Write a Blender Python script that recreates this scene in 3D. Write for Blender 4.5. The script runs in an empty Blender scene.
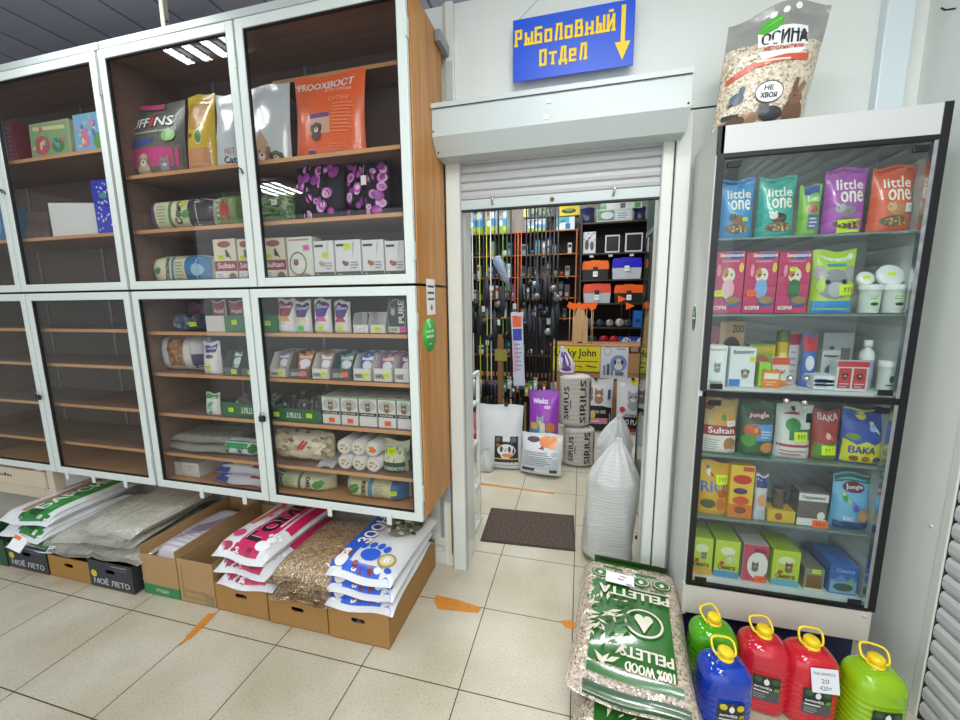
import bpy, bmesh, math, random
from mathutils import Vector, Matrix
from mathutils.geometry import tessellate_polygon
rnd = random.Random(7)
SC = bpy.context.scene
COL = SC.collection
# ------------------------------------------------------------------ camera
CAM = Vector((3.1487, -1.3417, 1.5934)); FPX = 394.26
yaw, pitch, roll = math.radians(-14.357), math.radians(8.601), math.radians(-0.6)
fwd = Vector((math.sin(yaw)*math.cos(pitch), math.cos(yaw)*math.cos(pitch), -math.sin(pitch)))
rgt0 = Vector((math.cos(yaw), -math.sin(yaw), 0)); up0 = rgt0.cross(fwd)
RGT = math.cos(roll)*rgt0 + math.sin(roll)*up0
UP = -math.sin(roll)*rgt0 + math.cos(roll)*up0
def ray(x, y): return RGT*(x-480) - UP*(y-360) + fwd*FPX
def at(x, y, Y):
    d = ray(x, y); return CAM + d*((Y-CAM.y)/d.y)
def atz(x, y, z):
    d = ray(x, y); return CAM + d*((z-CAM.z)/d.z)
cd = bpy.data.cameras.new('camera'); cam = bpy.data.objects.new('camera', cd); COL.objects.link(cam)
cd.sensor_width = 36; cd.lens = FPX*36/960; cd.clip_start = .02; cd.clip_end = 60
m = Matrix((RGT, UP, -fwd)).transposed().to_4x4(); m.translation = CAM; cam.matrix_world = m
SC.camera = cam
# ------------------------------------------------------------------ materials
def lin(c): return c/12.92 if c <= .04045 else ((c+.055)/1.055)**2.4
def rgb(h):
    h = h.lstrip('#'); h = h if len(h) == 6 else ''.join(c*2 for c in h); return tuple(lin(int(h[i:i+2], 16)/255) for i in (0, 2, 4)) + (1,)
MC = {}
def mat(h, rough=.5, metal=0, coat=0, noise=0, scale=30, bump=0, bscale=60, emit=0, trans=0, name=None):
    key = (h, rough, metal, coat, noise, scale, bump, bscale, emit, trans)
    if key in MC: return MC[key]
    M = bpy.data.materials.new(name or 'paint_'+h.lstrip('#')); M.use_nodes = True
    nt = M.node_tree; b = nt.nodes['Principled BSDF']
    b.inputs['Base Color'].default_value = rgb(h); b.inputs['Roughness'].default_value = rough
    b.inputs['Metallic'].default_value = metal; b.inputs['Coat Weight'].default_value = coat
    b.inputs['Coat Roughness'].default_value = .12
    b.inputs['Transmission Weight'].default_value = trans
    if emit:
        b.inputs['Emission Color'].default_value = rgb(h); b.inputs['Emission Strength'].default_value = emit
    if noise or bump:
        tc = nt.nodes.new('ShaderNodeTexCoord')
    if noise:
        n = nt.nodes.new('ShaderNodeTexNoise'); n.inputs['Scale'].default_value = scale; n.inputs['Detail'].default_value = 5
        mx = nt.nodes.new('ShaderNodeMix'); mx.data_type = 'RGBA'
        c = rgb(h); mx.inputs[6].default_value = tuple(v*(1-noise) for v in c[:3])+(1,)
        mx.inputs[7].default_value = tuple(min(1, v*(1+noise)) for v in c[:3])+(1,)
        nt.links.new(tc.outputs['Object'], n.inputs['Vector']); nt.links.new(n.outputs['Fac'], mx.inputs[0]); nt.links.new(mx.outputs[2], b.inputs['Base Color'])
    if bump:
        n2 = nt.nodes.new('ShaderNodeTexNoise'); n2.inputs['Scale'].default_value = bscale; n2.inputs['Detail'].default_value = 3
        bp = nt.nodes.new('ShaderNodeBump'); bp.inputs['Strength'].default_value = bump; bp.inputs['Distance'].default_value = .01
        nt.links.new(tc.outputs['Object'], n2.inputs['Vector']); nt.links.new(n2.outputs['Fac'], bp.inputs['Height']); nt.links.new(bp.outputs['Normal'], b.inputs['Normal'])
    MC[key] = M; return M
def node_mat(name):
    M = bpy.data.materials.new(name); M.use_nodes = True; nt = M.node_tree
    return M, nt, nt.nodes['Principled BSDF'], nt.nodes.new, nt.links.new
def ramp(new, stops):
    r = new('ShaderNodeValToRGB'); e = r.color_ramp.elements
    e[0].position, e[0].color = stops[0][0], rgb(stops[0][1]); e[1].position, e[1].color = stops[-1][0], rgb(stops[-1][1])
    for p, c in stops[1:-1]:
        q = e.new(p); q.color = rgb(c)
    return r
def tile_material():
    M, nt, b, new, ln = node_mat('floor_tiles')
    tc = new('ShaderNodeTexCoord'); sp = new('ShaderNodeSeparateXYZ'); ln(tc.outputs['Object'], sp.inputs[0])
    def mth(op, a, bb=None):
        n = new('ShaderNodeMath'); n.operation = op
        for i, v in enumerate((a, bb)):
            if v is None: continue
            if isinstance(v, (int, float)): n.inputs[i].default_value = v
            else: ln(v, n.inputs[i])
        return n.outputs[0]
    ds = []
    for ax in (0, 1):
        t = mth('DIVIDE', sp.outputs[ax], .45); f = mth('ABSOLUTE', mth('SUBTRACT', t, mth('ROUND', t))); ds.append(f)
    d = mth('MINIMUM', ds[0], ds[1]); j = mth('LESS_THAN', d, .0052)
    n = new('ShaderNodeTexNoise'); n.inputs['Scale'].default_value = 130; n.inputs['Detail'].default_value = 2; ln(tc.outputs['Object'], n.inputs['Vector'])
    r = ramp(new, [(0, '#8d8676'), (.36, '#b9b3a2'), (.43, '#c9c3b3'), (1, '#d1ccbd')]); ln(n.outputs['Fac'], r.inputs[0])
    n2 = new('ShaderNodeTexNoise'); n2.inputs['Scale'].default_value = 2.5; n2.inputs['Detail'].default_value = 4; ln(tc.outputs['Object'], n2.inputs['Vector'])
    r2 = ramp(new, [(.3, '#e4dfd2'), (.7, '#ffffff')]); ln(n2.outputs['Fac'], r2.inputs[0])
    mu = new('ShaderNodeMix'); mu.data_type = 'RGBA'; mu.blend_type = 'MULTIPLY'; mu.inputs[0].default_value = 1
    ln(r.outputs[0], mu.inputs[6]); ln(r2.outputs[0], mu.inputs[7])
    mx = new('ShaderNodeMix'); mx.data_type = 'RGBA'; ln(j, mx.inputs[0]); ln(mu.outputs[2], mx.inputs[6]); mx.inputs[7].default_value = rgb('#3f382d')
    ln(mx.outputs[2], b.inputs['Base Color']); b.inputs['Roughness'].default_value = .32; b.inputs['Specular IOR Level'].default_value = .35
    return M
def wood_material(name, c1, c2, axis='Z', sc=1.0, rough=.42):
    M, nt, b, new, ln = node_mat(name)
    tc = new('ShaderNodeTexCoord'); mp = new('ShaderNodeMapping'); ln(tc.outputs['Object'], mp.inputs[0])
    s = {'Z': (14, 14, .9), 'X': (.9, 14, 14)}[axis]; mp.inputs['Scale'].default_value = tuple(v*sc for v in s)
    n = new('ShaderNodeTexNoise'); n.inputs['Scale'].default_value = 2.2; n.inputs['Detail'].default_value = 8; n.inputs['Distortion'].default_value = .6
    ln(mp.outputs[0], n.inputs['Vector']); r = ramp(new, [(.3, c1), (.7, c2)]); ln(n.outputs['Fac'], r.inputs[0])
    ln(r.outputs[0], b.inputs['Base Color']); b.inputs['Roughness'].default_value = rough
    return M
def grain_material(name, stops, scale, coat=.6, rough=.45, stretch=(1, 1, 1), film=0.0):
    M, nt, b, new, ln = node_mat(name)
    tc = new('ShaderNodeTexCoord'); mp = new('ShaderNodeMapping'); mp.inputs['Scale'].default_value = stretch; ln(tc.outputs['Object'], mp.inputs[0])
    v = new('ShaderNodeTexVoronoi'); v.inputs['Scale'].default_value = scale; ln(mp.outputs[0], v.inputs['Vector'])
    sp = new('ShaderNodeSeparateColor'); ln(v.outputs['Color'], sp.inputs[0])
    r = ramp(new, stops); ln(sp.outputs[0], r.inputs[0])
    bp = new('ShaderNodeBump'); bp.inputs['Strength'].default_value = .5; bp.inputs['Distance'].default_value = .006; ln(v.outputs['Distance'], bp.inputs['Height'])
    ln(r.outputs[0], b.inputs['Base Color']); ln(bp.outputs['Normal'], b.inputs['Normal']); b.inputs['Roughness'].default_value = rough
    b.inputs['Coat Weight'].default_value = coat; b.inputs['Coat Roughness'].default_value = .16; b.inputs['Coat IOR'].default_value = 1.9
    n = new('ShaderNodeTexNoise'); n.inputs['Scale'].default_value = 10; n.inputs['Detail'].default_value = 3; n.inputs['Distortion'].default_value = 1.2; ln(tc.outputs['Object'], n.inputs['Vector'])
    b2 = new('ShaderNodeBump'); b2.inputs['Strength'].default_value = 1; b2.inputs['Distance'].default_value = .035; ln(n.outputs['Fac'], b2.inputs['Height']); ln(b2.outputs['Normal'], b.inputs['Coat Normal'])
    return M
def glass_material(name, tint='#e8ecec', refl=1.0, rough=.02):
    M = bpy.data.materials.new(name); M.use_nodes = True; nt = M.node_tree; nt.nodes.clear(); new = nt.nodes.new; ln = nt.links.new
    o = new('ShaderNodeOutputMaterial'); t = new('ShaderNodeBsdfTransparent'); t.inputs[0].default_value = rgb(tint)
    g = new('ShaderNodeBsdfGlossy'); g.inputs['Roughness'].default_value = rough; g.inputs['Color'].default_value = (.95, 1, 1, 1)
    f = new('ShaderNodeFresnel'); ge = new('ShaderNodeNewGeometry'); io = new('ShaderNodeMath'); io.operation = 'MULTIPLY_ADD'
    io.inputs[1].default_value = 1/1.5-1.5; io.inputs[2].default_value = 1.5; ln(ge.outputs['Backfacing'], io.inputs[0]); ln(io.outputs[0], f.inputs['IOR'])
    mm = new('ShaderNodeMath'); mm.operation = 'MULTIPLY'; mm.use_clamp = True; mm.inputs[1].default_value = refl; ln(f.outputs[0], mm.inputs[0])
    x = new('ShaderNodeMixShader'); ln(mm.outputs[0], x.inputs[0]); ln(t.outputs[0], x.inputs[1]); ln(g.outputs[0], x.inputs[2]); ln(x.outputs[0], o.inputs[0])
    return M
def film_material(name, alpha=.35, tint='#dfe3e3'):
    M = bpy.data.materials.new(name); M.use_nodes = True; nt = M.node_tree; nt.nodes.clear(); new = nt.nodes.new; ln = nt.links.new
    o = new('ShaderNodeOutputMaterial'); t = new('ShaderNodeBsdfTransparent')
    p = new('ShaderNodeBsdfPrincipled'); p.inputs['Base Color'].default_value = rgb(tint); p.inputs['Roughness'].default_value = .15
    tc = new('ShaderNodeTexCoord'); n = new('ShaderNodeTexNoise'); n.inputs['Scale'].default_value = 25; n.inputs['Distortion'].default_value = 1.5; ln(tc.outputs['Object'], n.inputs['Vector'])
    bp = new('ShaderNodeBump'); bp.inputs['Strength'].default_value = .9; bp.inputs['Distance'].default_value = .02; ln(n.outputs['Fac'], bp.inputs['Height']); ln(bp.outputs['Normal'], p.inputs['Normal'])
    x = new('ShaderNodeMixShader'); x.inputs[0].default_value = alpha; ln(t.outputs[0], x.inputs[1]); ln(p.outputs[0], x.inputs[2]); ln(x.outputs[0], o.inputs[0])
    return M
WHITE = mat('#cdd5d1', .38, name='white_painted_frame')
WALLP = mat('#dde2dd', .5, noise=.02, scale=3, name='white_wall_panel')
PVC = mat('#d6dad4', .35, noise=.03, scale=6, name='white_plastic_profile')
GASKET = mat('#1c1d20', .6)
OAK_V = wood_material('oak_laminate_side', '#a86e33', '#c98f4c', 'Z')
OAK_X = wood_material('oak_laminate_shelf', '#c98f5c', '#dba871', 'X')
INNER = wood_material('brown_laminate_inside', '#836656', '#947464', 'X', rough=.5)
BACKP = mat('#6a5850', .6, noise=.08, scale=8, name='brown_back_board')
SHELF_UNDER = OAK_X
CARD = mat('#9f7741', .75, noise=.06, scale=18, name='kraft_cardboard')
CARD2 = mat('#a5845a', .8, noise=.08, scale=14, name='pale_cardboard')
CARDIN = mat('#8a6238', .8, noise=.05, name='inner_cardboard')
BLACKBOX = mat('#2b2f36', .55, noise=.15, scale=20, name='dark_printed_cardboard')
BLACK = mat('#101114', .4)
CHROME = mat('#c9cdd0', .18, metal=1)
GLASS = glass_material('door_glass', '#f2f2f2', .5)
GLASS2 = glass_material('showcase_glass', '#f2f6f5', .8)
FILM = film_material('clear_film', .3)
FILMD = film_material('clear_film_dense', .55)
# ------------------------------------------------------------------ mesh builder
TXT = {}
def text_geo(s, bold=0.0):
    k = (s, bold)
    if k not in TXT:
        cu = bpy.data.curves.new('t', 'FONT'); cu.body = s; cu.resolution_u = 2; cu.offset = bold; cu.fill_mode = 'FRONT'
        ob = bpy.data.objects.new('t', cu); COL.objects.link(ob)
        bpy.context.view_layer.update()
        me = bpy.data.meshes.new_from_object(ob.evaluated_get(bpy.context.evaluated_depsgraph_get()))
        vs = [(v.co.x, v.co.y) for v in me.vertices]; fs = []
        for p in me.polygons:
            t = tuple(p.vertices)
            fs += [t] if len(t) == 3 else [tuple(t[i] for i in tr) for tr in tessellate_polygon([[Vector((*vs[j], 0)) for j in t]])]
        COL.objects.unlink(ob); bpy.data.objects.remove(ob); bpy.data.meshes.remove(me); bpy.data.curves.remove(cu)
        if vs:
            x0 = min(v[0] for v in vs); x1 = max(v[0] for v in vs); y0 = min(v[1] for v in vs); y1 = max(v[1] for v in vs)
            vs = [((x-x0)/(x1-x0 or 1), (y-y0)/(y1-y0 or 1)) for x, y in vs]
        TXT[k] = (vs, fs)
    return TXT[k]
def bolden(vs, e):
    """four slightly shifted layers of the same lettering make it bold"""
    return [[((x*(1-e)+dx), y*.95+.025+dy*.8) for x, y in vs] for dx, dy in ((0, 0), (e, 0), (e/2, .03), (e/2, -.03))]
class B:
    def __init__(s): s.v = []; s.f = []; s.mi = []; s.sm = []; s.mats = []
    def m(s, mt):
        if mt not in s.mats: s.mats.append(mt)
        return s.mats.index(mt)
    def add(s, vs, fs, mt, smooth=False, M=None):
        o = len(s.v); i = s.m(mt)
        for p in vs: s.v.append(tuple(M @ Vector(p)) if M else tuple(p))
        for f in fs: s.f.append(tuple(a+o for a in f)); s.mi.append(i); s.sm.append(smooth)
        return s
    def box(s, x0, x1, y0, y1, z0, z1, mt, M=None, bev=0):
        if bev:
            bm = bmesh.new(); bmesh.ops.create_cube(bm, size=1)
            for v in bm.verts: v.co = Vector(((x0+x1)/2+v.co.x*(x1-x0), (y0+y1)/2+v.co.y*(y1-y0), (z0+z1)/2+v.co.z*(z1-z0)))
            bmesh.ops.bevel(bm, geom=bm.edges[:], offset=bev, segments=2, affect='EDGES', profile=.5)
            bm.verts.index_update(); vs = [tuple(v.co) for v in bm.verts]; fs = [tuple(v.index for v in f.verts) for f in bm.faces]; bm.free()
            return s.add(vs, fs, mt, False, M)
        vs = [(x, y, z) for z in (z0, z1) for y in (y0, y1) for x in (x0, x1)]
        return s.add(vs, [(0, 2, 3, 1), (4, 5, 7, 6), (0, 1, 5, 4), (2, 6, 7, 3), (0, 4, 6, 2), (1, 3, 7, 5)], mt, False, M)
    def prism(s, pts, axis, a0, a1, mt, M=None):
        n = len(pts)
        def mk(p, a): return {'X': (a, p[0], p[1]), 'Y': (p[0], a, p[1]), 'Z': (p[0], p[1], a)}[axis]
        vs = [mk(p, a0) for p in pts]+[mk(p, a1) for p in pts]
        fs = [tuple(range(n)), tuple(range(2*n-1, n-1, -1))]+[(i, (i+1) % n, n+(i+1) % n, n+i) for i in range(n)]
        return s.add(vs, fs, mt, False, M)
    def tube(s, pts, r, mt, seg=8, closed=False, smooth=True):
        pts = [Vector(p) for p in pts]; n = len(pts); rr = r if isinstance(r, (list, tuple)) else [r]*n
        vs = []; prev = None
        for i, p in enumerate(pts):
            if closed: d = pts[(i+1) % n]-pts[i-1]
            else: d = pts[min(i+1, n-1)]-pts[max(i-1, 0)]
            d.normalize(); a = Vector((0, 0, 1)) if abs(d.z) < .9 else Vector((1, 0, 0))
            if prev is not None: a = prev
            u = (a - d*a.dot(d)).normalized(); w = d.cross(u); prev = u
            for k in range(seg):
                t = 2*math.pi*k/seg; vs.append(p+(u*math.cos(t)+w*math.sin(t))*rr[i])
        fs = []
        for i in range(n if closed else n-1):
            j = (i+1) % n
            for k in range(seg): fs.append((i*seg+k, i*seg+(k+1) % seg, j*seg+(k+1) % seg, j*seg+k))
        if not closed: fs += [tuple(range(seg-1, -1, -1)), tuple((n-1)*seg+k for k in range(seg))]
        return s.add(vs, fs, mt, smooth)
    def lathe(s, prof, mt, seg=24, M=None, sq=0, smooth=True, caps=True):
        vs = []
        for r, z in prof:
            for k in range(seg):
                t = 2*math.pi*k/seg; c, q = math.cos(t), math.sin(t)
                e = 1-sq; rx = abs(c)**e*(1 if c >= 0 else -1); ry = abs(q)**e*(1 if q >= 0 else -1)
                rxy = r if isinstance(r, (tuple, list)) else (r, r)
                vs.append((rx*rxy[0], ry*rxy[1], z))
        n = len(prof); fs = [(i*seg+k, i*seg+(k+1) % seg, (i+1)*seg+(k+1) % seg, (i+1)*seg+k) for i in range(n-1) for k in range(seg)]
        if caps: fs += [tuple(range(seg-1, -1, -1)), tuple((n-1)*seg+k for k in range(seg))]
        return s.add(vs, fs, mt, smooth, M)
    def text(s, txt, x0, x1, z0, z1, y, mt, bold=.0, M=None):      # flat lettering on a plane facing -Y
        vs, fs = text_geo(txt, 0)
        for k, lay in enumerate(bolden(vs, bold) if bold else [vs]):
            s.add([(x0+a*(x1-x0), y-.00015*k, z0+b*(z1-z0)) for a, b in lay], fs, mt, False, M)
        return s
    def done(s, name, parent=None, loc=None, rot=None, label=None, cat=None, group=None, kind=None):
        me = bpy.data.meshes.new(name); me.from_pydata(s.v, [], s.f)
        for mt in s.mats: me.materials.append(mt)
        me.polygons.foreach_set('material_index', s.mi); me.polygons.foreach_set('use_smooth', s.sm); me.update()
        o = bpy.data.objects.new(name, me); COL.objects.link(o)
        if parent: o.parent = parent
        if loc is not None: o.location = loc
        if rot is not None: o.rotation_euler = rot
        return tag(o, label, cat, group, kind)
def tag(o, label=None, cat=None, group=None, kind=None):
    if label: o['label'] = label
    if cat: o['category'] = cat
    if group: o['group'] = group
    if kind: o['kind'] = kind
    return o
def empty(name, loc, label, cat, group=None, rot=(0, 0, 0)):
    o = bpy.data.objects.new(name, None); COL.objects.link(o); o.location = loc; o.rotation_euler = rot; o.empty_display_size = .05
    return tag(o, label, cat, group)
def clone(o, label=None, loc=None, rot=None, group=None):
    c = o.copy(); COL.objects.link(c)
    if label: c['label'] = label
    if loc is not None: c.location = loc
    if rot is not None: c.rotation_euler = rot
    if group: c['group'] = group
    for ch in list(o.children):
        d = ch.copy(); COL.objects.link(d); d.parent = c
        for g in list(ch.children):
            e = g.copy(); COL.objects.link(e); e.parent = d
    return c
# ------------------------------------------------------------------ printed art on a surface
def smat(c): return c if not isinstance(c, str) else mat(c, .4, coat=.25)
def refine(pts, fs, W, H, L):
    """split triangles until they can follow a curved surface"""
    out = []; st = []
    for f in fs:
        for i in range(1, len(f)-1): st.append((pts[f[0]], pts[f[i]], pts[f[i+1]]))
    while st:
        a, b_, c = st.pop()
        d = [math.hypot((p[0]-q[0])*W, (p[1]-q[1])*H) for p, q in ((a, b_), (b_, c), (c, a))]; mx = max(d)
        if mx <= L or len(out) > 6000: out.append((a, b_, c)); continue
        k = d.index(mx)
        p, q, r_ = ((a, b_, c), (b_, c, a), (c, a, b_))[k]; m_ = ((p[0]+q[0])/2, (p[1]+q[1])/2)
        st += [(p, m_, r_), (m_, q, r_)]
    vs = [p for t in out for p in t]
    return vs, [(3*i, 3*i+1, 3*i+2) for i in range(len(out))]
def art(b, S, W, H, ops, lift=.0009, flat=None, fine=None):
    """S(u,v,off)->point; every op is printed a hair above the last one"""
    S_in = S; flat = getattr(S, 'flat', False) if flat is None else flat
    def S(u, v, off): return S_in(min(1, max(0, u)), min(1, max(.004, v)), off)
    off = lift; flat = getattr(S, 'flat', False) if flat is None else flat; L = fine or max(.012, min(W, H)*.09)
    def grid(u0, v0, u1, v1, c, nu=None, nv=None):
        if flat: nu = nv = 1
        else: nu = max(2, min(16, int(abs(u1-u0)*W/L)+1)); nv = max(2, min(16, int(abs(v1-v0)*H/L)+1))
        vs = [S(u0+(u1-u0)*i/nu, v0+(v1-v0)*j/nv, off) for j in range(nv+1) for i in range(nu+1)]
        b.add(vs, [(j*(nu+1)+i, j*(nu+1)+i+1, (j+1)*(nu+1)+i+1, (j+1)*(nu+1)+i) for j in range(nv) for i in range(nu)], smat(c), True)
    def ell(cu, cv, ru, rv, c, a0=0, a1=2*math.pi, n=16):
        vs = [S(cu, cv, off)]
        for rr in (.5, 1):
            for k in range(n+1):
                t = a0+(a1-a0)*k/n; vs.append(S(cu+ru*rr*math.cos(t), cv+rv*rr*math.sin(t), off))
        fs = [(0, 1+k, 2+k) for k in range(n)]+[(1+k, n+2+k, n+3+k, 2+k) for k in range(n)]
        b.add(vs, fs, smat(c), True)
    def poly(pts, c):
        fs = tessellate_polygon([[Vector((u, v, 0)) for u, v in pts]])
        if not flat: pts, fs = refine(pts, fs, W, H, L)
        b.add([S(u, v, off) for u, v in pts], fs, smat(c))
    def glyphs(pts, fs, c):
        if not flat: pts, fs = refine(pts, fs, W, H, L)
        b.add([S(u, v, off+(.0004 if flat else .0009)) for u, v in pts], fs, smat(c))
    for op in ops:
        k = op[0]
        if k == 'r': grid(*op[1:6])
        elif k == 'e': ell(*op[1:6])
        elif k == 'ring':
            _, cu, cv, ru, rv, c, th = op; vs = []; n = 28
            for q in (1, 1-th):
                for i in range(n): t = 2*math.pi*i/n; vs.append(S(cu+ru*q*math.cos(t), cv+rv*q*math.sin(t), off))
            b.add(vs, [(i, (i+1) % n, n+(i+1) % n, n+i) for i in range(n)], smat(c), True)
        elif k == 'p': poly(op[1], op[2])
        elif k in ('t', 'tb'):
            _, s, u0, v0, u1, v1, c = op[:7]; vs, fs = text_geo(s, 0); o0 = off
            for lay in (bolden(vs, .10/max(3, len(s))) if k == 'tb' else [vs]):
                glyphs([(u0+x*(u1-u0), v0+y*(v1-v0)) for x, y in lay], fs, c); off += .00012
            off = o0
        elif k == 'tv':                                    # lettering that runs up the surface
            _, s, u0, v0, u1, v1, c = op[:7]; vs, fs = text_geo(s, 0); o0 = off
            for lay in bolden(vs, .10/max(3, len(s))):
                glyphs([(u1-y*(u1-u0), v0+x*(v1-v0)) for x, y in lay], fs, c); off += .00012
            off = o0
        elif k == 'lines':                                 # lines of fine print
            _, u0, v0, u1, v1, n, c = op; st = (v1-v0)/n
            for i in range(n): grid(u0, v0+st*(i+.3), u0+(u1-u0)*(.7+.3*((i*37) % 10)/10), v0+st*(i+.62), c, 3, 1)
        elif k == 'cat':
            _, cu, cv, s, c, c2 = op[:6]; su, sv = s/W, s/H
            ell(cu, cv-1.1*sv, su*.9, sv*.9, c); off += .0003
            for q in (-1, 1): poly([(cu+q*su*.15, cv+sv*.6), (cu+q*su*.75, cv+sv*1.25), (cu+q*su*.85, cv+sv*.2)], c)
            ell(cu, cv, su*.9, sv*.75, c); off += .0003
            ell(cu, cv-.3*sv, su*.4, sv*.3, c2); off += .0003
            for q in (-1, 1): ell(cu+q*su*.38, cv+.12*sv, su*.14, sv*.14, '#1a1a18')
            ell(cu, cv-.18*sv, su*.12, sv*.08, '#8a4a48')
        elif k == 'dog':
            _, cu, cv, s, c, c2 = op[:6]; su, sv = s/W, s/H
            ell(cu, cv-1.1*sv, su*.95, sv*.9, c); off += .0003
            ell(cu, cv, su*.8, sv*.8, c); off += .0003
            for q in (-1, 1): ell(cu+q*su*.8, cv-.05*sv, su*.28, sv*.6, c2)
            ell(cu, cv-.35*sv, su*.42, sv*.36, '#e8ded0' if c != '#e8ded0' else c2); off += .0003
            for q in (-1, 1): ell(cu+q*su*.3, cv+.15*sv, su*.1, sv*.1, '#141210')
            ell(cu, cv-.22*sv, su*.16, sv*.12, '#141210')
        elif k == 'rodent':
            _, cu, cv, s, c, c2 = op[:6]; su, sv = s/W, s/H
            ell(cu+.4*su, cv-.2*sv, su*1.2, sv*.85, c); off += .0003
            for q in (-1, 1): ell(cu-.5*su+q*su*.3, cv+sv*.75, su*.22, sv*.25, c2)
            ell(cu-.5*su, cv+.2*sv, su*.65, sv*.6, c2); off += .0003
            ell(cu-.75*su, cv+.3*sv, su*.1, sv*.1, '#101010')
        elif k == 'bird':
            _, cu, cv, s, c, c2 = op[:6]; su, sv = s/W, s/H
            poly([(cu+.2*su, cv-.4*sv), (cu+1.5*su, cv-1.5*sv), (cu+.7*su, cv+.1*sv)], c2); off += .0003
            ell(cu, cv, su*.6, sv*.85, c); ell(cu-.25*su, cv+.95*sv, su*.42, sv*.4, c2); off += .0003
            ell(cu-.35*su, cv+1.05*sv, su*.08, sv*.08, '#101010')
            poly([(cu-.6*su, cv+1.05*sv), (cu-.95*su, cv+.85*sv), (cu-.55*su, cv+.8*sv)], '#e0a020')
        elif k == 'leaf':
            _, cu, cv, s, c, c2 = op[:6]; su, sv = s/W, s/H
            poly([(cu-su, cv-.2*sv), (cu-.4*su, cv+.6*sv), (cu+.6*su, cv+.85*sv), (cu+su, cv+.3*sv), (cu+.5*su, cv-.5*sv), (cu-.4*su, cv-.75*sv)], c); off += .0003
            poly([(cu-.95*su, cv-.25*sv), (cu+.7*su, cv+.5*sv), (cu+.75*su, cv+.4*sv)], c2)
        elif k == 'dots':
            _, u0, v0, u1, v1, n, rad, cols = op; R = random.Random(n)
            for i in range(n): ell(R.uniform(u0, u1), R.uniform(v0, v1), rad/W*R.uniform(.6, 1.2), rad/H*R.uniform(.6, 1.2), cols[i % len(cols)], n=8); off += .00002
        elif k == 'paw':
            _, cu, cv, s, c = op; su, sv = s/W, s/H
            ell(cu, cv, su*.5, sv*.42, c, n=12)
            for q in (-.62, -.22, .22, .62): ell(cu+q*su, cv+sv*(.75-.4*abs(q)), su*.19, sv*.24, c, n=10)
        off += .0004
    return off
def S_box(w, h, d):
    def S(u, v, off): return ((u-.5)*w, -d/2-off, v*h)
    S.flat = True
    return S
def prof_pouch(v, seal):
    if v > 1-seal: return .02
    g = (1-seal-v)/(1-seal)
    return min(1, .72+v*4)*min(1, g*1.9)**.75 if g > 0 else .02
def S_pouch(w, h, d, seal=.1, ph=0., wob=1.):
    def S(u, v, off, side=-1):
        a = max(0, 1-abs(2*u-1)**2.6)**.55; g = prof_pouch(v, seal)
        t = d/2*a*max(g, .02)+.0012
        t += wob*.0022*math.sin(9*u+ph*3)*math.sin(13*v+ph)*a*(1 if side < 0 else 0)
        nar = 1-.05*math.sin(math.pi*v)
        y = side*(t+off)+.004*math.sin(6*u+ph)*max(0, v-.75)*4*wob
        return ((u-.5)*w*nar, y, v*h-(.006*math.cos(7*u+ph)*v*wob if v > .8 else 0))
    return S
def S_pillow(w, h, d, ph=0., lie=False):
    """bag sealed at both u ends; stands on its long edge unless it lies"""
    def S(u, v, off, side=-1):
        e = min(1, min(u, 1-u)*6.0)
        a = max(0, 1-abs(2*v-1)**3)**.5
        t = d/2*a*(.08+.92*e**.6)+.001
        hh = .5+(v-.5)*(.86+.14*e)
        return ((u-.5)*w, side*(t+off)+.003*math.sin(11*u+ph)*math.sin(7*v+ph), hh*h)
    return S
def wrap(b, S, m1, nu=14, nv=14, m2=None):
    m2 = m2 or m1
    for side, mm in ((-1, m1), (1, m2)):
        vs = [S(i/nu, j/nv, 0, side) for j in range(nv+1) for i in range(nu+1)]
        fs = [(j*(nu+1)+i, j*(nu+1)+i+1, (j+1)*(nu+1)+i+1, (j+1)*(nu+1)+i) for j in range(nv) for i in range(nu)]
        if side > 0: fs = [f[::-1] for f in fs]
        b.add(vs, fs, mm, True)
    ring = [(i/nu, 0) for i in range(nu)]+[(1, j/nv) for j in range(nv)]+[(1-i/nu, 1) for i in range(nu)]+[(0, 1-j/nv) for j in range(nv)]
    n = len(ring); vs = [S(u, v, 0, -1) for u, v in ring]+[S(u, v, 0, 1) for u, v in ring]
    b.add(vs, [(i, n+i, n+(i+1) % n, (i+1) % n) for i in range(n)], m1, True)
TAGC = {'y': '#d8f21c', 'p': '#f04aa8', 'o': '#ff6a2a', 'g': '#43d63c', 'w': '#f4f4f0'}
def price_tag(parent, S, W, H, u, v, c='y', tw=.034, th=.024, off=.004, ang=.06):
    b = B(); tu, tv = tw/W, th/H
    def P(a, q, o=0): return S(u+(a*math.cos(ang)-q*math.sin(ang)*.7)*tu, v+(q*math.cos(ang)+a*math.sin(ang)*.7)*tv, off+o)
    n = 4
    for k, o in ((0, 0), (1, .0008)):
        vs = [P(-.5+i/n, j-.5, o) for j in (0, 1) for i in range(n+1)]
        fs = [(i, i+1, n+2+i, n+1+i) for i in range(n)]
        b.add(vs, fs if k else [f[::-1] for f in fs], mat(TAGC[c], .6))
    ink = mat('#2a2f35', .6)
    for i in range(3):
        x = -.26+.22*i
        b.add([P(x, -.18, .0014), P(x+.05, -.18, .0014), P(x+.11, .2, .0014), P(x+.06, .2, .0014)], [(0, 1, 2, 3)], ink)
        b.add([P(x-.02, .14, .0014), P(x+.1, .14, .0014), P(x+.1, .2, .0014), P(x-.02, .2, .0014)], [(0, 1, 2, 3)], ink)
    nm = {'y': 'yellow', 'p': 'pink', 'o': 'orange', 'g': 'green', 'w': 'white'}[c]
    return b.done('price_tag', parent, label=nm+' price tag')
def solve_place(px, py, Y):
    return at(px, py, Y)
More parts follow.
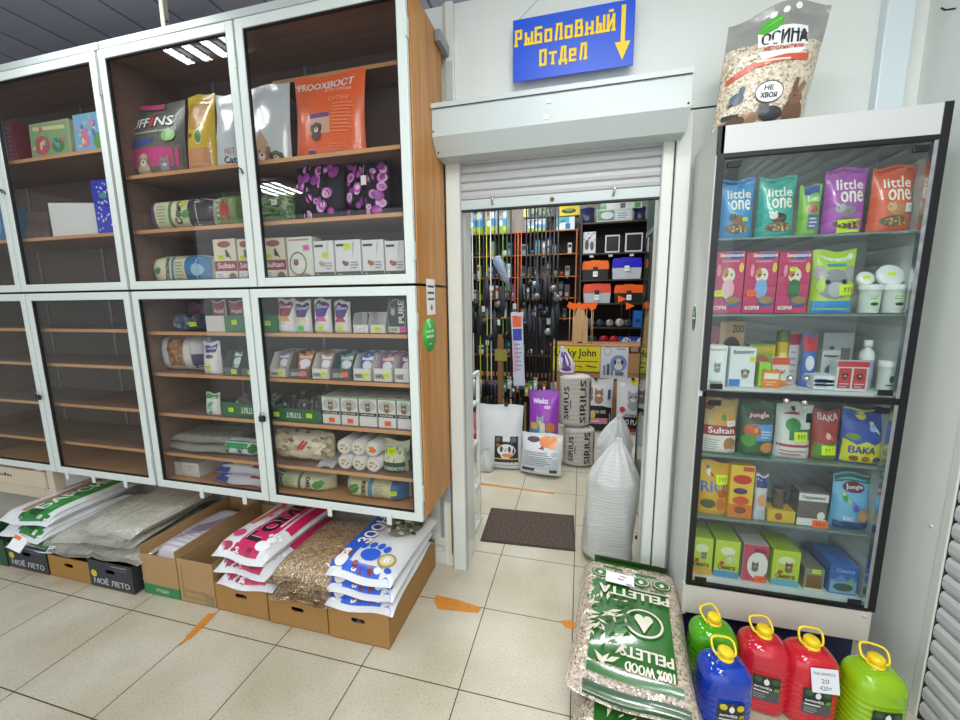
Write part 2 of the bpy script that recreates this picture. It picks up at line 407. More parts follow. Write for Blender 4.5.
def pack(kind, name, label, cat, px0, px1, y0, y1, z, Y, d, base, ops=(), tags=(), group=None, rz=0., side=None, rx=0., seal=.1, shrink=.965):
    """one package: its left/right/top/bottom in the photo at the plane Y of its front gives real size and place"""
    ym = (y0+y1)/2; Ye = Y
    if kind in ('pouch', 'pillow', 'tub'): Ye = Y+d/2+abs(math.sin(rx))*.12
    L = at(px0, ym, Ye); R_ = at(px1, ym, Ye); T = at((px0+px1)/2, y0, Ye if kind in ('pouch', 'tub') else Y+d*.2*(kind == 'pillow'))
    w = (R_.x-L.x)*shrink; h = T.z-z; x = (L.x+R_.x)/2
    r = empty(name, (x, Y+d/2, z+.0015+d/2*abs(math.sin(rx))), label, cat, group, (rx, 0, rz))
    b = B(); ph = rnd.uniform(0, 6); bm = smat(base) if isinstance(base, str) else base
    sm_ = smat(side) if side else bm
    if kind == 'box':
        b.box(-w/2, w/2, -d/2, d/2, 0, h, sm_, bev=.0015)
        if side: b.add([(-w/2+.001, -d/2-.0004, .001), (w/2-.001, -d/2-.0004, .001), (w/2-.001, -d/2-.0004, h-.001), (-w/2+.001, -d/2-.0004, h-.001)], [(0, 1, 2, 3)], bm)
        b.box(-w/2+.004, w/2-.004, -.001, .001, h, h+.0012, sm_)
        S = S_box(w, h, d)
        nm = 'carton'
    elif kind == 'pouch':
        S = S_pouch(w, h, d, seal, ph); wrap(b, S, bm, m2=sm_); nm = 'bag_body'
    elif kind == 'pillow':
        S = S_pillow(w, h, d, ph); wrap(b, S, bm, m2=sm_, nu=18, nv=10); nm = 'bag_body'
    elif kind == 'tub':
        rr = w/2; b.lathe([(rr*.88, 0), (rr*.94, .004), (rr, h*.8), (rr*1.04, h*.82), (rr*1.04, h*.86)], bm, 28)
        l = B(); l.lathe([(rr*1.06, h*.8), (rr*1.08, h*.82), (rr*1.08, h*.97), (rr*1.0, h), (0.001, h)], sm_, 28); l.done('lid', r)
        def S(u, v, off):
            t = (u-.5)*2.6; q = rr*(.94+.06*v)+off+.001; return (q*math.sin(t), -q*math.cos(t), v*h*.86)
        nm = 'tub_body'
    art(b, S, w, h, ops)
    b.done(nm, r)
    for t in tags: price_tag(r, S, w, h, *t)
    return r, S, w, h
# ------------------------------------------------------------------ setting
def struct(b, name): return b.done(name, kind='structure')
DX0, DX1 = 2.53, 3.487        # doorway
XR = 4.43                     # right wall
b = B(); b.box(-5, 6, -5, 5.4, -.08, 0, tile_material()); struct(b, 'floor')
M, nt, bs, new, ln = node_mat('strip_ceiling')
tc = new('ShaderNodeTexCoord'); sp = new('ShaderNodeSeparateXYZ'); ln(tc.outputs['Object'], sp.inputs[0])
m1 = new('ShaderNodeMath'); m1.operation = 'MULTIPLY_ADD'; m1.inputs[1].default_value = 1/.3; m1.inputs[2].default_value = 40+.46/.3; ln(sp.outputs[0], m1.inputs[0])
m2 = new('ShaderNodeMath'); m2.operation = 'FRACT'; ln(m1.outputs[0], m2.inputs[0])
r = ramp(new, [(0, '#40414c'), (.03, '#4a4b56'), (.07, '#9092a2'), (.96, '#9496a6')]); ln(m2.outputs[0], r.inputs[0]); ln(r.outputs[0], bs.inputs['Base Color']); bs.inputs['Roughness'].default_value = .45
CEIL = M
b = B(); b.box(-5, 6, -5, 5.4, 3.3, 3.36, CEIL); struct(b, 'ceiling')
# shop-side partition
W = WALLP
b = B()
b.box(-5, 2.452, .76, .84, 0, 3.05, W); b.box(2.452, 3.60, .76, .84, 2.33, 3.05, W); b.box(3.60, XR, .76, .84, 0, 3.3, W)
struct(b, 'wall_back')
b = B(); b.box(XR, XR+.12, .345, .84, 0, 3.3, WALLP); b.box(XR, XR+.12, -5, .345, 2.75, 3.3, WALLP); struct(b, 'wall_right')
b = B(); b.box(-5.1, -5, -5, .76, 0, 3.3, WALLP); struct(b, 'wall_left')
b = B(); b.box(1.1, 4.6, 4.9, 5.0, 0, 3.3, mat('#cfd0c8', .6)); struct(b, 'wall_fishing_room_back')
b = B(); b.box(1.0, 1.1, .84, 4.9, 0, 3.3, mat('#cfd0c8', .6)); struct(b, 'wall_fishing_room_left')
b = B(); b.box(4.6, 4.7, .84, 4.9, 0, 3.3, mat('#cfd0c8', .6)); struct(b, 'wall_fishing_room_right')
# seams and profiles on the partition
b = B(); p = at(705, 85, .758); b.box(3.56, 3.72, .757, .76, 2.432, 2.438, GASKET); struct(b, 'trim_1')
b = B(); b.box(2.478, 2.5, .752, .76, 2.5, 2.60, GASKET); b.box(2.455, 2.497, .735, .76, 2.60, 3.05, PVC, bev=.003); b.box(2.462, 2.49, .733, .735, 2.60, 2.78, mat('#b9bfc0', .3)); struct(b, 'trim_2')
b = B(); b.box(2.452, 2.530, .70, .76, 0, 2.33, PVC, bev=.004); b.box(2.44, 2.452, .745, .76, 0, 3.05, mat('#c9c2aa', .5)); struct(b, 'trim_3')
b = B(); b.box(3.487, 3.535, .70, .84, 0, 2.33, PVC, bev=.004); b.box(3.541, 3.605, .69, .76, 0, 2.40, PVC, bev=.006); b.box(3.533, 3.543, .715, .76, 0, 2.33, GASKET); struct(b, 'trim_4')
b = B(); b.box(2.452, 2.53, .76, .90, 0, 2.33, PVC, bev=.003); struct(b, 'trim_5')
b = B(); b.box(3.535, 3.60, .76, .90, 0, 2.33, PVC, bev=.003); struct(b, 'trim_6')
# lower framed panel of the partition beside the doorway
b = B()
b.box(1.6, 2.44, .735, .76, 0, .07, PVC, bev=.003); b.box(1.6, 2.44, .735, .76, .12, .17, PVC, bev=.003)
b.box(2.385, 2.44, .728, .76, 0, 1.2, PVC, bev=.004); b.box(2.36, 2.385, .74, .76, .17, 1.2, mat('#9a9d9c', .4)); b.box(1.6, 2.385, .752, .76, .17, 1.2, PVC)
b.box(2.395, 2.44, .70, .728, .43, .56, mat('#8e9396', .4)); b.box(2.41, 2.43, .726, .735, .0, .43, mat('#d8d3bd', .5)); b.box(2.433, 2.438, .722, .735, .08, 2.3, mat('#4d4b45', .5))
struct(b, 'trim_7')
tag(B().box(2.446, 2.476, .60, .734, 2.80, 2.85, mat('#8b9396', .35, metal=.3), bev=.004).done('steel_bracket'), 'grey steel bracket on top of the oak cabinet side beside the wall', 'bracket')
b = B(); b.box(4.27, 4.362, .715, .76, 0, 3.3, mat('#d3dfe3', .35), bev=.004); struct(b, 'trim_8')
# ceiling light fixtures
LM = mat('#f2f8ff', .4, emit=5.0, name='fluorescent_tube'); HOUS = mat('#d6dadb', .4)
def lamp(x, y, first=None):
    r = empty('ceiling_light', (x, y, 3.3), 'louvred four-tube ceiling light', 'ceiling light', 'louvred ceiling lights')
    b = B(); b.box(-.32, .32, -.32, .32, -.03, 0, HOUS); b.done('housing', r)
    for i in range(4):
        q = -.225+.15*i; t = B(); t.box(q-.03, q+.03, -.29, .29, -.045, -.031, LM, bev=.004); t.done('tube', r)
    l = B()
    for i in range(9): l.box(-.3+.075*i-.002, -.3+.075*i+.002, -.3, .3, -.075, -.046, HOUS)
    for i in range(5): l.box(-.3, .3, -.3+.15*i-.003, -.3+.15*i+.003, -.075, -.046, HOUS)
    l.done('louvre', r)
    return r
lamps = [(.74, -.14), (3.1, -.62), (3.3, -2.2), (-1.2, -3.15), (3.9, -3.8), (2.3, 1.7), (3.4, 2.6), (2.3, 3.6)]
L0 = lamp(*lamps[0]); PLACE = ['over the glazed wall cabinets', 'over the floor in front of the doorway', 'behind the viewer', 'far back at the left of the shop', 'by the shop entrance', 'over the fishing department doorway', 'over the counter side of the fishing department', 'over the rod rack']
L0['label'] = 'louvred four-tube ceiling light '+PLACE[0]
for (x, y), pl in zip(lamps[1:], PLACE[1:]): clone(L0, 'louvred four-tube ceiling light '+pl, (x, y, 3.3))
def area(x, y, z, sx, sy, e, col=(1, 1, 1), rot=(0, 0, 0), sp=None):
    d = bpy.data.lights.new('lamp', 'AREA'); d.shape = 'RECTANGLE'; d.size = sx; d.size_y = sy; d.energy = e; d.color = col
    if sp: d.spread = sp
    o = bpy.data.objects.new('lamp', d); COL.objects.link(o); o.location = (x, y, z); o.rotation_euler = rot
for i, (x, y) in enumerate(lamps):
    e_ = (18, 18, 46, 34, 40, 32, 32, 26)[i]
    for q in (-.225, -.075, .075, .225): area(x+q, y, 3.215, .07, .58, e_/4, (.97, 1, 1.0))
area(3.75, -1.3, 3.215, .5, .3, 30, (1, .99, .95))  # added lamp with no fixture, brightens the oak end panels from the right
# added fill light behind the viewer, brightens the goods in the cabinets
area(.6, -4.8, 1.65, 10.5, 3.2, 165, (.93, .97, 1.0), (math.radians(90), 0, 0))
wd = bpy.data.worlds.new('world'); SC.world = wd; wd.use_nodes = True
wd.node_tree.nodes['Background'].inputs[0].default_value = (.80, .9, 1, 1); wd.node_tree.nodes['Background'].inputs[1].default_value = .35
SC.view_settings.view_transform = 'Standard'; SC.view_settings.look = 'None'; SC.view_settings.gamma = 1; SC.view_settings.exposure = -.2
# ------------------------------------------------------------------ glazed wall cabinets
def door(cab, x0, x1, z0, z1, y=.30, fr=.042, clips=0, lab=None):
    b = B(); t = .024
    b.box(x0, x0+fr, y, y+t, z0, z1, WHITE, bev=.003); b.box(x1-fr, x1, y, y+t, z0, z1, WHITE, bev=.003)
    b.box(x0+fr-.001, x1-fr+.001, y, y+t, z0, z0+fr, WHITE, bev=.003); b.box(x0+fr-.001, x1-fr+.001, y, y+t, z1-fr, z1, WHITE, bev=.003)
    g = .004
    for a in ((x0+fr, x0+fr+g, z0+fr, z1-fr), (x1-fr-g, x1-fr, z0+fr, z1-fr)): b.box(a[0], a[1], y+.004, y+.02, a[2], a[3], GASKET)
    for a in ((z0+fr, z0+fr+g), (z1-fr-g, z1-fr)): b.box(x0+fr, x1-fr, y+.004, y+.02, a[0], a[1], GASKET)
    d = b.done('door', cab)
    B().box(x0+fr, x1-fr, y+.012, y+.016, z0+fr, z1-fr, GLASS).done('glass_pane', d)
    for zz in (z0+.14, z1-.16):
        B().box(x1-.004, x1+.005, y-.006, y+.02, zz-.04, zz+.04, WHITE, bev=.002).done('hinge', d)
    for k in range(clips):
        xx = x0+(x1-x0)*(.12, .40, .72)[k] if clips == 3 else x0+(x1-x0)*(.42, .80)[k]
        B().box(xx-.013, xx+.013, y-.006, y-.0005, z0-.035, z0+.022, WHITE, bev=.002).done('clip', d)
    return d
def cabinet(name, label, x0, x1, z0, z1, shelves, doors, top_rail=.0, oak_right=False):
    r = empty(name, (0, 0, 0), label, 'cabinet', 'white framed glazed wall cabinets'); yb, yf, t = .70, .33, .016
    for nm, xx, mt in (('left', x0, INNER), ('right', x1-t, INNER)):
        B().box(xx, xx+t, yf, yb, z0, z1, mt).done('side_panel', r)
    B().box(x0+t, x1-t, yb-.008, yb, z0+t, z1-t, BACKP).done('back_panel', r)
    B().box(x0+t, x1-t, yf, yb, z0, z0+t, OAK_X).done('bottom_panel', r); B().box(x0+t, x1-t, yf, yb, z1-t, z1, INNER).done('top_panel', r)
    for s in shelves:
        sx0, sx1, sz, syf = s
        B().box(max(sx0, x0+t), min(sx1, x1-t), syf+.003, yb-.009, sz-.018, sz, INNER).box(max(sx0, x0+t), min(sx1, x1-t), syf, syf+.003, sz-.018, sz, OAK_X).done('shelf', r)
    for s in range(int((x1-x0)/.4)):
        xx = x0+.28+.62*s
        if xx < x1-.1: B().box(xx, xx+.022, yb-.014, yb-.0085, z0+t, z1-t, mat('#8f8f8c', .4, metal=.4)).done('shelf_standard', r)
    for k, (a, c, dz0, dz1, cl) in enumerate(doors): door(r, a, c, dz0, dz1, clips=cl)
    if top_rail: B().box(x0, x1+.005, .315, .40, z1, z1+top_rail, mat('#b6bdbd', .4), bev=.003).done('top_rail', r)
    return r
ca = cabinet('glazed_cabinet', 'upper glazed cabinet holding the orange dog litter bag and the carrier totes', .765, 2.437, 1.672, 2.862,
             [(0, 3, 2.265, .345), (0, 3, 1.985, .345), (1.6, 3, 2.70, .52)], [(.770, 1.597, 1.671, 2.848, 0), (1.606, 2.435, 1.671, 2.848, 0)], .035)
cb = cabinet('glazed_cabinet', 'upper glazed cabinet at the left with picture boxes and the blue dotted box', -.91, .752, 1.672, 2.862,
             [(0-.91, .75, 2.42, .345), (-.91, .75, 1.985, .345)], [(-.905, -.102, 1.671, 2.848, 0), (-.094, .748, 1.671, 2.848, 0)], .035)
cc = cabinet('glazed_cabinet', 'lower glazed cabinet full of pet treats next to the doorway', .765, 2.437, .545, 1.660,
             [(0, 3, 1.44, .345), (0, 3, 1.205, .345), (0, 3, .97, .345), (0, 3, .73, .345)], [(.770, 1.545, .535, 1.660, 2), (1.553, 2.435, .535, 1.660, 2)])
cd_ = cabinet('glazed_cabinet', 'empty lower glazed cabinet at the left', -.91, .752, .545, 1.660,
             [(-.91, .75, z, .345) for z in (1.45, 1.235, .98, .73)], [(-.905, -.082, .535, 1.660, 0), (-.074, .748, .535, 1.660, 3)])
for c, z0, z1 in ((ca, 1.672, 2.862), (cc, .545, 1.66)):
    o = B().box(2.4372, 2.443, .326, .70, z0, z1, OAK_V).done('oak_end_panel', c, label='orange oak veneer end panel')
# far left low plinth with legs
b = B(); PL = mat('#cbbda6', .55, noise=.04)
r = empty('cabinet_plinth', (0, 0, 0), 'beige plinth on legs under the leftmost cabinet', 'plinth')
B().box(-1.6, -.26, .33, .36, .385, .50, PL, bev=.003).done('board', r); B().box(-1.6, -.26, .345, .36, .30, .375, PL, bev=.003).done('board', r)
for x in (-.36, -.255): B().box(x, x+.06, .34, .40, 0 if x < -.3 else .2, .53, PL, bev=.003).done('leg', r)
b = B()
for k in range(6): b.box(-.74+.028*k, -.722+.028*k, .3288, .3296, .440, .462-.006*(k % 3), GASKET)
b.done('printed_mark', r)
# stickers on the oak end panel
def atX(x, y, X):
    d = ray(x, y); return CAM + d*((X-CAM.x)/d.x)
p = atX(431, 297, 2.4435)
b = B(); b.box(2.4431, 2.4437, p.y-.055, p.y+.055, p.z-.085, p.z+.085, mat('#e9ebea', .5))
for i in range(3): b.box(2.4437, 2.444, p.y-.042, p.y+.042, p.z+.045-.03*i, p.z+.055-.03*i, mat('#30405a', .5))
b.lathe([(.014, 0), (.014, .0006)], mat('#d9483c', .5), 14, Matrix.Translation((2.4437, p.y+.004, p.z-.05)) @ Matrix.Rotation(math.pi/2, 4, 'Y'))
b.done('sticker', label='white notice sticker with small print on the oak cabinet side', cat='sticker')
p = atX(430, 335, 2.4435)
b = B(); Mx = Matrix.Translation((2.4431, p.y, p.z)) @ Matrix.Rotation(math.pi/2, 4, 'Y')
b.lathe([((.082, .085), 0), ((.082, .085), .0008)], mat('#2fae3d', .4), 26, Mx)
Mt = Matrix.Translation((2.4445, p.y, p.z)) @ Matrix.Rotation(math.pi/2, 4, 'Z')
wm = mat('#eef5ee', .5)
for q, (w0, z0_) in enumerate(((.050, .012), (.044, -.012))):
    for k in range(6): xx = -w0+k*2*w0/5.4; b.box(xx, xx+.010, -.0003, 0, z0_, z0_+.014-.004*(k % 2), wm, Mt)
b.box(-.006, .006, -.0003, 0, .035, .055, wm, Mt); b.box(-.012, .012, -.0003, 0, -.045, -.04, wm, Mt)
b.done('sticker', label='green oval sticker on the oak cabinet side', cat='sticker')
# locks and hooks
def padlock(px, py, lab):
    p = at(px, py, .285); r = empty('padlock', (p.x, .283, p.z), lab, 'padlock')
    B().box(-.016, .016, -.008, .008, -.03, 0, BLACK, bev=.004).done('lock_body', r)
    B().tube([(-.010, 0, 0), (-.010, 0, .014), (-.006, 0, .022), (.006, 0, .022), (.010, 0, .014), (.010, 0, 0)], .003, CHROME).done('shackle', r)
padlock(262, 416, 'black padlock on the junction of the lower cabinet doors beside the treats')
padlock(38, 395, 'black padlock on the door edges of the empty lower left cabinet')
for px, py, lb in ((240, 172, 'dark wire hook latch on the upper doors beside the orange bag'), (3, 193, 'dark wire hook latch at the far left upper door edge')):
    p = at(px, py, .293); B().tube([(-.012, 0, 0), (-.01, -.006, .012), (0, -.008, .018), (.01, -.006, .012), (.013, 0, -.008)], .0035, BLACK).done('hook_latch', loc=(p.x, .296, p.z), label=lb, cat='latch')
p = at(159, 20, .33); b = B(); b.box(-.012, .012, -.012, .012, 0, .40, mat('#a9a795', .5)); b.box(-.02, .02, -.016, .016, 0, .015, mat('#77776d', .5)); b.box(-.03, -.02, -.004, .004, .0, .05, GASKET, Matrix.Rotation(.7, 4, 'Y'))
b.done('hanger_rod', loc=(p.x, .36, 2.898), label='flat metal rod from the ceiling down to the cabinet top', cat='rod')
# ------------------------------------------------------------------ roller shutter over the doorway
r = empty('roller_shutter', (0, 0, 0), 'white roller shutter half open over the doorway under the blue sign', 'roller shutter')
SH = mat('#bcc5c5', .35); SH2 = mat('#b2b4b5', .4)
b = B(); sec = [(.755, 2.505), (.545, 2.500), (.540, 2.358), (.60, 2.285), (.70, 2.285), (.755, 2.30)]
b.prism(sec, 'X', 2.445, 3.556, SH); b.box(2.447, 3.554, .5388, .5398, 2.478, 2.481, GASKET)
b.prism([(y, z) for y, z in ((.76, 2.51), (.538, 2.503), (.538, 2.482), (.541, 2.482), (.541, 2.499), (.76, 2.506))], 'X', 2.442, 3.559, SH)
b.done('shutter_housing', r)
for x, z in ((2.452, 2.38), (2.46, 2.30), (3.545, 2.32), (3.545, 2.37)):
    B().lathe([(.004, 0), (.004, .002)], GASKET, 10, Matrix.Translation((x, .539 if z > 2.35 else .58, z)) @ Matrix.Rotation(math.pi/2, 4, 'X')).done('rivet', r)
b = B(); z = 2.105
while z < 2.29:
    n = 5; z1 = z+.043
    b.prism([(.725, z), (.715, z+.006), (.711, z+.021), (.715, z+.037), (.725, z1)], 'X', 2.53, 3.487, SH2); z = z1
b.done('slat_curtain', r)
b = B(); b.box(2.53, 3.487, .708, .73, 2.056, 2.104, SH, bev=.003); b.box(2.53, 3.487, .705, .735, 2.048, 2.056, GASKET); bb = b.done('bottom_bar', r)
B().lathe([(.011, 0), (.011, .005), (.004, .005), (.004, .003)], mat('#8a7346', .3, metal=.7), 18, Matrix.Translation((at(552, 200, .70).x, .708, 2.078)) @ Matrix.Rotation(math.pi/2, 4, 'X')).done('lock_cylinder', bb)
for px in (492, 613):
    x = at(px, 200, .70).x; B().tube([(x, .708, 2.075), (x+.003, .69, 2.085), (x+.006, .68, 2.105)], .006, CHROME).done('latch_pin', bb)
for a, c in ((2.527, 2.533), (3.484, 3.49)): B().box(a, c, .698, .74, 0, 2.29, SH2).done('guide_rail', r)
for px, py in ((549, 101), (546, 117)):
    p = at(px, py, .539); B().box(p.x-.01, p.x+.01, .5375, .5388, p.z-.008, p.z+.008, mat('#f4f6f6', .2), Matrix.Rotation(0, 4, 'Y')).done('sticker_remnant', r)
# sign
x0, x1, z0, z1 = 2.803, 3.343, 2.623, 2.887
r = empty('hanging_sign', (0, 0, 0), 'blue rectangular sign with yellow Cyrillic letters and a down arrow above the shutter', 'sign')
b = B(); b.box(x0, x1, .70, .706, z0, z1, mat('#1450cf', .4)); 
YL = mat('#f3cf2a', .5); RD = mat('#7a5a30', .5)
w = (x1-x0)
STROKES = {'Р': [(0, 0, 0, 1), (0, 1, .8, 1), (.8, 1, .8, .48), (.8, .48, 0, .48)], 'ы': [(0, 0, 0, 1), (0, 0, .5, 0), (.5, 0, .5, .5), (.5, .5, 0, .5), (1, 0, 1, 1)],
    'Б': [(0, 0, 0, 1), (0, 1, .85, 1), (0, .55, .85, .55), (.85, .55, .85, 0), (.85, 0, 0, 0)], 'о': [(0, 0, 0, 1), (0, 1, .85, 1), (.85, 1, .85, 0), (.85, 0, 0, 0)], 'Л': [(.05, 0, .25, 1), (.25, 1, .85, 1), (.85, 1, .85, 0)],
    'В': [(0, 0, 0, 1), (0, 1, .75, 1), (.75, 1, .75, .52), (0, .52, .85, .52), (.85, .52, .85, 0), (.85, 0, 0, 0)], 'н': [(0, 0, 0, 1), (.85, 0, .85, 1), (0, .5, .85, .5)], 'Ы': [(0, 0, 0, 1), (0, 0, .5, 0), (.5, 0, .5, .5), (.5, .5, 0, .5), (1, 0, 1, 1)],
    'Й': [(0, 0, 0, 1), (0, .05, .85, .95), (.85, 0, .85, 1), (.25, 1.28, .6, 1.28)], 'О': [(0, 0, 0, 1), (0, 1, .85, 1), (.85, 1, .85, 0), (.85, 0, 0, 0)], 'т': [(0, 1, .9, 1), (.45, 0, .45, 1)],
    'Д': [(.15, .1, .32, 1), (.32, 1, .8, 1), (.8, 1, .8, .1), (-.02, .08, 1, .08), (0, .08, 0, -.12), (.98, .08, .98, -.12)], 'е': [(0, 0, 0, 1), (0, 1, .8, 1), (.8, 1, .8, .5), (.8, .5, 0, .5), (0, 0, .8, 0)]}
def letters(s, xa, xb, zb, hs):
    st = (xb-xa)/len(s)
    for i, ch in enumerate(s):
        up = ch.isupper(); h = (hs if up else hs*.74)*.86; cw = st*.62; x0_ = xa+st*i+st*.12; z0_ = zb+hs*.06
        for mm, th, dy in ((RD, .0068, .6996), (YL, .0054, .6990)):
            k = 0
            segs = list(STROKES[ch])
            for (a, c, d, e) in STROKES[ch]:           # slab feet on upright stems
                if abs(a-d) < .01 and ch not in 'оОДе' and abs(c-e) > .6: segs += [(a-.12, 0, a+.12, 0)]
            for (a, c, d, e) in segs:
                p, q = Vector((x0_+a*cw, 0, z0_+c*h)), Vector((x0_+d*cw, 0, z0_+e*h)); v = (q-p).normalized(); n_ = Vector((-v.z, 0, v.x))*th; t_ = th if abs(v.x) < .3 or abs(v.z) < .3 else th*.5
                y_ = dy-.00004*k; k += 1
                b.add([((w_).x, y_, (w_).z) for w_ in (p-v*t_-n_, q+v*t_-n_, q+v*t_+n_, p-v*t_+n_)], [(0, 1, 2, 3)], mm)
letters('РыБоЛоВнЫЙ', x0+.010, x0+.468, z0+.150, .070)
letters('ОтДеЛ', x0+.124, x0+.350, z0+.052, .070)
ax = x0+.492; zt = z1-.018; b.box(ax-.009, ax+.009, .6985, .6995, z0+.09, zt, YL); b.add([(ax-.033, .698, z0+.10), (ax, .698, z0+.025), (ax+.033, .698, z0+.10)], [(0, 1, 2)], YL)
b.done('sign_board', r)
B().tube([(x0+.02, .70, z1-.008), (2.98, .745, 3.04)], .0008, GASKET, 5).done('hanging_cord', r)
# ------------------------------------------------------------------ roller shutter on the right wall
r = empty('roller_shutter', (0, 0, 0), 'closed grey slatted roller shutter on the right-hand wall', 'roller shutter'); B().box(XR+.012, XR+.034, -1.9, .305, .02, 2.7, mat('#9fa1a2', .45)).done('backing_sheet', r)
b = B(); z = .02; SG = mat('#c6c8c9', .4)
while z < 2.70:
    b.prism([(XR+.030, z), (XR+.006, z+.005), (XR+.001, z+.020), (XR+.001, z+.046), (XR+.006, z+.058), (XR+.016, z+.064), (XR+.030, z+.066)], 'Y', -1.9, .305, SG); z += .066
b.done('slat_curtain', r)
b = B(); b.box(XR-.002, XR+.05, .312, .346, 0, 2.75, PVC, bev=.003); b.box(XR+.004, XR+.05, .306, .312, 0, 2.75, GASKET); b.done('guide_rail', r)
for pz in (.75,): B().lathe([(.006, 0), (.005, .004)], PVC, 12, Matrix.Translation((XR-.0005, .38, pz)) @ Matrix.Rotation(-math.pi/2, 4, 'Y')).done('screw_cap', r)
p = atX(952, 9, XR-.01); B().tube([(XR+.0, p.y, p.z), (XR-.03, p.y, p.z), (XR-.045, p.y-.005, p.z+.006)], .003, GASKET).done('wall_hook', label='small dark hook on the right wall near the ceiling', cat='hook')
# door mat
b = B(); MM, nt, bs, new, ln = node_mat('brown_ribbed_mat'); tc = new('ShaderNodeTexCoord'); n = new('ShaderNodeTexNoise'); n.inputs['Scale'].default_value = 110; ln(tc.outputs['Object'], n.inputs['Vector'])
rr = ramp(new, [(.35, '#1c1715'), (.65, '#6a584e')]); ln(n.outputs['Fac'], rr.inputs[0]); ln(rr.outputs[0], bs.inputs['Base Color']); bs.inputs['Roughness'].default_value = .95
cs = [(2.536, 1.005), (3.155, 1.04), (3.138, 1.468), (2.515, 1.438)]; c0 = (2.836, 1.238)
r = empty('doormat', (c0[0], c0[1], 0), 'brown rectangular doormat on the tiles in the doorway', 'doormat')
b.prism([(x-c0[0], y-c0[1]) for x, y in cs], 'Z', .0005, .005, mat('#3a3532', .8)); b.done('rubber_border', r)
b = B(); k = .95; b.prism([((x-c0[0])*k, (y-c0[1])*k) for x, y in cs], 'Z', .005, .009, MM); b.done('carpet', r)
# tape residue on the floor
TP = mat('#c9812b', .6, noise=.25, scale=40)
def tape(lab, polys):
    b = B()
    for i, po in enumerate(polys):
        q = [atz(x, y, 0) for x, y in po]; b.prism([(v.x, v.y) for v in q], 'Z', .0004, .0012+.0002*i, TP)
    b.done('tape_residue', label=lab, cat='tape')
tape('orange tape streak on the tiles in front of the kraft boxes', [[(178, 647), (194, 628), (208, 614), (217, 613), (206, 625), (192, 638)], [(185, 637), (193, 630), (189, 640)]])
tape('orange tape patch on the tiles left of the doorway joint', [[(434, 602), (436, 595), (458, 600), (473, 605), (482, 608), (478, 613), (455, 611), (438, 609)]])
tape('small orange tape patch beside the green pellet bag', [[(559, 621), (570, 620), (579, 624), (578, 630), (566, 628)]])
tape('thin orange tape line on the tiles inside the doorway', [[(470, 481.3), (555, 493.2), (555, 494.3), (470, 483.3)]])
# ------------------------------------------------------------------ goods in the wall cabinets
G1 = mat('#5e6b52', .35, coat=.4); 
def paper_tray(r, w, h1, h2, d, colr, name='display_tray', z=0):
    """open display carton: low front, high back, slanted sides"""
    b = B(); m_ = smat(colr); t = .0016
    b.box(-w/2, w/2, -d/2, -d/2+t, z, z+h1, m_); b.box(-w/2, w/2, d/2-t, d/2, z, z+h2, m_); b.box(-w/2, w/2, -d/2, d/2, z, z+t, m_)
    for x in (-w/2, w/2-t): b.prism([(-d/2, z), (d/2, z), (d/2, z+h2), (-d/2+.25*d, z+h2*.97), (-d/2, z+h1)], 'X', x, x+t, m_)
    return b.done(name, r)
U1, U2, U3 = 2.265, 1.985, 1.688
# --- upper shelf, middle door
pack('pouch', 'litter_bag', 'dark grey green litter sack with white lettering and pink pet picture, leftmost on its shelf', 'bag', 125, 187, 104, 165, U1, .39, .12, '#5d6256',
     [('r', .02, .0, .98, .42, '#6c6058'), ('r', .12, .04, .95, .36, '#c2417c'), ('p', [(.05, .42), (.2, .46), (.6, .5), (.6, .42), (.05, .36)], '#3f4a9a'), ('dog', .45, .2, .045, '#c9b49a', '#8a7060'), ('cat', .78, .15, .03, '#8f8a88', '#d5d0cc'),
      ('tb', 'PUFF', .08, .66, .50, .80, '#f1f2ea'), ('tb', 'i', .52, .66, .58, .88, '#d33a34'), ('tb', 'NS', .60, .66, .88, .80, '#f1f2ea'), ('t', 'ПОЛНОРАЦИОННЫЙ КОРМ', .1, .56, .86, .61, '#e0e2d8'), ('e', .84, .52, .09, .09, '#6fae4c'), ('e', .15, .88, .08, .06, '#d9c9c4'), ('r', .3, .93, .7, .99, '#c04a78')], side='#4e5348', rx=-.06)
pack('pouch', 'pet_food_bag', 'shiny yellow pet food bag between the dark sack and the white bag', 'bag', 188, 216, 94, 162, U1, .385, .10, mat('#d8b62e', .3, coat=.7, bump=.5, bscale=14),
     [('r', .08, .02, .92, .28, '#c98e62'), ('p', [(.1, .9), (.9, .95), (.6, .5), (.2, .55)], '#b98a3a'), ('e', .62, .42, .12, .08, '#4c8a3a'), ('ring', .62, .42, .14, .10, '#e9e4a0', .15), ('r', .15, .42, .38, .47, '#7d5a1e')], side='#3a3c44', rx=-.05)
pack('pouch', 'pet_food_bag', 'plain glossy white bag right of the yellow bag behind the door frame', 'bag', 216, 246, 93, 158, U1, .385, .09, mat('#cdd3d6', .25, coat=.8, bump=.4, bscale=10), [('t', 'УЮТ', .45, .16, .8, .24, '#b04040'), ('tb', 'Cat', .45, .04, .85, .13, '#2a2a2c')], rx=-.05)
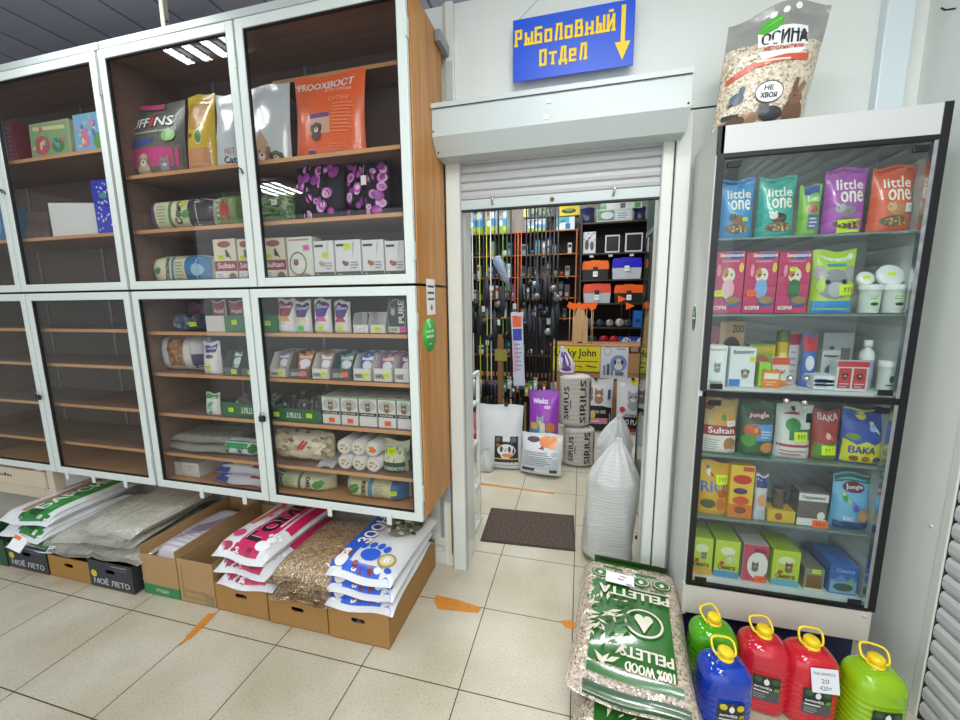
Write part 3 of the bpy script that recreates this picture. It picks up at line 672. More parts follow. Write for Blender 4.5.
# --- upper shelf, right door
pack('pouch', 'pet_food_bag', 'large white bag with a brown dog picture standing left of the orange bag', 'bag', 248, 291, 84, 154, U1, .40, .10, mat('#d3dadb', .25, coat=.8, bump=.3, bscale=9),
     [('dog', .45, .13, .05, '#b08a5e', '#8a6238'), ('p', [(.3, .22), (.42, .42), (.6, .24), (.5, .1)], '#c2a07a'), ('dog', .78, .08, .03, '#6f7350', '#4a4a36')], rx=-.06)
pack('pouch', 'litter_bag', 'big orange bag with white lettering, tallest on the upper shelf', 'bag', 293, 367, 73, 149, U1, .40, .11, mat('#f06a35', .35, coat=.5, bump=.25, bscale=9),
     [('tb', 'PROOХВОСТ', .06, .82, .86, .92, '#f7efe6'), ('t', 'для собак', .48, .76, .85, .81, '#f7e3d2'), ('r', .3, .44, .58, .50, '#6b5590'), ('r', .3, .26, .6, .44, '#d9a98a'), ('dog', .4, .33, .03, '#6a4a3a', '#4a3226'), ('lines', .62, .25, .92, .62, 9, '#f59a6c'), ('t', 'СУПЕР', .55, .64, .84, .69, '#f7b48a'), ('r', .28, .03, .38, .07, '#6a4a90'), ('lines', .58, .05, .85, .14, 3, '#f59a6c')], rx=-.07, seal=.06)
# --- second shelf
r, S, w, h = pack('pillow', 'hay_bag', 'purple and cream hay bag with a green leaf lying on the second shelf', 'hay bag', 153, 219, 198, 228, U2, .38, .13, '#d9d9b4',
     [('r', .02, .06, .2, .94, '#6a4a78'), ('r', .72, .06, .985, .94, '#3c3038'), ('tv', 'Сено', .52, .16, .62, .86, '#2b3a2a'), ('leaf', .68, .45, .028, '#4c9a3c', '#7cc05a'), ('r', .42, .05, .46, .95, '#5f8a6a'), ('lines', .24, .2, .4, .8, 6, '#9aa77c')], [(.64, .8, 'y')])
pack('pillow', 'hay_bag', 'green herb hay bag with a red oval logo behind the door edge', 'hay bag', 221, 246, 194, 226, U2, .39, .11, '#7d9a55', [('e', .5, .5, .2, .35, '#b23a3c'), ('lines', .1, .1, .3, .9, 5, '#dfe6c8')])
pack('pillow', 'hay_bag', 'dark green hay bale in clear film left of the patterned tote bags', 'hay bag', 254, 296, 192, 221, U2, .40, .12, grain_material('green_hay', [(0, '#2f5a2a'), (.5, '#4c7a3c'), (1, '#8fa866')], 90, stretch=(.3, 1, 1)), [], [(.72, .62, 'w')])
DOTC = ['#c04cb0', '#dc8ccc', '#a03a9c', '#e8c0e0', '#8a3a92']
def tote(px0, px1, y0, lab, dots, straps, n):
    r, S, w, h = pack('pouch', 'tote_bag', lab, 'tote bag', px0, px1, y0, 215, U2, .40, .10, mat('#1a1720', .7, bump=.3, bscale=40), [], [], 'patterned carrier totes on the second shelf', seal=.02)
    b = B(); b.v = []; R = random.Random(n)
    ops = []
    for i in range(dots):
        u, v = R.uniform(.08, .92), R.uniform(.06, .92); q = R.uniform(.014, .025)
        ops += [('e', u, v, q/w, q/h, DOTC[i % 5]), ('e', u+.01, v, q*.55/w, q*.55/h, DOTC[(i+3) % 5])]
    art(b, S, w, h, ops, lift=.001); b.done('printed_dots', r, label='pink and purple dotted print')
    b = B()
    for (a, c) in straps: 
        pts = [Vector(S(a[0]+(c[0]-a[0])*i/6, a[1]+(c[1]-a[1])*i/6, .012)) for i in range(7)]
        b.tube(pts, .006, mat('#14131a', .8), 6)
    b.done('strap', r)
tote(297, 346, 164, 'black tote with pink and purple circles, left one of the pair on the shelf', 26, [((.3, .05), (.3, .95)), ((.7, .05), (.62, .95)), ((.3, .5), (.5, .2)), ((.5, .2), (.75, .8))], 3)
tote(348, 392, 163, 'black tote with pink and purple circles and white hang tag, right of the pair', 30, [((.25, .05), (.3, .95)), ((.52, .05), (.45, .95)), ((.85, .3), (.5, .95))], 5)
p = at(364, 176, .375); B().box(-.013, .013, -.001, .001, -.04, .0, mat('#ecebe6', .5)).tube([(0, 0, 0), (0, .01, .05)], .0008, WHITE, 4).done('hang_tag', loc=(p.x, .368, p.z), label='white cardboard hang tag in front of the dotted tote', cat='tag')
# --- upper cabinet bottom
pack('pillow', 'bedding_bag', 'cream and blue wood shavings bag on the bottom of the upper cabinet', 'bedding bag', 156, 217, 255, 280, U3, .385, .12, '#dcdcb6',
     [('r', .66, .04, .985, .96, '#3f7fae'), ('leaf', .2, .5, .024, '#3f8a3c', '#8acb6a'), ('tv', 'Опилки', .32, .12, .4, .9, '#2a3a4a'), ('r', .43, .04, .47, .96, '#4c90a8'), ('lines', .5, .2, .64, .8, 6, '#8f9a7c'), ('e', .84, .5, .08, .2, '#9fc4da')])
def seed_box(px0, px1, y0, y1, lab, Y=.39):
    pack('box', 'seed_carton', lab, 'food box', px0, px1, y0, y1, U3, Y, .08, '#e9e2c4',
     [('r', 0, .30, 1, .52, '#96223a'), ('tb', 'Sultan', .14, .36, .9, .48, '#f6f1ea'), ('e', .5, .88, .3, .07, '#a83a3c'), ('r', 0, 0, .5, .3, '#efefea'), ('lines', .06, .05, .45, .26, 4, '#8a8f94'), ('e', .78, .14, .18, .12, '#7a6a3c'), ('bird', .62, .66, .018, '#3d3a2c', '#5a4a30')], [(.32, .6, 'y')], 'seed boxes with a dark red band', side='#c9bf9c')
seed_box(214, 237, 239, 279, 'cream seed box with dark red band, leftmost of the three')
seed_box(238, 252, 239, 278, 'cream seed box with dark red band behind the door frame edge')
seed_box(262, 286, 238, 276, 'cream seed box with dark red band just right of the door frames')
pack('box', 'seed_carton', 'pale green white box with a guinea pig picture and a pink tag', 'food box', 287, 313, 237, 276, U3, .39, .08, '#dfe3d3',
     [('rodent', .42, .42, .024, '#efe6da', '#7a5238'), ('ring', .42, .42, .34, .26, '#7a5a3a', .12), ('r', .1, .92, .9, .95, '#c9803c'), ('e', .7, .1, .28, .1, '#b9a66c'), ('dots', .45, .02, .95, .2, 24, .005, ['#8a6a3a', '#b58a3c', '#5a7a3c'])], [(.78, .76, 'p')])
CART = [(314, 334, 241, 'white treat box with a rabbit picture and yellow tag', '#b9a48a', [(.6, .66, 'y')]), (335, 361, 240, 'wide white treat box with a grey hamster picture and yellow tag', '#6a6360', [(.5, .84, 'y')]),
        (362, 384, 240, 'white treat box with a red brown squirrel picture', '#a8643a', []), (385, 405, 241, 'white treat box with a hamster picture, last before the right door frame', '#a05a38', [])]
for a, c, t, lb, col_, tg in CART:
    pack('box', 'treat_carton', lb, 'food box', a, c, t, 275, U3, .39, .09, '#e6e6e2',
         [('r', 0, .06, 1, .25, '#3c4f2c'), ('tb', 'Природа', .1, .1, .9, .2, '#e9efe0'), ('r', .06, .85, .5, .91, '#2f332e'), ('rodent', .38, .45, .013, col_, col_), ('lines', .6, .3, .95, .5, 3, '#7d8286'), ('p', [(.7, .6), (.78, .95), (.72, .95), (.68, .6)], '#b9bdb9')], tg)
# --- upper left cabinet
pack('box', 'picture_box', 'flat picture box with pink and green cartoon drawing, left of the pair', 'toy box', 28, 70, 121, 154, 2.42, .40, .05, '#a9b48c', [('r', .04, .06, .96, .94, '#8fae7e'), ('e', .3, .4, .2, .25, '#c2566a'), ('e', .7, .35, .16, .2, '#5a8a4c'), ('p', [(.1, .8), (.9, .75), (.9, .85), (.1, .9)], '#d9d6a0'), ('dots', .1, .1, .9, .9, 16, .015, ['#d96a7a', '#6fae7c', '#e6d58a', '#7a9ac0'])], rx=-.04)
pack('box', 'picture_box', 'flat picture box with blue and pink cartoon drawing, right of the pair', 'toy box', 72, 106, 112, 150, 2.42, .40, .05, '#86b6cc', [('r', .04, .06, .96, .94, '#7fb4d6'), ('e', .35, .4, .14, .25, '#cf7aa6'), ('e', .75, .3, .16, .2, '#6aa05a'), ('dots', .1, .1, .9, .9, 18, .014, ['#e98ab0', '#9fd0a0', '#f0e08a', '#5a7ac0'])], rx=-.04)
pack('box', 'toy_carton', 'narrow blue box at the far left of the upper shelf', 'toy box', -6, 5, 120, 158, 2.42, .40, .10, '#4f7890', [('e', .5, .5, .3, .3, '#7ab0c0')])
pack('box', 'toy_carton', 'narrow dark red box beside the blue one at the far left', 'toy box', 6, 14, 121, 157, 2.42, .40, .10, '#7a3038', [('lines', .2, .1, .8, .9, 8, '#b0606a')])
pack('box', 'white_carton', 'plain white box on the second shelf of the upper left cabinet', 'box', 49, 95, 203, 234, U2, .40, .16, '#dcddd8', [], side='#c6c3ba', shrink=.75, rz=.3)
pack('box', 'gift_carton', 'tall blue gift box with white dots on the second shelf', 'gift box', 94, 110, 180, 230, U2, .40, .10, '#2a2fc0', [('dots', .1, .04, .9, .96, 34, .006, ['#eef0ff', '#dfe4ff']), ('e', .6, .72, .25, .05, '#5aa07a')], rz=.08)
pack('pouch', 'paper_bag', 'brown crumpled paper bag behind the glass left of the white box', 'bag', 26, 50, 212, 236, U2, .44, .10, '#6a4c44', [], seal=.35)
pack('box', 'toy_carton', 'blue carton at the far left edge of the second shelf', 'box', -10, 4, 205, 238, U2, .40, .12, '#4a86b8', [('e', .5, .5, .3, .3, '#8ab8d8')])
# --- lower cabinet, shelf 1
A1, A2, A3, A4, A5 = 1.44, 1.205, .97, .73, .561
pack('pillow', 'camouflage_pouch', 'blue grey camouflage pouch at the left of the top treat shelf', 'pouch', 177, 206, 314, 329, A1, .38, .10, '#4a5468', [('dots', .05, .1, .95, .9, 50, .011, ['#2c3448', '#8a96a8', '#5f6c84', '#232a38'])], [(.82, .4, 'y')])
pack('pouch', 'treat_pouch', 'dull purple pouch leaning behind the camouflage pouch', 'treat pouch', 188, 206, 303, 318, A1, .50, .03, '#6e5a68', [('e', .5, .55, .3, .25, '#8a3a5a')])
def tray(name_, lab, px0, px1, yf, y1, z, Y, d, col_, hb=None, lo=.0, flip=None, tags=(), group=None, endc=None):
    L = at(px0, y1, Y); R_ = at(px1, y1, Y); w = (R_.x-L.x)*.97; h = at((px0+px1)/2, yf, Y).z-z
    r = empty(name_, ((L.x+R_.x)/2, Y+d/2, z+.0015), lab, 'display tray', group)
    paper_tray(r, w, h, hb or h, d, col_, 'carton_tray')
    S = S_box(w, h, d)
    b = B(); ops = []
    if endc: ops.append(('r', 0, 0, endc[0], 1, endc[1]))
    if flip:
        vs, fs = text_geo(flip[0], 0); u0, u1 = flip[1:3]
        for k, lay in enumerate(bolden(vs, .02)): b.add([S(u1-x*(u1-u0), .72-y*.42, .0014+.00015*k) for x, y in lay], fs, smat('#dfe9d8'))
    art(b, S, w, h, ops)
    if b.f: b.done('tray_print', r)
    for t in tags: price_tag(r, S, w, h, *t)
    return r, w, h
def pouch_in(tray_x, name, lab, w, h, d, loc, base, ops, rx=-.2, group=None, tags=()):
    r = empty(name, loc, lab, 'treat pouch', group, (rx, 0, rnd.uniform(-.06, .06)))
    b = B(); S = S_pouch(w, h, d, .1, rnd.uniform(0, 6)); wrap(b, S, smat(base), 8, 8); art(b, S, w, h, ops); b.done('bag_body', r)
    for t in tags: price_tag(r, S, w, h, *t)
    return r
GR = '#1f7a3c'
tray('display_tray', 'long green display tray with a white left end and yellow tags, top treat shelf', 206, 279, 316, 331, A1, .365, .12, GR, endc=(.27, '#d8d8cc'), tags=[(.42, .6, 'y'), (.63, .5, 'y'), (.88, .55, 'y')])
HEART = lambda c1, c2: [('r', .06, .30, .94, .94, c1), ('e', .3, .78, .2, .12, c1), ('tb', 'Деревенские', .12, .66, .88, .78, '#efe6f2'), ('p', [(.12, .3), (.88, .3), (.8, .42), (.5, .36), (.2, .42)], c2), ('lines', .15, .08, .85, .22, 3, '#9a9aa0')]
for i, (a, c) in enumerate(((213, 227), (230, 245))):
    pack('pouch', 'treat_pouch', 'small dark red treat pouch in the green tray, '+('left' if i == 0 else 'right')+' of the two', 'treat pouch', a, c, 301, 322, A1+.004, .40, .02, '#d8d0cc', [('r', .05, .3, .95, .95, '#9c2230'), ('tb', 'Angel', .12, .55, .88, .74, '#f1e6e0'), ('e', .5, .4, .3, .08, '#6a1420')])
ROW1 = [(278, 297, 299, '#9c2a3c', 'dark red and yellow', 'w'), (295, 313, 301, '#4a2f86', 'violet with cream base', 'g'), (314, 333, 299, '#4a2f92', 'violet with pink base', 'y'), (334, 352, 301, '#512a80', 'violet with red base, narrower', 'y')]
for i, (a, c, t, colr, nm, tg) in enumerate(ROW1):
    pack('pouch', 'treat_pouch', nm+' treat pouch in a white holder, '+('first', 'second', 'third', 'fourth')[i]+' of four', 'treat pouch', a+.8, c-.8, t, 332, A1, .372, .05, '#e4e2dc',
         [('r', .08, .36, .92, .95, '#efeee8'), ('e', .3, .80, .24, .13, colr), ('e', .7, .80, .24, .13, colr), ('p', [(.08, .8), (.92, .8), (.8, .5), (.5, .42), (.2, .5)], colr), ('tb', 'Деревня', .16, .70, .86, .82, '#f0e8f4'), ('p', [(.15, .34), (.85, .34), (.7, .48), (.3, .48)], ('#e0a83c', '#e8d890', '#d8589a', '#c8323c')[i]), ('r', .05, .05, .95, .28, '#e0dfd6')], [(.5, .14, tg)])
for a, c, t, lb, tg, dk in ((353, 369, 303, 'white cardboard holder with one dark pouch inside', 'w', True), (370, 386, 304, 'nearly empty white cardboard holder', 'y', False)):
    r, w, h = tray('display_holder', lb+' on the top treat shelf', a, c, 325, 332, A1, .372, .08, '#dedcd4', hb=.10, tags=[(.5, .5, tg)])
    if dk: pouch_in(None, 'treat_pouch', 'narrow dark green pouch standing in the white holder', w*.5, .095, .02, (r.location.x+w*.2, .43, A1+.004), '#2f3a30', [('e', .5, .6, .3, .15, '#8a3a30')])
pack('box', 'food_pouch', 'black pack with vertical white lettering and pink tag on the top treat shelf', 'treat pouch', 387, 407, 299, 333, A1, .372, .06, '#2a2c2a', [('tv', 'PURE', .58, .3, .88, .94, '#e8eae2'), ('cat', .3, .68, .013, '#a8aaa4', '#d8d8d0'), ('ring', .5, .5, .49, .49, '#b8c49a', .04), ('r', .04, .04, .96, .2, '#c8cfae'), ('tb', 'LUXE', .08, .08, .5, .16, '#30342c')], [(.8, .12, 'p')])
# --- shelf 2
pack('pillow', 'pet_food_bag', 'big white and brown clear-fronted food bag at the left of the second treat shelf', 'bag', 166, 213, 336, 369, A2, .40, .14, '#d7d5d2',
     [('r', .0, .05, .28, .95, '#e2e1e4'), ('r', .3, .1, .62, .95, '#9a6a3a'), ('dots', .32, .12, .6, .9, 40, .012, ['#7d4f26', '#b5824a', '#c79a66']), ('paw', .14, .68, .02, '#4a4f80'), ('paw', .14, .28, .02, '#4a4f80'), ('r', .66, .35, .78, .75, '#e8e6d8'), ('r', .8, .1, .98, .5, '#41415f'), ('r', 0, 0, 1, .16, '#e3d2c8')])
PNAME = {'#2f9c4a': 'green and white', '#c0323c': 'red and white', '#7b6ab0': 'pale violet', '#e07a1e': 'orange and white', '#c9a06a': 'brown and white', '#2fa0a8': 'teal and white', '#3558c0': 'blue and white', '#a858b8': 'bright purple', '#8a3a7a': 'dull purple'}
def slant_tray(lab, a, c, yf, y1, z, colr, pc, ops, tg, nm='treat pouches', body='#dcd9cc', word=None, dark=False):
    r, w, h = tray('display_tray', lab, a+.5, c-.5, yf, y1, z, .365, .18, body, hb=min(.15, .13), tags=[(.72, .5, tg)] if tg else [])
    if word:
        b = B(); S = S_box(w, h, .18); art(b, S, w, h, [('tb', word, .08, .2, .6, .6, '#3a352e' if not dark else '#d8d4c8')]); b.done('tray_print', r)
    for i in range(3):
        pouch_in(None, 'treat_pouch', PNAME[pc]+' treat pouch, '+('front', 'middle', 'rear')[i]+' one in its slanted tray', w*.8, .115, .022, (r.location.x, .405+.05*i, z+.008+.004*i), pc, ops, rx=-.3)
    return r
PO = [('e', .5, .55, .35, .2, '#e9e9ee'), ('r', .1, .8, .9, .92, '#f0f0f0'), ('e', .5, .3, .2, .12, '#d8d4c0')]
pack('pouch', 'treat_pouch', 'white pouch with a violet heart label and round yellow tag on the second treat shelf', 'treat pouch', 205, 222, 342, 373, A2, .365, .07, '#e2e2de', [('e', .35, .84, .2, .08, '#4f3290'), ('p', [(.2, .84), (.9, .92), (.85, .68), (.3, .66)], '#4f3290'), ('tb', 'Гурман', .28, .76, .84, .84, '#eee'), ('e', .55, .55, .25, .06, '#7a5a4a')], [(.5, .22, 'y')], side='#c9c5bc')
slant_tray('green and white dental treat tray on the second treat shelf', 223, 240, 368, 375, A2, '#333', '#2f9c4a', PO, 'y', dark=True, body='#4a4a44')
slant_tray('red and white snack tray beside the door frame on the second treat shelf', 241, 256, 369, 376, A2, '#333', '#c0323c', PO, 'y', dark=True, body='#4a4642')
T2 = [(270, 287, 'white snack tray with violet pouches, leftmost behind the right door', '#7b6ab0', '#dcd9cc', 'y'), (289, 311, 'dark tray of orange and white stick pouches', '#e07a1e', '#4a4038', 'o'), (312, 330, 'cut-front white tray of brown and white pouches', '#c9a06a', '#dfdcd0', 'y'), (331, 352, 'dark tray of teal and white pouches', '#2fa0a8', '#3a4038', 'o'),
      (353, 372, 'white tray with blue and white pouches', '#3558c0', '#dfdcd0', 'y'), (373, 393, 'white tray with bright purple pouches', '#a858b8', '#dfdcd0', 'y'), (394, 411, 'white tray with dull purple pouches at the right end', '#8a3a7a', '#dfdcd0', '')]
for i, (a, c, lb, pc, body, tg) in enumerate(T2):
    slant_tray(lb, a, c, 369, 379+i*.5, A2, pc, pc, [('e', .5, .55, .35, .2, '#eef0f4'), ('r', .08, .78, .92, .92, ('#f4f4f4', '#f4d8b0')[i % 2]), ('e', .4, .3, .2, .1, ('#f0c020', '#ffffff', '#d8b890')[i % 3])], tg, body=body, word='МНЯМС' if i not in (1, 3) else 'DENTAL', dark=i in (1, 3))
# --- shelf 3
def green_box(a, c, lab, yt, n, tags, u):
    r, w, h = tray('display_tray', lab, a, c, 404 if a < 240 else 409.5, 417 if a < 240 else 423, A3, .365, .22, '#146a38', flip=('TiTBiT', u[0], u[1]), tags=tags)
    R = random.Random(n)
    for i in range(n):
        x = r.location.x-w/2+w*(.14+.72*((i % 6)+.3*R.random())/5.6); y = .40+.055*(i//6)
        q = empty('treat_pouch', (x, y, A3+.004+.01*(i//6)), ('dark foil chew pouch in the '+('left' if a < 240 else 'right')+' green box'), 'treat pouch', 'dark foil chew pouches in the '+('left' if a < 240 else 'right')+' green box', (-.25+R.uniform(-.06, .06), R.uniform(-.08, .08), R.uniform(-.2, .2)))
        b = B(); S = S_pouch(w/6.2, .1+R.uniform(0, .012), .02, .1, R.random()*6); wrap(b, S, mat('#2a2328', .3, coat=.5), 6, 8)
        art(b, S, w/6.2, .1, [('e', .5, .7, .2, .08, ('#b8b4b0', '#7a2a3c', '#5a6a5a')[i % 3]), ('r', .2, .35, .8, .5, ('#4a2a3a', '#8a8486', '#3a4a3c')[i % 3])]); b.done('bag_body', q)
green_box(222, 279, 'dark green display box with upside-down lettering behind the middle lower door', 0, 12, [(.18, .5, 'y'), (.75, .55, 'y')], (.35, .62))
pack('pouch', 'treat_pouch', 'green and white leaf-patterned pouch at the left end of the dark green box', 'treat pouch', 207, 221, 393, 415, A3, .365, .05, '#dfe6dc', [('r', .05, .75, .95, .95, '#35a04a'), ('leaf', .5, .5, .018, '#35a04a', '#eef'), ('leaf', .5, .12, .016, '#2f9a44', '#eef'), ('lines', .2, .25, .8, .4, 3, '#5a9a6a')])
green_box(273, 323, 'dark green display box piled with dark chews behind the right lower door', 0, 18, [(.09, .5, 'y'), (.76, .55, 'y')], (.28, .6))
CATS = [(322, 340, 'o'), (341, 358, 'o'), (359, 377, ''), (378, 396, 'o'), (397, 411, '')]
for i, (a, c, tg) in enumerate(CATS):
    pack('box', 'cat_food_carton', 'white carton with a tabby cat face and black band, '+('first', 'second', 'third', 'fourth', 'fifth')[i]+' from the left of five', 'food box', a, c, 396.5+i*.9, 426+i*1.4, A3, .37, .16, '#e4e4de',
         [('e', .5, .72, .46, .2, '#b9c2b2'), ('cat', .5, .72, .016, '#8a6c4e', '#ddd0bc'), ('r', 0, .36, 1, .48, '#24261f'), ('tb', 'NATURE', .12, .39, .88, .45, '#dfe0d4'), ('r', 0, .96, 1, 1, '#7ab05a')], [(.55, .16, tg)] if tg else [], 'white cartons with tabby cat faces', side='#cfcfc6')
# --- shelf 4
GREYG = grain_material('grey_granules', [(0, '#8a887e'), (.5, '#a8a598'), (1, '#bdbaad')], 260)
def lying_sack(name, lab, cat, x, y, z, w, l, t, base, ops=(), rz=0, group=None, side=None, ex=10., seal=.05, ph=None, rx=0, tags=(), top_art=True):
    r = empty(name, (x, y, z), lab, cat, group, (rx, 0, rz)); ph = rnd.uniform(0, 6) if ph is None else ph
    def S(u, v, off, sd=-1):
        u = min(1, max(0, u)); v = min(1, max(0, v)); a = max(0, 1-abs(2*u-1)**ex)**.5; e = 0 if v < seal or v > 1-seal else max(0, 1-abs(2*(v-seal)/(1-2*seal)-1)**(ex*.8))**.5
        q = a*e; zt = t/2+t/2*q*(1 if sd < 0 else -1)+(off if sd < 0 else -off)+.001
        if sd < 0: zt += t*.05*math.sin(5*u+ph)*math.sin(9*v+ph)*q
        flange = (1 if v < .5 else 1)*(1-e)
        return ((u-.5)*w*(1+.012*math.sin(9*v+ph)), (v-.5)*l+.006*math.sin(7*u+ph)*flange, zt-t*.22*flange*abs(2*v-1)+(.003*math.sin(8*u+ph) if flange > .5 else 0))
    b = B(); m_ = smat(base)
    n1, n2 = 16, 24
    for sd in (-1, 1):
        vs = [S(i/n1, j/n2, 0, sd) for j in range(n2+1) for i in range(n1+1)]
        fs = [(j*(n1+1)+i, j*(n1+1)+i+1, (j+1)*(n1+1)+i+1, (j+1)*(n1+1)+i) for j in range(n2) for i in range(n1)]
        if sd > 0: fs = [f[::-1] for f in fs]
        b.add(vs, fs, m_, True)
    ring = [(i/n1, 0) for i in range(n1)]+[(1, j/n2) for j in range(n2)]+[(1-i/n1, 1) for i in range(n1)]+[(0, 1-j/n2) for j in range(n2)]
    n = len(ring); b.add([S(u, v, 0, -1) for u, v in ring]+[S(u, v, 0, 1) for u, v in ring], [(i, n+i, n+(i+1) % n, (i+1) % n) for i in range(n)], m_, True)
    art(b, S, w, l, ops, lift=.002, fine=.022); b.done('bag_body', r)
    for tg in tags: price_tag(r, S, w, l, *tg)
    return r, S
xg = at(205, 440, .45).x
lying_sack('granule_bag', 'clear bag of grey granules, bottom of the two on the fourth treat shelf', 'granule bag', xg, .50, A4, .46, .26, .045, GREYG, group=None)
lying_sack('granule_bag', 'clear bag of grey granules, top of the two on the fourth treat shelf', 'granule bag', xg+.02, .51, A4+.046, .42, .25, .05, GREYG, rz=.06)
pack('pillow', 'litter_roll', 'rolled white bag with green paw prints behind the door frame on the fourth shelf', 'bag', 229, 263, 441, 459, A4, .38, .12, '#dfe4e2', [('r', .0, .55, 1, .95, '#1f9a4c'), ('paw', .2, .35, .03, '#15803c'), ('paw', .6, .4, .03, '#15803c'), ('e', .9, .5, .08, .3, '#15803c')])
BONE = grain_material('pale_bone_chips', [(0, '#8a6a4a'), (.35, '#d9cba6'), (1, '#efe6cc')], 55, stretch=(.5, 1, 1))
pack('pillow', 'bone_snack_bag', 'clear bag of pale chews with red print on the fourth shelf', 'bag', 278, 336, 433, 466, A4, .38, .16, BONE, [('r', .0, .05, .2, .2, '#b8442c'), ('p', [(.5, .5), (.62, .8), (.66, .78), (.56, .48)], '#b83a30'), ('p', [(.56, .5), (.68, .78), (.72, .75), (.62, .48)], '#b83a30'), ('r', .35, .06, .5, .14, '#b8442c')])
p = at(330, 462, .40)
lying_sack('clear_plastic_bag', 'empty clear plastic bag hanging over the shelf edge left of the rolls', 'plastic bag', p.x, .45, A4, .10, .2, .03, FILMD)
for i, (px, py) in enumerate(((344, 463), (359, 465), (374, 466.5), (344, 446.5), (359, 448), (374, 449.5))):
    q = at(px, py, .37); rr = .040; bx = at(359, 465, .37).x+(px-359)/15*.0815; z_ = A4+.0415 + (.0815 if i > 2 else 0)
    r = empty('paper_roll', (bx, .47, z_), 'white round tube with printed end cap, '+('left', 'middle', 'right')[i % 3]+' of the '+('lower' if i < 3 else 'upper')+' row', 'tube', 'white tubes stacked two high')
    Mr = Matrix.Rotation(math.pi/2, 4, 'X')
    b = B(); b.lathe([(rr, -.1), (rr, .1)], mat('#d9d7d0', .5), 26, Mr); b.done('tube_body', r)
    def SC_(u, v, off): return ((u-.5)*2*rr, -.1-off, (v-.5)*2*rr)
    b = B(); art(b, SC_, 2*rr, 2*rr, [('e', .5, .5, .47, .47, '#e9e6dd'), ('ring', .5, .5, .44, .44, '#8fb07a', .06), ('dots', .25, .25, .75, .72, 14, .005, ['#d8a838', '#b85a3a', '#e0c060', '#6a5a3a'])]+([('e', .5, .45, .2, .2, '#f07a1e')] if i == 5 else []))
    b.done('end_cap', r, label='printed end cap with small food picture')
pack('pouch', 'rice_cake_bag', 'green labelled clear bag with white sticks and a yellow tag, fourth shelf', 'bag', 384, 411, 440, 475, A4, .38, .12, '#c8cdb0', [('r', 0, 0, 1, .36, '#1a4a30'), ('dots', .05, .4, .95, .8, 30, .012, ['#e2dfc8', '#cfd0b0', '#8a9a6a']), ('tb', 'ЗООЛАКОМСТВО', .06, .1, .94, .22, '#dfe8d4')], [(.4, .66, 'y', .05, .034)], seal=.16)
# --- bottom
for i, (a, c) in enumerate(((168, 181), (182, 200))):
    pack('box', 'white_carton', 'plain white tall box on the cabinet floor, '+('left' if i == 0 else 'right')+' of two', 'box', a, c, 462+i*1.5, 485+i*3, A5, .40, .2, '#e4e2da', [('t', '250', .3, .7, .7, .78, '#4a4c50'), ('t', '8', .42, .48, .56, .56, '#4a4c50')] if i else [])
for i, (x, z_, lb) in enumerate(((1.31, A5, 'lower'), (1.33, A5+.062, 'upper'))):
    lying_sack('pet_food_bag', 'red and white foil bag with blue corner, '+lb+' of two on the cabinet floor', 'bag', x, .495, z_, .38, .28, .06, mat('#d9d8dc', .3, coat=.6, bump=.4, bscale=20),
        [('r', 0, .0, .25, .5, '#3a4aa8'), ('e', .18, .6, .12, .16, '#e8ecdc'), ('leaf', .18, .6, .025, '#3a7a3c', '#9ac07a'), ('p', [(.25, .2), (.55, .15), (.75, .95), (.3, .95)], '#a8283c'), ('p', [(.62, .1), (.95, .1), (.95, .7), (.75, .6)], '#b02a34'), ('tb', 'АВАНС', .6, .2, .92, .5, '#e8c8c0')], rz=-.05, ex=6)
pack('pillow', 'hay_bag', 'cream hay bag with purple end lying on the lower cabinet floor', 'hay bag', 281, 338, 473, 500, A5, .38, .16, '#d5d6ae', [('r', .01, .05, .22, .95, '#5a4a60'), ('tv', 'Сено', .60, .14, .70, .86, '#2b3a2a'), ('leaf', .82, .5, .034, '#4c9a3c', '#7cc05a'), ('r', .49, .05, .54, .95, '#5d6a5a'), ('lines', .26, .2, .46, .8, 7, '#9aa77c')], [(.85, .14, 'y')])
pack('pillow', 'bedding_bag', 'cream wood shavings bag with blue end lying on the lower cabinet floor', 'bedding bag', 349, 413, 479, 508, A5, .38, .16, '#dbd7a8', [('r', .0, .04, .07, .96, '#3f7fae'), ('leaf', .2, .5, .036, '#3f8a3c', '#8acb6a'), ('tv', 'Опилки', .30, .12, .40, .88, '#2a3a4a'), ('r', .43, .04, .5, .96, '#4c90a8'), ('lines', .53, .2, .7, .8, 7, '#8f9a7c'), ('r', .78, .04, .99, .96, '#3f6f9e')], [(.82, .5, 'y')])
# ------------------------------------------------------------------ glass showcase on the right
X0, X1, YF, YB = 3.622, 4.308, .40, .70
GP = mat('#c7cbc8', .4); FAS = mat('#cbc6bd', .45); GREYIN = mat('#c3c7c8', .5)
SHZ = [1.822, 1.529, 1.232, .94, .659, .372]
r = empty('display_showcase', (0, 0, 0), 'tall white showcase with black framed glass doors full of small pet goods', 'showcase')
b = B(); b.prism([(YF+.004, .2), (YB, .2), (YB, 2.215), (YF+.004, 2.222)], 'X', X0, X0+.016, GP); sp_ = b.done('side_panel', r, label='light grey left side panel')
B().box(X1-.016, X1, YF+.004, YB, .2, 2.22, GP).done('side_panel', r); B().box(X0+.016, X1-.016, YB-.008, YB, .2, 2.22, GREYIN).done('back_panel', r)
B().box(X0+.016, X1-.016, YF+.002, YB, 2.20, 2.22, GP).done('top_panel', r)
B().box(X0+.012, X1-.005, YF-.004, YF+.014, 2.122, 2.22, mat('#c3c6c5', .4), bev=.002).done('top_fascia', r)
B().box(X0-.004, X1-.008, YF-.004, YF+.02, .215, .352, FAS, bev=.002).done('bottom_fascia', r)
B().box(X0+.02, X1-.02, YF+.05, YB, 0, .215, mat('#1d2350', .5)).done('base', r, label='dark navy recessed base')
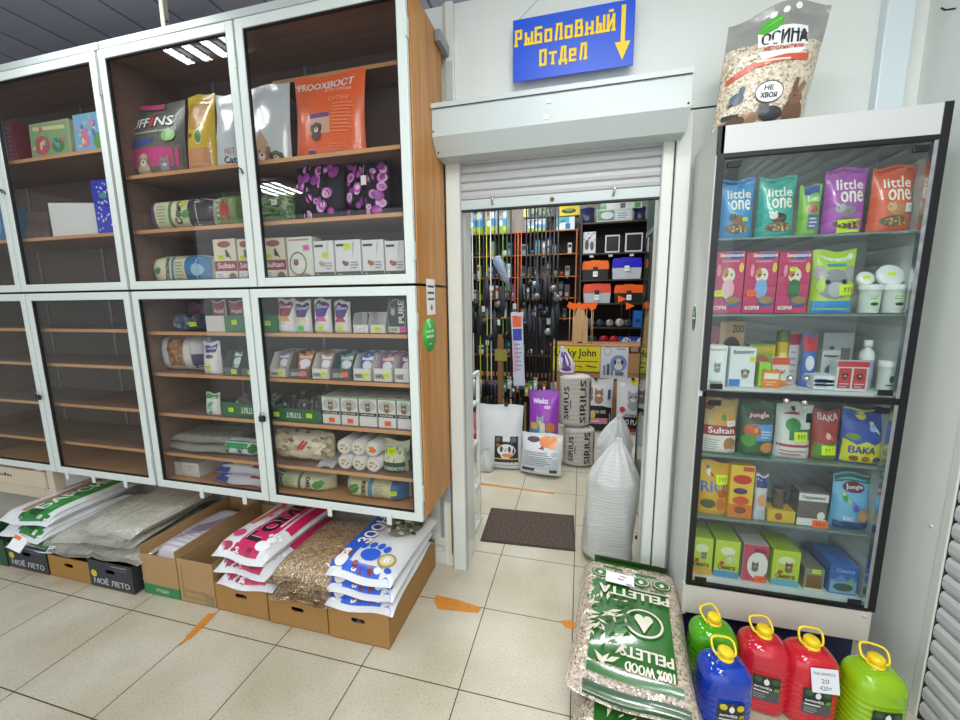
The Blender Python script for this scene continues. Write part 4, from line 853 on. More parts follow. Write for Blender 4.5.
B().lathe([(.008, 0), (.006, .006)], FAS, 14, Matrix.Translation((X1-.03, YF-.004, .33)) @ Matrix.Rotation(math.pi/2, 4, 'X')).done('screw_cap', r)
for z in SHZ[:2]+SHZ[3:5]: B().box(X0+.02, X1-.02, YF+.03, YB-.012, z-.008, z, mat('#6f8580', .1, trans=.0, coat=1)).done('glass_shelf', r)
for z in (SHZ[2], SHZ[5]): B().box(X0+.016, X1-.016, YF+.02, YB-.008, z-.018, z, mat('#e2e5e4', .35)).done('board_shelf', r)
FRM = mat('#0e0f13', .3)
for nm, z0, z1 in (('upper', 1.222, 2.122), ('lower', .352, 1.198)):
    B().box(X0+.004, X0+.028, YF-.008, YF+.014, z0, z1, FRM, bev=.001).done('black_frame_bar', r)
B().box(X0+.0, X0+.024, YF-.004, YF+.004, 2.122, 2.222, FRM).done('black_frame_bar', r)
B().box(X1-.022, X1+.003, YF-.006, YF+.02, .352, 2.222, FRM, bev=.001).done('black_frame_bar', r)
for z0, z1 in ((2.106, 2.122), (1.198, 1.222), (.352, .364)): B().box(X0+.028, X1-.022, YF-.007, YF+.014, z0, z1, FRM).done('black_frame_bar', r)
B().box(X1-.034, X1-.022, YF-.004, YF+.016, .364, 2.106, CHROME).done('aluminium_strip', r)
XM = [at(797, 250, YF).x, at(776, 500, YF).x]
for z0, z1, xm in ((1.224, 2.104, (X0+X1)/2), (.366, 1.196, (X0+X1)/2)):
    for i, (a, c) in enumerate(((X0+.029, xm-.0015), (xm+.0015, X1-.035))):
        d = B().box(a, c, YF, YF+.005, z0, z1, GLASS2).done('glass_door', r)
        for zz in (z0+.018, z1-.022):
            xx = a+.01 if i == 0 else c-.055
            B().box(xx, xx+.045, YF-.008, YF-.0003, zz-.011, zz+.011, FRM, bev=.002).done('hinge', d)
for px, py in ((789, 378), (805, 378), (785, 400), (803, 402)):
    p = at(px, py, YF); B().lathe([(.009, 0), (.012, .003), (.012, .012), (.006, .02)], CHROME, 18, Matrix.Translation((p.x, YF-.0005, p.z)) @ Matrix.Rotation(math.pi/2, 4, 'X')).done('glass_lock', r)
p = at(806, 410, YF-.02); B().tube([(p.x+.008*math.cos(t/8*6.28), YF-.02, p.z+.014*math.sin(t/8*6.28)) for t in range(8)], .0015, CHROME, 6, True).box(p.x+.004, p.x+.02, YF-.021, YF-.018, p.z-.05, p.z-.012, BLACK).done('key_ring', label='bunch of small keys hanging from the showcase lock', cat='keys')
p = atX(694, 318, X0-.001); b = B(); Mx = Matrix.Translation((X0-.0002, p.y, p.z)) @ Matrix.Rotation(-math.pi/2, 4, 'Y')
b.lathe([((.058, .034), 0), ((.058, .034), .0008)], mat('#dfe6dc', .4), 26, Mx); b.lathe([((.054, .030), .0009), ((.054, .030), .0013)], mat('#1f5a38', .4), 26, Mx)
b.box(X0-.0022, X0-.0018, p.y-.02, p.y+.02, p.z-.004, p.z+.004, mat('#e8eee8', .4)); b.box(X0-.0022, X0-.0018, p.y-.012, p.y+.012, p.z+.012, p.z+.03, mat('#7ab0a0', .4))
b.done('sticker', label='dark green oval sticker on the side of the showcase', cat='sticker')
YS = .45
def one(px0, px1, y0, y1, lab, base, c2, anim, tg=()):
    pack('pouch', 'rodent_food_bag', lab, 'food bag', px0, px1, y0, y1, SHZ[0], YS, .07, mat(base, .35, coat=.5, bump=.3, bscale=25),
         [('r', .08, .93, .92, .96, c2), ('tb', 'little', .22, .66, .88, .82, '#f2efdf'), ('tb', 'one', .30, .46, .86, .64, '#f2efdf'), anim, ('e', .5, .16, .34, .08, '#6a5236'), ('dots', .22, .1, .8, .2, 22, .005, ['#a8843c', '#3c2c1e', '#c8a860'])], tg, group=None)
one(716, 754, 180, 237, 'bright blue rodent food bag at the left of the top showcase shelf', '#2f8fd0', '#1a5f98', ('rodent', .45, .32, .02, '#8a5a36', '#3a2c26'), [(.72, .3, 'y', .02, .014)])
one(756, 795, 178, 236, 'teal rodent food bag with a black and white guinea pig picture', '#22a89a', '#13786e', ('rodent', .45, .32, .022, '#3a2a26', '#e9e2da'))
pack('pouch', 'hamster_treat_pack', 'slim lime green pack with blue top between the teal and violet bags', 'food bag', 797, 820, 186, 236, SHZ[0], YS, .05, '#7fb83a', [('r', .2, .82, .9, .98, '#2f4fa8'), ('tb', 'Био', .3, .66, .9, .78, '#f0f4e0'), ('e', .55, .52, .25, .08, '#b8485a'), ('r', .35, .1, .85, .4, '#5a6a9a'), ('lines', .4, .14, .8, .36, 3, '#dfe0ea')])
one(822, 865, 169, 234, 'violet rodent food bag with a grey chinchilla picture and big yellow tag', '#b04fb4', '#8a3a90', ('rodent', .4, .36, .024, '#8a8488', '#a8a2a6'), [(.55, .11, 'y', .07, .045)])
one(868, 912, 167, 234, 'orange red rodent food bag at the right of the top showcase shelf', '#e0603a', '#b8452a', ('rodent', .5, .34, .024, '#c08a58', '#d8a878'), [(.86, .35, 'w', .035, .03)])
for i, (a, c) in enumerate(((711, 744), (744, 777), (777, 810))):
    pack('box', 'rodent_food_carton', 'crimson food box with a cartoon guinea pig, '+('left', 'middle', 'right')[i]+' of the three', 'food box', a, c, 252, 312, SHZ[1], YS, .07, '#c22f62',
         [('e', .66, .93, .3, .055, '#3a4a9a'), ('tb', 'Зверюшка', .2, .9, .95, .97, '#f6f3ee'), ('t', 'Кормушка', .3, .82, .8, .87, '#f0c8d4'), ('e', .9, .74, .07, .08, '#e8c84a'), ('e', .52, .62, .2, .12, '#e6dccb'), ('e', .42, .66, .1, .08, '#c9803c'), ('e', .45, .63, .03, .02, '#201410'), ('e', .6, .63, .03, .02, '#201410'),
          ('e', .52, .40, .2, .16, ('#e8b0b8', '#7fa8d8', '#2f6a3c')[i]), ('e', .7, .2, .25, .09, '#3a5a9a'), ('e', .7, .22, .22, .06, '#9a7a3c'), ('tb', 'КОРМ', .06, .06, .5, .13, '#f2efe6'), ('e', .2, .7, .06, .1, '#e890a8')], [(.25, .33, ('y', 'o', 'y')[i])] if i < 2 else [(.45, .72, 'y', .025, .014)])
pack('pouch', 'rodent_food_bag', 'lime and blue bag with a large grey chinchilla face on the second showcase shelf', 'food bag', 809, 854, 251, 313, SHZ[1], YS, .07, mat('#b4d83a', .35, coat=.5),
     [('r', .02, 0, .98, .2, '#2a8fd8'), ('e', .5, .46, .46, .24, '#8f9296'), ('e', .15, .66, .14, .12, '#a8a4a6'), ('e', .87, .64, .14, .12, '#a8a4a6'), ('e', .5, .38, .2, .12, '#b8babc'), ('e', .3, .5, .06, .04, '#141414'), ('e', .68, .5, .06, .04, '#141414'), ('tb', 'Чинчилла', .15, .84, .88, .91, '#f4f6ee'), ('r', .3, .75, .75, .79, '#2a8fb8'), ('e', .84, .9, .07, .045, '#dfe2e4')], [(.78, .37, 'y', .06, .04)])
for i, (a, c, la, lc, ly) in enumerate(((858, 880, 862, 880, 277), (881, 905, 882, 911, 275))):
    r_, S, w, h = pack('tub', 'food_tub', 'white plastic tub with fish print and a spare lid on top, '+('left' if i == 0 else 'right')+' one', 'tub', a, c, 285, 314, SHZ[1], YS, .05, mat('#e2e4e2', .35), [('r', .3, .2, .7, .8, '#cfe0c0'), ('lines', .34, .55, .66, .75, 2, '#4a9a5a'), ('e', .5, .38, .14, .07, '#2a3a4a')], side='#e8eae8')
    q = at(la+(lc-la)/2, ly, YS); rr = (at(lc, ly, YS).x-at(la, ly, YS).x)/2
    b = B(); Mr = Matrix.Translation((q.x-r_.location.x, YS-r_.location.y+.03, rr*.72+h+.003)) @ Matrix.Rotation(math.radians(62), 4, 'X')
    b.lathe([(rr*.96, -.012), (rr, -.01), (rr, .004), (rr*.9, .008), (.001, .008)], mat('#eceeec', .3), 28, Mr)
    b.add([Mr @ Vector((x, y, .009)) for x, y in ((-.012, -.006), (.012, -.006), (.012, .008), (-.012, .008))], [(0, 1, 2, 3)], mat(TAGC['y'], .6)); b.done('spare_lid', r_)
# third shelf: small boxes
def bx(nm, lab, a, c, y0, y1, Y, d, base, ops, tg=(), side=None, cat='medicine box', z=SHZ[2], **k): return pack('box', nm, lab, cat, a, c, y0, y1, z, Y, d, base, ops, tg, side=side, **k)
bx('medicine_carton', 'white carton with a grey cat picture at the front left of the medicine shelf', 706, 727, 346, 383, .44, .05, '#e8eae8', [('t', 'Прокатэл', .1, .86, .9, .94, '#2a2c30'), ('cat', .55, .5, .014, '#8a8680', '#c8c4be'), ('t', 'Релаксин', .2, .08, .8, .15, '#3a3c40')])
bx('medicine_carton', 'white and blue carton with a small dog picture beside the cat carton', 729, 756, 348, 384, .44, .06, '#e6e8ea', [('tb', 'БлохНэт', .12, .84, .9, .94, '#2a2c34'), ('r', .02, .02, .45, .2, '#2a7ad0'), ('dog', .62, .4, .014, '#9a8a78', '#4a4440')], [(.86, .72, 'y', .02, .02)])
bx('medicine_carton', 'tan carton with a cat in an oval, behind the white cartons', 719, 745, 322, 349, .55, .04, '#c9a27a', [('e', .5, .5, .4, .26, '#3a2a20'), ('cat', .45, .48, .013, '#e0d8cc', '#f0ece4'), ('tb', 'ZOO', .5, .82, .95, .95, '#3a3430')], cat='food box')
bx('medicine_carton', 'dark red carton at the back left corner of the medicine shelf', 709, 719, 326, 350, .55, .04, '#a83044', [('e', .5, .5, .3, .2, '#d8a0a8')])
bx('medicine_carton', 'green carton with yellow edge in the middle of the medicine shelf', 748, 775, 345, 374, .52, .04, '#8aa83a', [('r', .02, .02, .1, .98, '#e0b030'), ('r', .9, .02, .98, .98, '#e0b030'), ('e', .5, .5, .3, .25, '#c05a3a'), ('r', .1, .8, .9, .95, '#c8b02a')])
bx('medicine_carton', 'small lime carton in front of the green one', 759, 771, 363, 377, .46, .03, '#9acf3a', [('lines', .2, .2, .8, .8, 3, '#3a7a2a')])
pack('tub', 'vitamin_jar', 'yellow vitamin jar with olive green lid on the medicine shelf', 'jar', 776, 788, 331, 366, SHZ[2], .52, .04, '#d8b422', [('r', .25, .3, .75, .7, '#e8d47a')], side='#5a6a2a')
bx('medicine_carton', 'orange and white carton with a red band standing behind the orange flat box', 772, 790, 358, 373, .50, .03, '#e6ddd4', [('r', 0, .75, 1, 1, '#d8502a'), ('r', 0, 0, 1, .2, '#e08a3a'), ('t', 'Дент', .2, .4, .8, .6, '#5a4a40')])
bx('medicine_carton', 'orange flat box with white stripes at the front of the medicine shelf', 762, 781, 371, 384, .455, .03, '#e8862a', [('r', .1, .5, .9, .85, '#f2e8dc'), ('lines', .2, .1, .8, .4, 2, '#f6d8b0')])
bx('medicine_carton', 'red topped white carton behind the orange boxes', 789, 800, 334, 364, .55, .03, '#d8d0d4', [('r', 0, .78, 1, 1, '#b02a40'), ('lines', .2, .2, .8, .7, 4, '#a8a0b0')])
pack('pouch', 'pet_shampoo_pouch', 'standing pouch with red top and blue dog label on the medicine shelf', 'pouch', 801, 817, 334, 370, SHZ[2], .50, .03, '#3f68b0', [('r', .04, .68, .96, .95, '#c0303c'), ('e', .5, .45, .3, .14, '#d8dce8'), ('lines', .2, .1, .8, .28, 3, '#cfd6ea')])
for i in range(3):
    bx('medicine_carton', 'thin white flat carton, '+('bottom', 'middle', 'top')[i]+' of the stack of three', 813, 837, 384-i*4, 388, .45, .08, '#e4e8ea', [('lines', .1, .3, .8, .7, 1, '#5a8ab0')], side='#dfe4e6', z=SHZ[2]+.0135*i+.0005)
bx('medicine_carton', 'grey white carton with black lettering on the medicine shelf', 821, 840, 351, 376, .53, .04, '#c9cccb', [('tb', 'Фармавит', .1, .8, .9, .9, '#3a3c40'), ('e', .5, .4, .3, .2, '#6a7a88')])
bx('medicine_carton', 'low grey carton with a blue picture at the rear of the medicine shelf', 823, 855, 333, 349, .60, .04, '#bfc3c4', [('e', .3, .45, .15, .3, '#3a5a88'), ('r', .6, .2, .9, .7, '#8a8078')], z=SHZ[2])
bx('medicine_carton', 'red and white carton with two dog pictures at the front of the medicine shelf', 836, 869, 362, 386, .44, .05, '#d8dadb', [('r', 0, .82, 1, 1, '#c8323c'), ('r', .06, .1, .47, .78, '#c83a44'), ('r', .53, .1, .94, .78, '#c83a44'), ('dog', .27, .55, .009, '#4a342a', '#2a1e18'), ('dog', .73, .55, .009, '#6a3a2a', '#3a2218'), ('lines', .1, .12, .43, .3, 2, '#f0d8d8'), ('lines', .57, .12, .9, .3, 2, '#f0d8d8')])
p = at(868, 386, .49); r_ = empty('lotion_bottle', (p.x, .52, SHZ[2]+.0015), 'white plastic lotion bottle behind the red and white carton', 'bottle')
hb = at(868, 341, .50).z-SHZ[2]; rb = .024
B().lathe([(rb, 0), (rb, hb*.68), (rb*.8, hb*.78), (rb*.42, hb*.83), (rb*.42, hb*.86)], mat('#e2e4e6', .35), 20).done('bottle_body', r_); B().lathe([(rb*.55, hb*.86), (rb*.55, hb), (.001, hb)], mat('#eef0f0', .3), 16).done('cap', r_)
B().lathe([(rb+.0006, hb*.2), (rb+.0006, hb*.6)], mat('#a8b4d0', .4), 20, caps=False).done('label_band', r_)
pack('tub', 'powder_jar', 'small white jar with dark green lid at the right of the medicine shelf', 'jar', 878, 896, 361, 387, SHZ[2], .45, .04, '#dfe2de', [('r', .2, .15, .8, .8, '#d0dccf'), ('e', .5, .5, .1, .14, '#3a5a48'), ('lines', .3, .2, .7, .35, 1, '#2f6a4c')], side='#e6e9e6')
# lower showcase
pack('pouch', 'bird_food_bag', 'tan parrot food bag with a dark red name band in the lower showcase', 'food bag', 699, 737, 398, 456, SHZ[3], YS, .07, '#c9a86a',
     [('e', .6, .62, .3, .16, '#d89a3a'), ('bird', .6, .66, .016, '#3f8f3a', '#d8a028'), ('r', .03, .34, .97, .52, '#a82434'), ('tb', 'Sultan', .15, .38, .9, .49, '#f6f0e6'), ('r', .03, .02, .97, .34, '#e2e0da'), ('e', .78, .18, .18, .13, '#b07a3c'), ('lines', .1, .06, .5, .28, 5, '#9a9a98'), ('e', .2, .85, .14, .06, '#a03a3c')], [(.8, .56, 'w', .035, .022)])
pack('pouch', 'bird_food_bag', 'dark green jungle print bird food bag next to the tan bag', 'food bag', 738, 774, 402, 458, SHZ[3], YS, .07, '#2f5f3a',
     [('r', .3, .3, .95, .6, '#5a9ad0'), ('e', .5, .76, .38, .1, '#6a1f38'), ('tb', 'Jungle', .22, .71, .8, .81, '#efe6da'), ('e', .3, .48, .24, .12, '#c8562a'), ('e', .22, .3, .2, .12, '#4f9a3a'), ('e', .75, .18, .2, .1, '#d08a48'), ('bird', .4, .5, .014, '#d8a83a', '#c83a2a'), ('lines', .55, .35, .9, .5, 3, '#dfe8f0')])
pack('pouch', 'bird_food_bag', 'tall white bird food bag with green leaf, red stripe and yellow tag', 'food bag', 773, 811, 403, 460, SHZ[3], YS, .08, '#dfe0da',
     [('r', .03, .22, .97, .27, '#b0323c'), ('r', .3, .35, .97, .55, '#2f7a4a'), ('e', .42, .62, .22, .12, '#3a8a4a'), ('r', .2, .8, .6, .83, '#a8323c'), ('bird', .45, .88, .012, '#3a3a3a', '#e8e8e8'), ('lines', .1, .06, .9, .18, 2, '#c05a60')], [(.62, .42, 'y', .05, .04)])
pack('pouch', 'bird_food_bag', 'red and green canary food bag with a yellow tag, partly behind the white bag', 'food bag', 810, 838, 410, 462, SHZ[3], YS+.01, .06, '#a83a38', [('tb', 'ВАКА', .12, .8, .9, .93, '#f0dcd0'), ('r', .03, .02, .97, .35, '#5a8a2c'), ('bird', .5, .5, .015, '#e0b8a0', '#d06a48')], [(.55, .22, 'y', .05, .04)])
pack('pouch', 'bird_food_bag', 'wide blue and yellow budgie food bag at the right of the lower showcase', 'food bag', 838, 884, 408, 466, SHZ[3], YS, .07, mat('#2f4fa8', .3, coat=.6),
     [('p', [(.02, .02), (.98, .02), (.98, .46), (.7, .36), (.5, .42), (.3, .35), (.02, .45)], '#d8d42a'), ('e', .4, .88, .12, .07, '#d8d42a'), ('bird', .66, .66, .018, '#a8c8e8', '#e0e6f0'), ('tb', 'ВАКА', .12, .2, .72, .33, '#2a3a9a'), ('e', .25, .11, .1, .05, '#7a4a2a'), ('e', .52, .1, .1, .05, '#9a5a2a'), ('e', .78, .09, .1, .05, '#2a3a6a'), ('e', .2, .5, .16, .06, '#6a8a2c'), ('r', .02, .96, .98, .99, '#d8d42a')])
pack('pouch', 'bird_food_bag', 'yellow bird food bag with blue lettering and a yellow tag', 'food bag', 695, 728, 461, 513, SHZ[4], YS, .06, '#e0a828',
     [('tb', 'RIO', .1, .44, .9, .64, '#2f6ab8'), ('bird', .35, .8, .016, '#e8e0d0', '#2a2a2a'), ('e', .35, .22, .24, .09, '#3f5a2a'), ('e', .75, .22, .14, .12, '#d06a2a'), ('e', .8, .42, .16, .07, '#c05a2a')], [(.78, .68, 'y', .05, .04)])
pack('box', 'bird_treat_carton', 'yellow carton with red oval logo and orange base beside the yellow bag', 'food box', 729, 754, 466, 517, SHZ[4], YS, .05, '#ecc23a', [('e', .5, .74, .4, .09, '#c8342c'), ('r', .5, .9, .95, .98, '#d04a3a'), ('e', .45, .52, .3, .06, '#5a3a6a'), ('r', 0, 0, 1, .26, '#d87a2a'), ('e', .5, .34, .35, .08, '#d8502a'), ('e', .5, .16, .25, .07, '#8a3a20')])
pack('pouch', 'bird_treat_pouch', 'slim dark blue and white treat pouch next to the yellow carton', 'food bag', 754, 767, 475, 517, SHZ[4], YS, .03, '#d0cdd2', [('r', .04, .72, .96, .95, '#2a3a7a'), ('e', .5, .45, .36, .13, '#e09a78'), ('e', .5, .15, .3, .1, '#b8bcc8')])
pack('box', 'bird_treat_tray', 'low yellow tray holding a brown treat jar', 'display tray', 767, 796, 511, 521, SHZ[4], YS, .07, '#d8b43a', [('e', .4, .5, .14, .3, '#b0483a')])
pack('tub', 'treat_jar', 'small brown see-through jar standing in the yellow tray', 'jar', 772, 784, 488, 511, SHZ[4]+.034, YS+.012, .04, '#6a564c', [], side='#5a4c44')
pack('box', 'insect_food_carton', 'grey and white carton with an orange tag right of the yellow tray', 'food box', 797, 828, 492, 528, SHZ[4], YS, .07, '#6a625e', [('r', 0, .72, 1, .94, '#dfe0dc'), ('tb', 'Террапит', .1, .76, .9, .88, '#6a6a66'), ('r', 0, 0, 1, .22, '#e2e2de'), ('e', .8, .32, .13, .12, '#e8e6e0')], [(.8, .08, 'o', .055, .034)])
pack('pouch', 'bird_food_bag', 'blue green budgie food bag with plum oval logo, second shelf from the bottom', 'food bag', 828, 870, 473, 531, SHZ[4], YS, .07, mat('#6fb0d8', .3, coat=.6),
     [('r', .03, .85, .97, .97, '#3a6a4a'), ('e', .5, .76, .3, .09, '#6a1f48'), ('tb', 'Jungle', .28, .72, .74, .81, '#efe6da'), ('bird', .25, .58, .016, '#4f9a3a', '#c8d84a'), ('bird', .5, .42, .018, '#4a4fa8', '#7a80d0'), ('e', .76, .28, .2, .12, '#c89a60'), ('r', .03, .02, .97, .16, '#22407a'), ('tb', 'РИО', .2, .18, .45, .26, '#e8eef6')], rz=.1)
def meal(i, a, c, y0, y1, lab, base, low, an, tg=()):
    pack('box', 'pet_meal_carton', lab, 'food box', a, c, y0, y1, SHZ[5], YS, .14, base, [('r', 0, 0, 1, .18, low), ('e', .5, .72, .3, .12, '#e8eec0'), an, ('tb', 'Омега', .14, .22, .84, .36, '#7a1f3a'), ('e', .3, .4, .1, .05, '#c8323c')], tg, side='#9fbf3a')
meal(0, 690, 713, 538, 576, 'yellow green carton with grey kitten, far left on the bottom showcase shelf', '#c4d63c', '#d8a83a', ('cat', .6, .56, .012, '#7a7670', '#b0aca4'))
meal(1, 714, 740, 541, 581, 'yellow green carton with white kitten and blue base on the bottom shelf', '#c0d840', '#3f8fc0', ('cat', .6, .58, .014, '#dcd9d0', '#f0eee8'))
pack('box', 'pet_meal_carton', 'crimson and white carton with grey kitten and orange tag, third on the bottom shelf', 'food box', 742, 768, 545, 587, SHZ[5], YS, .14, '#c8385c', [('e', .6, .45, .42, .36, '#ece8e4'), ('cat', .5, .45, .015, '#6a6662', '#a8a49e'), ('tb', 'ZOO', .4, .8, .92, .9, '#3a3c44')], [(.72, .1, 'o', .04, .028)], side='#b8b4ae')
meal(3, 771, 800, 551, 592, 'lime carton with brown tabby kitten and pale blue base, bottom shelf', '#bcd840', '#5fa8c8', ('cat', .6, .58, .016, '#8a6440', '#c8a880'))
pack('box', 'pet_meal_carton', 'dull grey green carton with open front showing brown pieces', 'food box', 803, 824, 569, 598, SHZ[5], YS, .14, '#8a8c78', [('r', .12, .1, .9, .7, '#7a5644'), ('r', 0, 0, 1, .08, '#dcdcd4')], [(.55, .9, 'y', .03, .018)], side='#7a7c6c')
pack('box', 'pet_meal_carton', 'blue carton with a mountain landscape print at the right of the bottom showcase shelf', 'food box', 828, 858, 566, 605, SHZ[5], YS, .16, '#2f62b0', [('r', .04, .04, .96, .5, '#7fa8c0'), ('e', .5, .25, .36, .14, '#3a5a48'), ('p', [(.1, .45), (.4, .7), (.6, .5), (.8, .66), (.95, .45)], '#5a8ac8'), ('tb', 'Сила', .2, .76, .84, .9, '#8ab8e8'), ('e', .75, .45, .12, .06, '#8ac040')], side='#3a6cb8')
# big clear bag on top of the showcase
SHAV = grain_material('pale_wood_granules', [(0, '#8f7c62'), (.4, '#c9bca2'), (1, '#ded4be')], 150, coat=.8)
p = at(765, 118, .44); w = .30; hh = .405
r = empty('wood_granule_bag', (p.x-.010, .50, 2.2235), 'clear bag of pale wood granules with rabbit picture standing on top of the showcase', 'litter bag', None, (0, .07, 0))
def SB(u, v, off, side=-1):
    t = .065*max(.03, (1-abs(2*u-1)**2.4)**.6)*(min(1, .75+3*v) if v < .62 else max(.04, 1-(v-.62)/.3))
    ww = w*(1+.12*max(0, v-.3)); y = side*(t+off)+.012*math.sin(9*u)*max(0, v-.7)*3+side*.002*math.sin(14*u)*math.sin(17*v)
    return ((u-.5)*ww+.02*v, y, v*hh+(.03*math.sin(4.2*u-1)*v if v > .7 else 0)+.02*(u-.5)*v)
b = B(); n1, n2 = 20, 24
for sd in (-1, 1):
    for lo, hi, mm in ((0, .70, SHAV), (.70, 1, mat('#8f908c', .3, coat=.8, bump=.8, bscale=18))):
        vs = [SB(i/n1, lo+(hi-lo)*j/n2, 0, sd) for j in range(n2+1) for i in range(n1+1)]
        fs = [(j*(n1+1)+i, j*(n1+1)+i+1, (j+1)*(n1+1)+i+1, (j+1)*(n1+1)+i) for j in range(n2) for i in range(n1)]
        b.add(vs, fs if sd < 0 else [f[::-1] for f in fs], mm, True)
ring = [(i/n1, 0) for i in range(n1+1)]; n = len(ring)
b.add([SB(u, v, 0, -1) for u, v in ring]+[SB(u, v, 0, 1) for u, v in ring], [(i, n+i, n+i+1, i+1) for i in range(n-1)], SHAV)
art(b, SB, w, hh, [('r', .30, .60, .80, .79, '#e9ecea'), ('p', [(.30, .6), (.42, .5), (.68, .55), (.80, .62)], '#e9ecea'), ('tb', 'ОСИНА', .33, .67, .80, .75, '#2a2c2e'), ('t', 'наполнитель', .36, .61, .76, .655, '#c8483a'), ('leaf', .42, .82, .04, '#4fae3a', '#9ad87a'),
    ('p', [(.04, .38), (.3, .48), (.6, .52), (.84, .52), (.84, .57), (.6, .57), (.28, .53), (.04, .43)], '#c2543c'), ('lines', .3, .505, .8, .56, 1, '#e8c8b8'),
    ('e', .50, .27, .155, .095, '#2c3234'), ('e', .50, .27, .145, .085, '#e6e8e8'), ('tb', 'НЕ', .44, .285, .54, .325, '#1a1c1e'), ('tb', 'ХВОЯ', .41, .22, .59, .265, '#1a1c1e'),
    ('e', .17, .24, .07, .05, '#2f4a5a'), ('e', .21, .31, .03, .03, '#3a5a6a'), ('p', [(.1, .2), (.16, .22), (.08, .16)], '#2a3a44'),
    ('e', .80, .1, .12, .11, '#6a4c38'), ('e', .80, .22, .08, .06, '#7a5a42'), ('p', [(.78, .26), (.86, .36), (.9, .34), (.84, .24)], '#8a6a50'), ('p', [(.74, .26), (.76, .38), (.80, .37), (.80, .26)], '#6a4c38'), ('e', .78, .23, .012, .008, '#101010'),
    ('rodent', .52, .1, .03, '#2a2c30', '#4a4c50'), ('rodent', .32, .07, .022, '#8a6a4c', '#a8886a'), ('e', .2, .04, .1, .04, '#5a3a2c'), ('r', .05, .06, .22, .1, '#2a241e')])
for u, v in ((.56, .93), (.68, .955), (.44, .915)):
    art(b, SB, w, hh, [('e', u, v, .035, .026, '#e3e8e6')], .003)
b.done('bag_body', r)
# ------------------------------------------------------------------ cartons under the wall cabinets
def open_carton(name, lab, x0, x1, y0, y1, h, m_, hole=True, ops=(), group=None, hfront=None, side_ops=()):
    cx, cy = (x0+x1)/2, (y0+y1)/2; w, l = x1-x0, y1-y0; t = .005
    r = empty(name, (cx, cy, .001), lab, 'carton', group); hf = hfront or h
    b = B()
    b.box(-w/2, w/2, -l/2, l/2, 0, t, CARDIN); b.box(-w/2, -w/2+t, -l/2, l/2, t, h, m_); b.box(w/2-t, w/2, -l/2, l/2, t, h, m_); b.box(-w/2+t, w/2-t, l/2-t, l/2, t, h, m_)
    y = -l/2
    if hole:
        hx, hz, hw, hh = 0, hf*.66, .036, .012
        n = 10; pts = []
        for k in range(2*n):
            a = 2*math.pi*k/(2*n); pts.append((hx+(hw-hh)*(1 if math.cos(a) > 0 else -1)+hh*math.cos(a), hz+hh*math.sin(a)))
        # front wall with a real hand hole: four blocks and a rim
        b.box(-w/2+t, w/2-t, y, y+t, t, hz-hh, m_); b.box(-w/2+t, w/2-t, y, y+t, hz+hh, hf, m_); b.box(-w/2+t, -hw, y, y+t, hz-hh, hz+hh, m_); b.box(hw, w/2-t, y, y+t, hz-hh, hz+hh, m_)
        for sx in (-1, 1):
            for sz in (-1, 1):
                q = [(sx*hw, hz+sz*hh)]+[(sx*(hw-hh+hh*math.sin(a)), hz+sz*hh*math.cos(a)) for a in (0, .4, .8, 1.17, 1.57)]
                b.prism(q if sx*sz < 0 else q[::-1], 'Y', y, y+t, m_)
    else: b.box(-w/2+t, w/2-t, y, y+t, t, hf, m_)
    S = lambda u, v, off: ((u-.5)*w, -l/2-off, v*h)
    art(b, S, w, h, ops)
    S2 = lambda u, v, off: (w/2+off, (u-.5)*l, v*h)
    art(b, S2, l, h, side_ops)
    b.done('carton_walls', r); return r
open_carton('kraft_carton', 'kraft carton holding the blue and white litter bags, nearest the doorway', 2.018, 2.334, .104, .70, .175, CARD)
open_carton('kraft_carton', 'kraft carton under the clear pellet bags, middle of the three', 1.672, 2.008, .108, .68, .155, CARD)
open_carton('kraft_carton', 'kraft carton under the pink and white bags, left of the three', 1.338, 1.660, .112, .68, .16, CARD)
DK = [('tb', 'МОЁ ЛЕТО', .10, .16, .92, .42, '#b9bcc0'), ('e', .12, .52, .07, .13, '#c9b42a'), ('r', .55, .88, .9, .93, '#7d8288'), ('r', .6, .78, .88, .81, '#5d6268')]
open_carton('printed_carton', 'dark printed carton under the clear granule bags', .470, .800, .085, .66, .165, BLACKBOX, True, DK, side_ops=[('e', .2, .4, .12, .2, '#c9b42a'), ('e', .2, .4, .06, .1, '#8a7a1c')])
open_carton('printed_carton', 'dark printed carton under the green and white sacks, at the left', -.222, .125, .085, .66, .165, BLACKBOX, True, DK)
open_carton('kraft_carton', 'small kraft carton between the two dark printed cartons', .132, .462, .09, .62, .135, mat('#9c7436', .75, noise=.06, scale=18), hole=True)
open_carton('green_carton', 'dark green carton at the left edge of the picture', -.56, -.228, .08, .6, .175, mat('#1f4a32', .6), hole=False)
GB = [('r', 0, 0, 1, .22, '#1f7a42'), ('t', 'ягодки', .35, .07, .7, .15, '#cfe0c8')]
open_carton('tall_carton', 'tall opened cardboard box with a green printed base band', .835, 1.085, .115, .70, .285, CARD2, False, GB, hfront=.24, side_ops=[('r', 0, 0, 1, .22, '#1f7a42')])
open_carton('tall_carton', 'tall worn plain cardboard box left of the pink bags', 1.093, 1.328, .115, .70, .25, CARD2, False, [('r', .1, .1, .12, .9, '#8a6a42'), ('lines', .1, .05, .9, .35, 2, '#94784e'), ('r', .7, .02, .95, .25, '#7f7a4e')])
lying_sack('white_bag', 'white and grey printed bags lying inside the tall box with green base', 'bag', .96, .41, .13, .22, .52, .11, '#d6d4dc', [('p', [(.2, .2), (.8, .5), (.8, .8), (.2, .5)], '#9a8aa8'), ('lines', .1, .1, .9, .4, 5, '#b8b4c4')], rx=.0)
